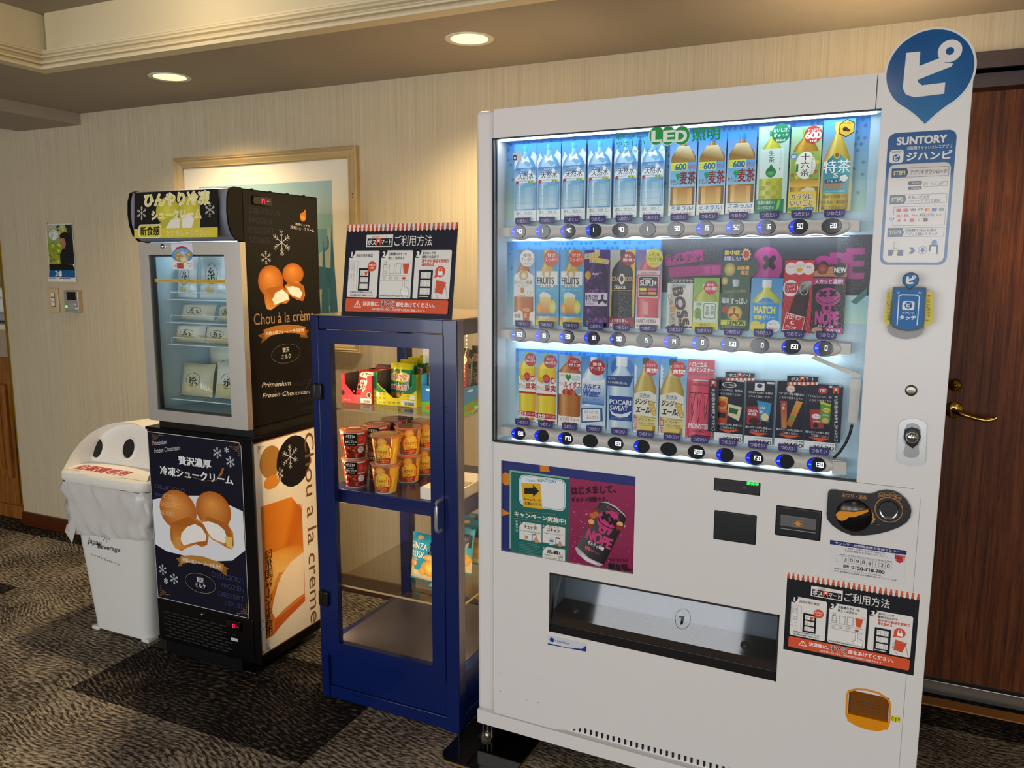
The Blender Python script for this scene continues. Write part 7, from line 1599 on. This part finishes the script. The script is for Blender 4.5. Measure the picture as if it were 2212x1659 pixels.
def gingham(p):
    for j in range(4):
        for i in range(9):
            a = i/9; y = .52+.12*j
            if y+.06 > 1 or (y < .8 and .25 < a < .7): continue
            p.rect((a, y), (a+.055, y+.06), '#a8b81c'); 
    p.poly([(.0, .0), (.09, .0), (.09, .38), (.3, .62), (.12, .62), (0, .5)], '#157a44'); p.poly([(1, .0), (.9, .0), (.9, .36), (.66, .62), (.88, .6), (1, .48)], '#157a44')
    p.rect((.64, .8), (.97, .97), '#ece8dc'); 
    for k in range(14): p.rect((.72+.016*k, .86), (.728+.016*k+(.004 if k % 3 else 0), .955), '#2c5c44')
    p.text('レモンパック', (.66, .815), (.94, .845), '#2c4c2c'); p.rr((.05, .63), (.14, .76), .004, '#f0ecd8'); p.rr((.85, .63), (.97, .77), .004, '#f0ecd8'); p.text('ミニサイズ', (.03, .86), (.26, .91), '#e8f4e0', .02); p.text('しっとりサクサク', (.33, .87), (.6, .91), '#2c7c3c', .01)
tray_box(bs0[0], bs0[1], YW, .20, .105, .072, 'yellow gingham carton with green edge holding lemon biscuit bags', ('#e8d41c', '#d8cc20'), gingham)
def redart(p):
    for j in range(3):
        for i in range(8): p.rect((i/8, .55+.15*j), (i/8+.06, .62+.15*j), '#c83040')
    p.poly([(.86, .0), (1, .0), (1, .4), (.9, .5), (.86, .3)], '#e03848'); p.ell((.83, .58), (.98, .78), '#f0e8e0'); p.ell((.845, .6), (.965, .76), '#1c1614'); p.ell((-.02, .56), (.1, .76), '#1c1614'); p.rect((.62, .8), (.98, .97), '#ece4dc')
    for k in range(14): p.rect((.72+.016*k, .87), (.728+.016*k+(.004 if k % 3 else 0), .96), '#4c3c34')
    p.text('ノアールミニ', (.65, .815), (.92, .845), '#4c2c2c'); p.text('ミニ', (.06, .88), (.3, .93), '#f4c8b8', .01)
rb0 = K.z(805.5, 874.5, S1)
RW = .118
tray_box(rb0[0]-RW-.003, rb0[1], RW, .20, .092, .062, 'red checked carton holding black cocoa biscuit bags', ('#d8283c', '#c02838'), redart)
def lemonart(p):
    p.ell((.08, .24), (.92, .5), '#d8d020'); p.text('LEMON', (.12, .3), (.88, .44), '#e0642c', .03, out='#f4f0e0', ob=.09); p.text('mini', (.14, .54), (.86, .68), '#b83028', .04, out='#f4f0e0', ob=.08); p.ell((.02, .2), (.22, .26), '#c83038'); p.ell((.1, .76), (.5, .94), '#b8702c', '#e8b868'); p.ell((.45, .74), (.9, .95), '#b8702c', '#f0c878')
lc = lambda u, v: '#c8c020' if v < .16 else ('#1c7a3c' if v < .74 else '#4c7a2c')
for i in range(5):
    mb = pouch(.064, .126, .024, lc, lemonart, 'x', nx=10, ny=12)
    standing(mb, 'lemon_biscuit_bag', ('green lemon biscuit bag with gold top standing in the yellow carton' if i > 1 else ('front green lemon biscuit bag overlapping its neighbour in the yellow carton', 'second green lemon biscuit bag showing at the right of the yellow carton')[i]), 'snack bag',
             kw(bs0[0]+(.048, .09, .062, .075, .095)[i], bs0[1]+(.064, .03, .098, .13, .163)[i], S1+.005+.004*i), KY+(.12, -.05, .1, .2, .05)[i], -.16, 'lemon biscuit bags')
def noirart(p):
    p.ell((.1, .1), (.9, .32), '#ece4d8'); p.text('ノアール', (.2, .15), (.8, .27), '#241414', .03); p.text('mini', (.2, .36), (.7, .46), '#dce8f0', .04); p.ell((.0, .5), (.4, .68), '#e8e0d4'); p.ell((.04, .52), (.36, .66), '#2c241c'); p.ell((.3, .66), (.62, .9), '#ece4d4'); p.ell((.5, .7), (.95, .98), '#241c18', '#4c443c'); p.poly([(.66, .42), (.98, .4), (.9, .66), (.7, .64)], '#3c6ca4'); p.ell((.74, .42), (.94, .54), '#c86838')
for i, (dx, dy, rz, lb) in enumerate(((.082, .035, .15, 'front red cocoa biscuit bag slumped in the red carton'), (.082, .115, .0, 'red cocoa biscuit bag at the back of the red carton'))):
    mb = pouch(.088, .105, .034, lambda u, v: '#b82830' if v < .8 else '#a83a38', noirart, 'x', nx=10, ny=12)
    standing(mb, 'cocoa_biscuit_bag', lb, 'snack bag', kw(rb0[0]-RW+dx-.012, rb0[1]+dy, S1+.005), KY+rz, -.35, 'cocoa biscuit bags')
# blue carton of snack sticks
pb0 = K.z(911, 891, S1)
PW = KW-.0235-pb0[0]
t = thing('snack_carton', 'sky blue carton with green meadow picture holding slim snack sticks', 'box', kw(pb0[0]+PW/2, pb0[1], S1+.001), KY)
b = MB(); hb = .115
for a in ((-PW/2, PW/2, 0, .0015, 0, hb*.72), (-PW/2, PW/2, .2, .2015, 0, hb), (-PW/2, -PW/2+.0015, 0, .2, 0, hb), (PW/2-.0015, PW/2, 0, .2, 0, hb*.72), (-PW/2, PW/2, 0, .2, 0, .0015)): b.box(*a)
b.c = [hx('#2c7cc0')]*len(b.f)
def meadow(p):
    p.poly([(0, .62), (.3, .55), (.6, .62), (1, .56), (1, 1), (0, 1)], '#6aa82c'); p.ell((.1, .1), (.3, .2), '#dce8f0'); p.poly([(.25, .6), (.35, .45), (.5, .5), (.5, .62)], '#8c7a3c')
    for k in range(4): p.ell((.1+.22*k, .76), (.24+.22*k, .88), '#e8e0d0' if k % 2 else '#d8442c')
    p.text('プチ', (.2, .88), (.6, .97), '#e8f0d8', .02)
p = Pr(lambda a, c: (PW*(a-.5), hb*.72*(1-c)), front(0.)); p.b = b; meadow(p)
p = Pr(lambda a, c: (.2*a, hb*.72*(1-c)), right(PW/2)); p.b = b; meadow(p)
obj('carton', b, 'print', t)
def stickart(c2):
    def f(p):
        p.ell((.1, .12), (.9, .25), '#e0b888'); p.ell((.22, .15), (.78, .22), '#b8482c'); p.rect((.12, .32), (.88, .72), '#d8ccb0' if c2 else '#5c1418')
        p.vtext('プチポテト', (.3, .34), (.7, .7), '#3a2c1c' if c2 else '#f0e8d8', .02)
    return f
rg = random.Random(9)
for i in range(12):
    gr = i % 3 != 2; x = pb0[0]+.022+(i % 6)*(PW-.046)/5; y = pb0[1]+.03+(i//6)*.08+.01*(i % 2)
    mb = pouch(.032, .17+.012*(i % 3), .016, lambda u, v, gr=gr: ('#1c4c24' if gr else '#4a1014') if v > .06 else '#20301c', stickart(gr), 'x', nx=6, ny=14)
    standing(mb, 'snack_stick', 'slim dark green snack stick standing in the sky blue carton' if gr else 'slim dark red snack stick standing in the sky blue carton', 'snack', kw(x, y, S1+.005), KY+rg.uniform(-.2, .35), -.04, 'snack sticks in the blue carton')

# ---------------------------------------------------------------- soup cups on the metal shelf
def cup(kind):
    t = thing('soup_cup', 'x', 'cup'); rb, rt, h = .034, .0445, .094
    n = 40; b = MB(); rows = 12
    vs = []
    for j in range(rows+1):
        f = j/rows; r = rb+(rt-rb)*f; z = .004+(h-.008)*f
        vs += [(r*math.cos(2*PI*k/n), r*math.sin(2*PI*k/n), z) for k in range(n)]
    fs = []; cs = []
    for j in range(rows):
        f = (j+.5)/rows
        for k in range(n):
            fs.append((j*n+k, j*n+(k+1) % n, (j+1)*n+(k+1) % n, (j+1)*n+k)); a = (k+.5)/n
            if kind == 'corn':
                w_ = ((a*2+.28) % 1); c = '#e8a634' if w_ < .62-.22*(1-f) else '#7d5a38'
                if f > .9: c = '#c8843c' if w_ < .5 else '#8a6440'
            else:
                c = '#ece4da' if f > .93 else ('#7a1c18' if f < .42 else '#a83028'); 
                if ((a*2) % 1) > .82 and f > .5: c = '#c83028'
            cs.append(C3(c))
    b.add(vs, fs, 0, True, cs)
    b.add([(.033*math.cos(2*PI*k/n), .033*math.sin(2*PI*k/n), 0) for k in range(n)]+vs[:n], [list(range(n-1, -1, -1))]+[(k, (k+1) % n, n+(k+1) % n, n+k) for k in range(n)], 0, True, [C3('#d8d0c4')]*(n+1))
    # wrapped label art, twice round
    for side in (0, 1):
        def place(u, v, d, side=side):
            th = -PI/2+side*PI+u/.04; f = max(0, min(1, (v-.004)/(h-.008))); r = rb+(rt-rb)*f+.0003+d
            return (r*math.cos(th), r*math.sin(th), v)
        p = Pr(lambda a, c: (.09*(a-.5), h*(1-c)), place, eps=.000016); p.b = b; p.du = .006
        def rectw(a, c, col, n_=8):
            for k in range(n_): p.rect((a[0]+(c[0]-a[0])*k/n_, a[1]), (a[0]+(c[0]-a[0])*(k+1)/n_, c[1]), col); p.n -= 1
            p.n += 1
        if kind == 'corn':
            p.ell((.18, .22), (.86, .95), '#c83c1c', n=30); p.ell((.22, .26), (.82, .92), '#f0b82c', '#f8dc70', n=30); p.ell((.3, .06), (.62, .36), '#e8943c', '#f4c060'); p.poly([(.36, .3), (.6, .26), (.44, .58)], '#f0d848'); p.ell((.08, .12), (.3, .3), '#c86828', '#f0a848')
            p.poly([(.28, .56), (.34, .46), (.62, .46), (.7, .56), (.68, .78), (.28, .78)], '#f0b838'); p.text('サクサク', (.3, .5), (.64, .61), '#7a2410', .03); p.text('コパン', (.34, .65), (.6, .75), '#7a2410', .03); p.poly([(.2, .79), (.74, .74), (.8, .82), (.74, .88), (.22, .9)], '#a8281c'); p.text('コーンポタージュ', (.26, .79), (.7, .86), '#f4e0b8', .02); p.poly([(.86, .55), (.98, .3), (.99, .5), (.9, .92)], '#e8d040'); p.ell((.48, .78), (.62, .92), '#d85a24')
        else:
            rectw((.14, .08), (.64, .52), '#14100f'); p.ell((.24, .12), (.56, .24), '#ece8e0', n=18); p.text('スープDELI', (.28, .155), (.52, .2), '#14100f', .02); p.text('まるごと1個分', (.26, .28), (.52, .315), '#f0ece4', .01); p.text('完熟トマトの', (.2, .34), (.62, .41), '#f4f0e8', .02); p.text('スープパスタ', (.24, .44), (.54, .485), '#f0ece4', .01)
            p.ell((.66, .14), (.9, .44), '#c82c20', '#f06048'); p.ell((.86, .2), (1.06, .5), '#d83828', '#f0785c'); p.rect((.66, .46), (.98, .5), '#ece4d8')
            rr2 = random.Random(6)
            for q in range(26): x, y = rr2.uniform(.12, .72), rr2.uniform(.58, .92); p.ell((x-.05, y-.035), (x+.05, y+.035), rr2.choice(('#8c2c1c', '#b8482c', '#5c1410', '#d0703c')), n=9)
            p.ell((.66, .54), (.92, .78), '#f0ece6', n=20); p.text('野菜', (.72, .59), (.86, .64), '#3c2c2c', .01); p.text('1/2', (.74, .67), (.84, .72), '#3c2c2c', .01)
    obj('cup_body', b, 'print_gloss', t)
    b = MB().lathe([(rt+.0002, h-.006), (rt+.002, h-.003), (rt+.002, h-.001), (rt, h)], n=n, cap=False)
    obj('cup_rim', b, mat('rim_red', '#c86a50', .35), t)
    p = Pr(lambda a, c: (rt*1.0*(2*a-1), rt*(1-2*c)), lambda u, v, d: (u, v, h-.0006+d)); p.ell((0, 0), (1, 1), '#a85c40' if kind != 'corn' else '#c08a44', '#c88868' if kind != 'corn' else '#d8a868', n=36); p.ell((.2, .3), (.8, .8), '#8c3828' if kind != 'corn' else '#d8a030'); p.rect((.3, .12), (.7, .26), '#e0cfb8')
    obj('cup_lid', p.b, 'print_gloss', t)
    return t
protos = {'corn': cup('corn'), 'tom': cup('tom')}; used = set()
LBC = 'yellow corn soup cup'; LBT = 'red tomato pasta soup cup'
stk = [('tom', c6(352, 686), 'in the front stack nearest the hinge', 4.3), ('corn', c6(577, 732), 'in the stack at the front edge of the blue shelf', 4.15), ('corn', c6(748, 652), 'in the stack beside the white tray', 4.5), ('corn', c6(880, 592), 'in the stack behind the white tray', 4.4), ('tom', c6(528, 632), 'in the second row of stacks', 4.2), ('tom', c6(655, 580), 'in the rearmost stack', 4.0)]
for kind, q, wh, ang in stk:
    x, y = K.z(q[0], q[1]-6, S2); y = min(y, KD-.075)
    for lv in range(2):
        o = protos[kind] if kind not in used else copy_tree(protos[kind]); used.add(kind)
        o.location = kw(x+(.004 if lv else 0)*(-1 if kind == 'tom' else .5), y, S2+.0005+lv*.0925); o.rotation_euler = (0, 0, ang+lv*.12-4.15+KY+.28)
        o['label'] = '%s %s %s' % (('upper', 'lower')[1-lv], LBC if kind == 'corn' else LBT, wh); o['category'] = 'soup cup'; o['group'] = 'stacked soup cups'
# white tray
x, y = K.z(*c6(795, 790), S2); y = max(y, .052); x1_ = KW-.034
t = thing('white_tray', 'shallow white tray with wrapped cutlery on the blue shelf', 'tray', kw((x+x1_)/2, y, S2+.001), KY)
w_ = (x1_-x)/2; b = MB().box(-w_, w_, 0, .003, 0, .036).box(-w_, w_, .217, .22, 0, .036).box(-w_, -w_+.003, .003, .217, 0, .036).box(w_-.003, w_, .003, .217, 0, .036).box(-w_, w_, .003, .217, 0, .004)
obj('tray_shell', b, 'cream_tray', t)
rg = random.Random(31)
for k in range(9):
    cx = -w_+.012+k*(2*w_-.024)/8
    o = obj('wrapped_spoon', MB().box(-.006, .006, -.075, .075, 0, .005, r=.002), mat('spoon_wrap', '#e8dcb4', .3)); o.location = kw((x+x1_)/2+cx, y+.11, S2+.0055+.007*(k % 2)+.0005); o.rotation_euler = (0, 0, KY+rg.uniform(-.05, .05))
    tag(o, 'pale wrapped wooden spoon lying in the white tray', 'spoon', 'wrapped spoons in the white tray')

# ---------------------------------------------------------------- rusk bags on the acrylic shelf
def ruskart(p):
    p.ell((.24, .03), (.42, .1), '#e0b070'); p.text('GINZA', (.03, .17), (.6, .3), '#f4f4e8', .02); p.text('RUSK', (.08, .35), (.54, .48), '#f4f4e8', .02); p.text('金のホワイト', (.06, .51), (.4, .54), '#e8f4f4', .01)
    p.poly([(.66, .12), (.98, .1), (.98, .4), (.62, .36)], '#101c38'); p.vtext('ごちそう', (.74, .14), (.84, .34), '#d8e0e8', .01); p.ell((.0, .1), (.1, .16), '#c8502c')
    p.ell((.52, .38), (.78, .52), '#c88c3c', '#f0cc80'); p.ell((.02, .54), (.3, .68), '#c8883c', '#f0c880'); p.poly([(.1, .66), (.2, .66), (.22, .8), (.1, .8)], '#e8c070'); p.ell((.44, .5), (1.0, .84), '#d8962c', '#f8dc70'); p.ell((.38, .66), (.62, .84), '#d89c4c', '#f0cc80')
rc = lambda u, v: '#2f9cb8' if v < .72+.05*math.sin(u*6) else ('#ddd0a0' if v < .93 else '#3fa8c4')
fr_ = K.z(*c6(800, 1430), S3)
for i, (dx, dy, rz, rx, lb) in enumerate(((.0, .0, -.12, -.12, 'front sky blue rusk bag standing upright on the acrylic shelf'), (.045, .115, -.15, -.15, 'sky blue rusk bag behind the upright one'), (.062, .20, .1, -.2, 'sky blue rusk bag against the side glass, turned aside'), (.05, .262, .1, -.2, 'rearmost sky blue rusk bag by the side glass'))):
    mb = pouch(.135, .155, .05, rc, ruskart, 'x')
    standing(mb, 'rusk_bag', lb, 'snack bag', kw(fr_[0]+.016+dx, fr_[1]+.045+dy, S3+.001), KY+rz, rx, 'rusk bags on the acrylic shelf')
q = K.z(*c6(915, 1495), S3)
mb = pouch(.10, .075, .03, rc, ruskart, 'x'); standing(mb, 'rusk_bag', 'sky blue rusk bag lying flat at the shelf front', 'snack bag', kw(q[0]+.03, q[1]+.012, S3+.0175), KY-.12, -1.5, 'rusk bags on the acrylic shelf')

# ================================================================ waste bin
TB = Frame(-1.57, -.02, .03)
bn = thing('waste_bin', 'speckled white recycling bin with two round holes and a plastic liner', 'waste bin', (-1.57, -.02, 0), .03)
def rrect(x0, x1, y0, y1, r, z, n=5): return [(q[0], q[1], z) for q in rrpoly(x0, x1, y0, y1, r, n)]
rows = [rrect(-.148+.0*k, .20, .0, .27, .05, z) for k, z in ()]
def bsec(f, z, inset=0.): # tapering body section
    return rrect(-.142-.075*f+inset, .155+.06*f-inset, -.0-.02*f+inset, .24+.04*f-inset, .045, z)
rows = [bsec(f, z) for f, z in ((0.0, .012), (0.02, .03), (.3, .2), (.6, .38), (.9, .57), (1.0, .63))]
rows = [r+[r[0]] for r in rows]
b = MB().grid(rows); b.add(rows[0][:-1], [list(range(len(rows[0])-1))[::-1]])
obj('bin_body', b, 'bin_white', bn)
for x in (-.13, .14): obj('bin_foot', MB().box(x-.02, x+.02, .0, .05, 0, .014, r=.004), 'bin_white', bn)
rim = [bsec(1.0, .602, -.012), bsec(1.0, .612, -.018), bsec(1.0, .634, -.018), bsec(1.0, .642, -.012), bsec(1., .642, .01)]
obj('lid_rim', MB().grid([r+[r[0]] for r in rim]), 'bin_lid', bn)
# lid hood: arched back block with an inclined face carrying the holes, and a sloping tray in front
def arch(w0, w1, h, n=18):
    out = []
    for k in range(n+1):
        t = PI*k/n; out.append((w0+(w1-w0)*(1-math.cos(t))/2, h*math.sin(t)**.72))
    return out
xl, xr = -.222, .222
HH = .178
A = arch(xl, xr, HH)
Oe = [(x, -.014+.125*z/HH, .642+z) for x, z in A]; Ie = [(x*.87, .088+.045*z/HH, .652+z*.87) for x, z in A]; Be = [(x*.985, .30, .642+z*.93) for x, z in A]
hd = MB().grid([Oe, Be]); hd.add(Be, [list(range(len(A)))])
obj('lid_hood', hd, 'bin_lid', bn)
obj('lid_cheek', MB().grid([Oe, Ie]), 'bin_lid', bn)
obj('lid_face', MB().add(Ie, [list(range(len(A)))[::-1]]), 'bin_lid', bn)
obj('lid_ledge', MB().add([(xl+.002, -.013, .643), (xr-.002, -.013, .643), (xr*.87, .09, .655), (xl*.87, .09, .655)], [(0, 1, 2, 3)]), 'bin_lid', bn)
tilt = math.atan2(.045, .155)
for px_, py_ in ((215, 967), (281, 968)):
    h_ = TB.hit(px_, py_, 1, .112); x, z = h_.x, h_.z; y = .088+.045*(z-.652)/.155
    ring = MB().lathe([(.033, .001), (.035, .005), (.038, .005), (.042, -.001)], n=32, cap=False).lathe([(0, .0012), (.034, .0012)], n=32, mi=1, cap=False)
    o = obj('bin_hole', ring, ['bin_lid', 'hole_dark'], bn); o.location = (x, y, z); o.rotation_euler = (PI/2-tilt, 0, 0)
    o.scale = (.95, 1.12, 1)
cb_ = crop(120, 900, 3.317)
O = Vector((0, -.013, .6432)); Vv = Vector((0, .103, .012)).normalized()
mp, pl = tilted(TB, O, (1, 0, 0), Vv)
p = Pr(lambda a, c: mp(*cb_(a, c)), lambda u, v, d: pl(u, v, d+.0004))
q = [(215, 332), (530, 358), (470, 442), (165, 410)]; p.poly(q, '#efeae2')
uA, vA = mp(*cb_(225, 345)); uB, vB = mp(*cb_(470, 425)); p.mp = lambda a, c: (a, c); p.text('自販機専用', (uA-.008, vA), (uB+.006, vB), '#b81c2c', .04, .25); p.obj('lid_label', bn)
# liner bag folded over the rim
rg = random.Random(14); rows = []
for j, (f, z) in enumerate(((1.0, .6), (1.02, .57), (.98, .53), (.9, .49), (.86, .45), (.83, .415), (.82, .385))):
    s_ = bsec(f, z, -.012-.006*(j % 2)); r = []
    for k, (x, y, zz) in enumerate(s_):
        w = .006*math.sin(k*1.7+j*1.1)+.005*math.sin(k*.6-j*1.9)
        n_ = Vector((x, y-.12, 0)).normalized(); sag = (.03*(x+.2)/.4 if j > 2 else 0)*(j-2)/4*1.2
        r.append((x+n_.x*w, y+n_.y*w, zz+sag*(1 if y < .1 else .3)+.004*math.sin(k*2.3)))
    rows.append(r+[r[0]])
big = []
for r in rows:   # refine along the rim so the folds read
    q = []
    for a, c in zip(r, r[1:]):
        A_, C_ = Vector(a), Vector(c); n_ = max(1, int((C_-A_).length/.012))
        for i in range(n_):
            t = i/n_; P_ = A_.lerp(C_, t); d = Vector((P_.x, P_.y-.12, 0)).normalized(); P_ += d*(.004*math.sin(P_.x*90+P_.z*60)+.003*math.sin(P_.x*43-P_.z*140)); q.append(tuple(P_))
    big.append(q)
m0 = min(len(q) for q in big); big = [[q[int(i*len(q)/m0)] for i in range(m0)]+[q[0]] for q in big]
lm_ = mat('liner_film', '#cfccc7', .25, spec=.6, bump=.9, bscale=28); 
obj('bin_liner', MB().grid(big), 'liner_film', bn)
tx = TB.y(*cb_(75, 790), -.03)
obj('liner_corner', MB().add([(-.205, -.03, .43), (-.15, -.035, .415), (-.17, -.04, .36), (-.222, -.028, .395)], [(0, 1, 2, 3)]), 'liner_film', bn)
# maker's lettering on the tapered front
O = Vector((0, -.0005, .0)); mp, pl = tilted(TB, (0, -.001, .012), (1, 0, 0), (0, -.02, .618))
p = Pr(lambda a, c: mp(*cb_(a, c)), lambda u, v, d: pl(u, v, d+.0006))
p.text('Japan', (228, 866), (330, 940), '#16161c', .0, .25, rot=-.05); p.text('Beverage', (300, 905), (465, 985), '#16161c', .0, .25, rot=.02); p.text('ジャパンビバレッジ', (252, 992), (462, 1055), '#26262c', .0, rot=-.12)
p.ring((348, 843), (385, 880), .0016, '#16161c'); p.ell((362, 855), (374, 867), '#16161c')
for k in range(8): t = 2*PI*k/8; p.pline([(366+24*math.cos(t), 861+24*math.sin(t)), (366+38*math.cos(t), 861+38*math.sin(t))], .0014, '#16161c')
p.obj('maker_lettering', bn)

# ================================================================ things on the wall
def wthing(name, lb, cat, px, py): x, z = WF.y(px, py, 0); return thing(name, lb, cat, WF.world(x, 0, z), WYAW), x, z
# framed picture
ax, az = WF.y(374, 342, -.02); bx_, bz = WF.y(769, 314, -.02); cz = WF.y(789, 765, -.02)[1]; az = (az+bz)/2
fw = (bx_-ax)/2; fh = az-cz
pic = thing('framed_picture', 'large watercolour in a pale wooden frame hanging behind the freezer', 'picture', WF.world((ax+bx_)/2, 0, cz), WYAW)
C4 = [(-fw, 0), (fw, 0), (fw, fh), (-fw, fh)]
def ringpts(i): return [(-fw+i, i), (fw-i, i), (fw-i, fh-i), (-fw+i, fh-i)]
pr_ = [(0, -.022), (.006, -.028), (.010, -.024), (.014, -.028), (.019, -.022), (.024, -.022), (.04, -.014), (.044, -.018), (.048, -.012)]
for k in range(4):
    b = MB(); rows = []
    for i, y in pr_: q = ringpts(i); rows.append([(q[k][0], y, q[k][1]), (q[(k+1) % 4][0], y, q[(k+1) % 4][1])])
    b.grid(rows, smooth=False); o0, o1 = C4[k], C4[(k+1) % 4]; b.add([(o0[0], 0, o0[1]), (o1[0], 0, o1[1]), (o1[0], -.022, o1[1]), (o0[0], -.022, o0[1])], [(0, 1, 2, 3)])
    obj('frame_member', b, 'frame_wood', pic)
obj('mount_board', MB().box(-fw+.04, fw-.04, -.008, -.003, .04, fh-.04), 'mount_white', pic)
ix = fw-.048-.085; iz0, iz1 = .14, fh-.13
p = Pr(lambda a, c: (-ix+2*ix*a, iz1-(iz1-iz0)*c), front(-.0085)); p.back((0, 0), (1, 1), .0004, '#8fb0b4'); p.rect((0, 0), (1, 1), '#9dbcc0', '#b9b79a')
rg = random.Random(17)
for k in range(26):
    x, y = rg.uniform(.0, 1), rg.uniform(.25, 1); q = [(max(0, min(1, a)), max(0, min(1, c))) for a, c in blob((x, y), rg.uniform(.04, .14), rg.uniform(.05, .12), 11, .35, k)]
    p.poly(q, rg.choice(('#6f9aa4', '#4f7f90', '#8fb4b4', '#b0a884', '#3c6a7c')))
for k in range(5): p.poly([(.72+.06*k, 1.0), (.75+.06*k, .3+.1*(k % 2)), (.78+.06*k, 1.0)], '#3f6f80')
p.obj('watercolour', pic)
obj('picture_glass', MB().box(-fw+.045, fw-.045, -.0115, -.0105, .045, fh-.045), 'glass', pic)
for dz in (0, .012): obj('knot_mark', MB().lathe([(0, -.001), (.003, -.001), (.003, .001)], (fw-.02, -.0225, fh-.19-dz), 'y', 10), 'door_frame', pic)
# curled paper poster
cw = crop(60, 470, 7.543)
x0, z1 = WF.y(*cw(290, 110), -.004); x1, z0 = WF.y(*cw(790, 1050), -.004); x0b = WF.y(*cw(325, 560), -.004)[0]; x1b = WF.y(*cw(755, 560), -.004)[0]
w_, h_ = x1b-x0b, z1-z0
po = thing('wall_poster', 'small paper poster with a leafy photo taped above the light switch', 'poster', WF.world((x0b+x1b)/2, 0, z0), WYAW)
def curl(u, v, d): return (u, -.003-d-.012*max(0, (h_*.3-v)/(h_*.3))**2*(1 if u < 0 else .3), v)
p = Pr(lambda a, c: (w_*(a-.5), h_*(1-c)), curl)
for k in range(16):
    for i in range(8): p.rect((i/8, k/16), ((i+1)/8, (k+1)/16), '#e6e2da'); p.n = 0
p.n = 1
p.rect((.02, .01), (.98, .34), '#b4b49c', '#8a9a48'); p.rect((.02, .34), (.98, .69), '#7a9a30', '#a8a43c'); rg = random.Random(23)
for k in range(90):
    x, y = rg.uniform(.04, .94), rg.uniform(.03, .66)
    if x < .4 and y < .3: continue
    s_ = rg.uniform(.02, .05); p.ell((x-s_, y-s_*.5), (x+s_, y+s_*.5), rg.choice(('#c8c02c', '#5a7a20', '#e0d84c', '#3c5a1c', '#9ab030')), n=8)
p.poly([(.72, .02), (.98, .02), (.98, .3), (.86, .2)], '#2c2c24')
p.poly([(.5, .2), (.56, .16), (.72, .14), (.88, .16), (.98, .24), (.98, .69), (.46, .69), (.46, .52), (.56, .44), (.6, .4)], '#1c1c1e'); p.poly([(.55, .24), (.68, .25), (.72, .34), (.66, .42), (.58, .43), (.53, .39), (.5, .34)], '#b07a5c'); p.poly([(.52, .22), (.6, .16), (.8, .15), (.72, .3), (.66, .24)], '#241814')
p.ell((.1, .1), (.46, .27), '#e8e8e4'); 
for k, t_ in enumerate(('学校って', 'どんなところ?', '学校って', '楽しいの?')): p.text(t_, (.16, .115+.035*k), (.42, .142+.035*k), '#1c3c6c', .02, rot=-.12)
p.rect((.02, .69), (.98, .8), '#16140e'); p.rect((.05, .715), (.18, .785), '#e0c81c'); p.text('ワオキッズ', (.2, .715), (.74, .785), '#ecd428', .03); p.rect((.78, .69), (.97, .785), '#e8e4e0'); p.rect((.8, .7), (.95, .72), '#c84848')
p.rect((.02, .8), (.98, .92), '#1c5c94'); 
for k, c in enumerate(('#1c3c6c', '#b82838', '#1c5c4c')): p.ell((.05+.16*k, .81), (.2+.16*k, .91), '#f0f0ec'); p.text(('見る', '体験', '学ぶ')[k], (.08+.16*k, .84), (.17+.16*k, .88), c, .03)
p.frame((.55, .815), (.7, .905), .0006, '#8ab8dc'); p.rect((.73, .81), (.97, .825), '#e0c81c'); p.rect((.03, .935), (.8, .945), '#5a5a64')
p.obj('paper_sheet', po)
for (a, c) in ((.0, .0), (1, .0), (.02, .97), (.98, 1.0)): obj('tape_piece', MB().box(w_*(a-.5)-.012, w_*(a-.5)+.012, -.0034, -.0028, h_*(1-c)-.006, h_*(1-c)+.01), mat('tape', '#c8b890', .2), po)
# switch and thermostat
def wbox(a, c, y): x0, z1 = WF.y(*cw(*a), y); x1, z0 = WF.y(*cw(*c), y); return x0, x1, z0, z1
x0, x1, z0, z1 = wbox((335, 1165), (500, 1525), -.008); xm = (x0+x1)/2; w_ = .076/2; z0, z1 = (z0+z1)/2-.062, (z0+z1)/2+.062
sw = thing('light_switch', 'tan wall switch plate with three small white rockers', 'switch', WF.world(xm, 0, z0), WYAW)
obj('switch_plate', MB().box(-.036, .036, -.009, 0, 0, z1-z0, r=.005), 'ivory_plastic', sw)
obj('switch_window', MB().box(-.014, .014, -.0098, -.008, .028, .1), 'dark_grey', sw)
for k in range(3): obj('rocker', MB().box(-.012, .012, -.0125, -.009, .031+.0235*k, .051+.0235*k, r=.002), 'white_plastic', sw)
x0, x1, z0, z1 = wbox((590, 1185), (845, 1545), -.02)
th = thing('thermostat', 'grey room controller with dark screen and green light beside the switch', 'thermostat', WF.world((x0+x1)/2, 0, z0), WYAW); hw = (x1-x0)/2; hh = z1-z0
obj('controller_body', MB().box(-hw, hw, -.022, 0, 0, hh, r=.003), mat('thermo_tan', '#b59a78', .5), th)
obj('controller_face', MB().box(-hw, hw, -.024, -.018, 0, hh, r=.003), 'silver_paint', th)
obj('controller_screen', MB().box(-hw+.022, hw-.014, -.0252, -.023, hh*.56, hh*.93, r=.001), 'black_gloss', th)
obj('status_light', MB().box(-hw+.008, -hw+.021, -.0252, -.023, hh*.2, hh*.3), 'led_green', th)
for k in range(3): obj('control_button', MB().box(hw-.026+.013*(k % 2), hw-.016+.013*(k % 2), -.0256, -.023, hh*.14+.02*(k // 2), hh*.22+.02*(k // 2), r=.001), 'white_plastic', th)
obj('button_pad', MB().box(-hw+.038, -hw+.066, -.0252, -.023, hh*.12, hh*.42, r=.001), 'grey_plastic', th)
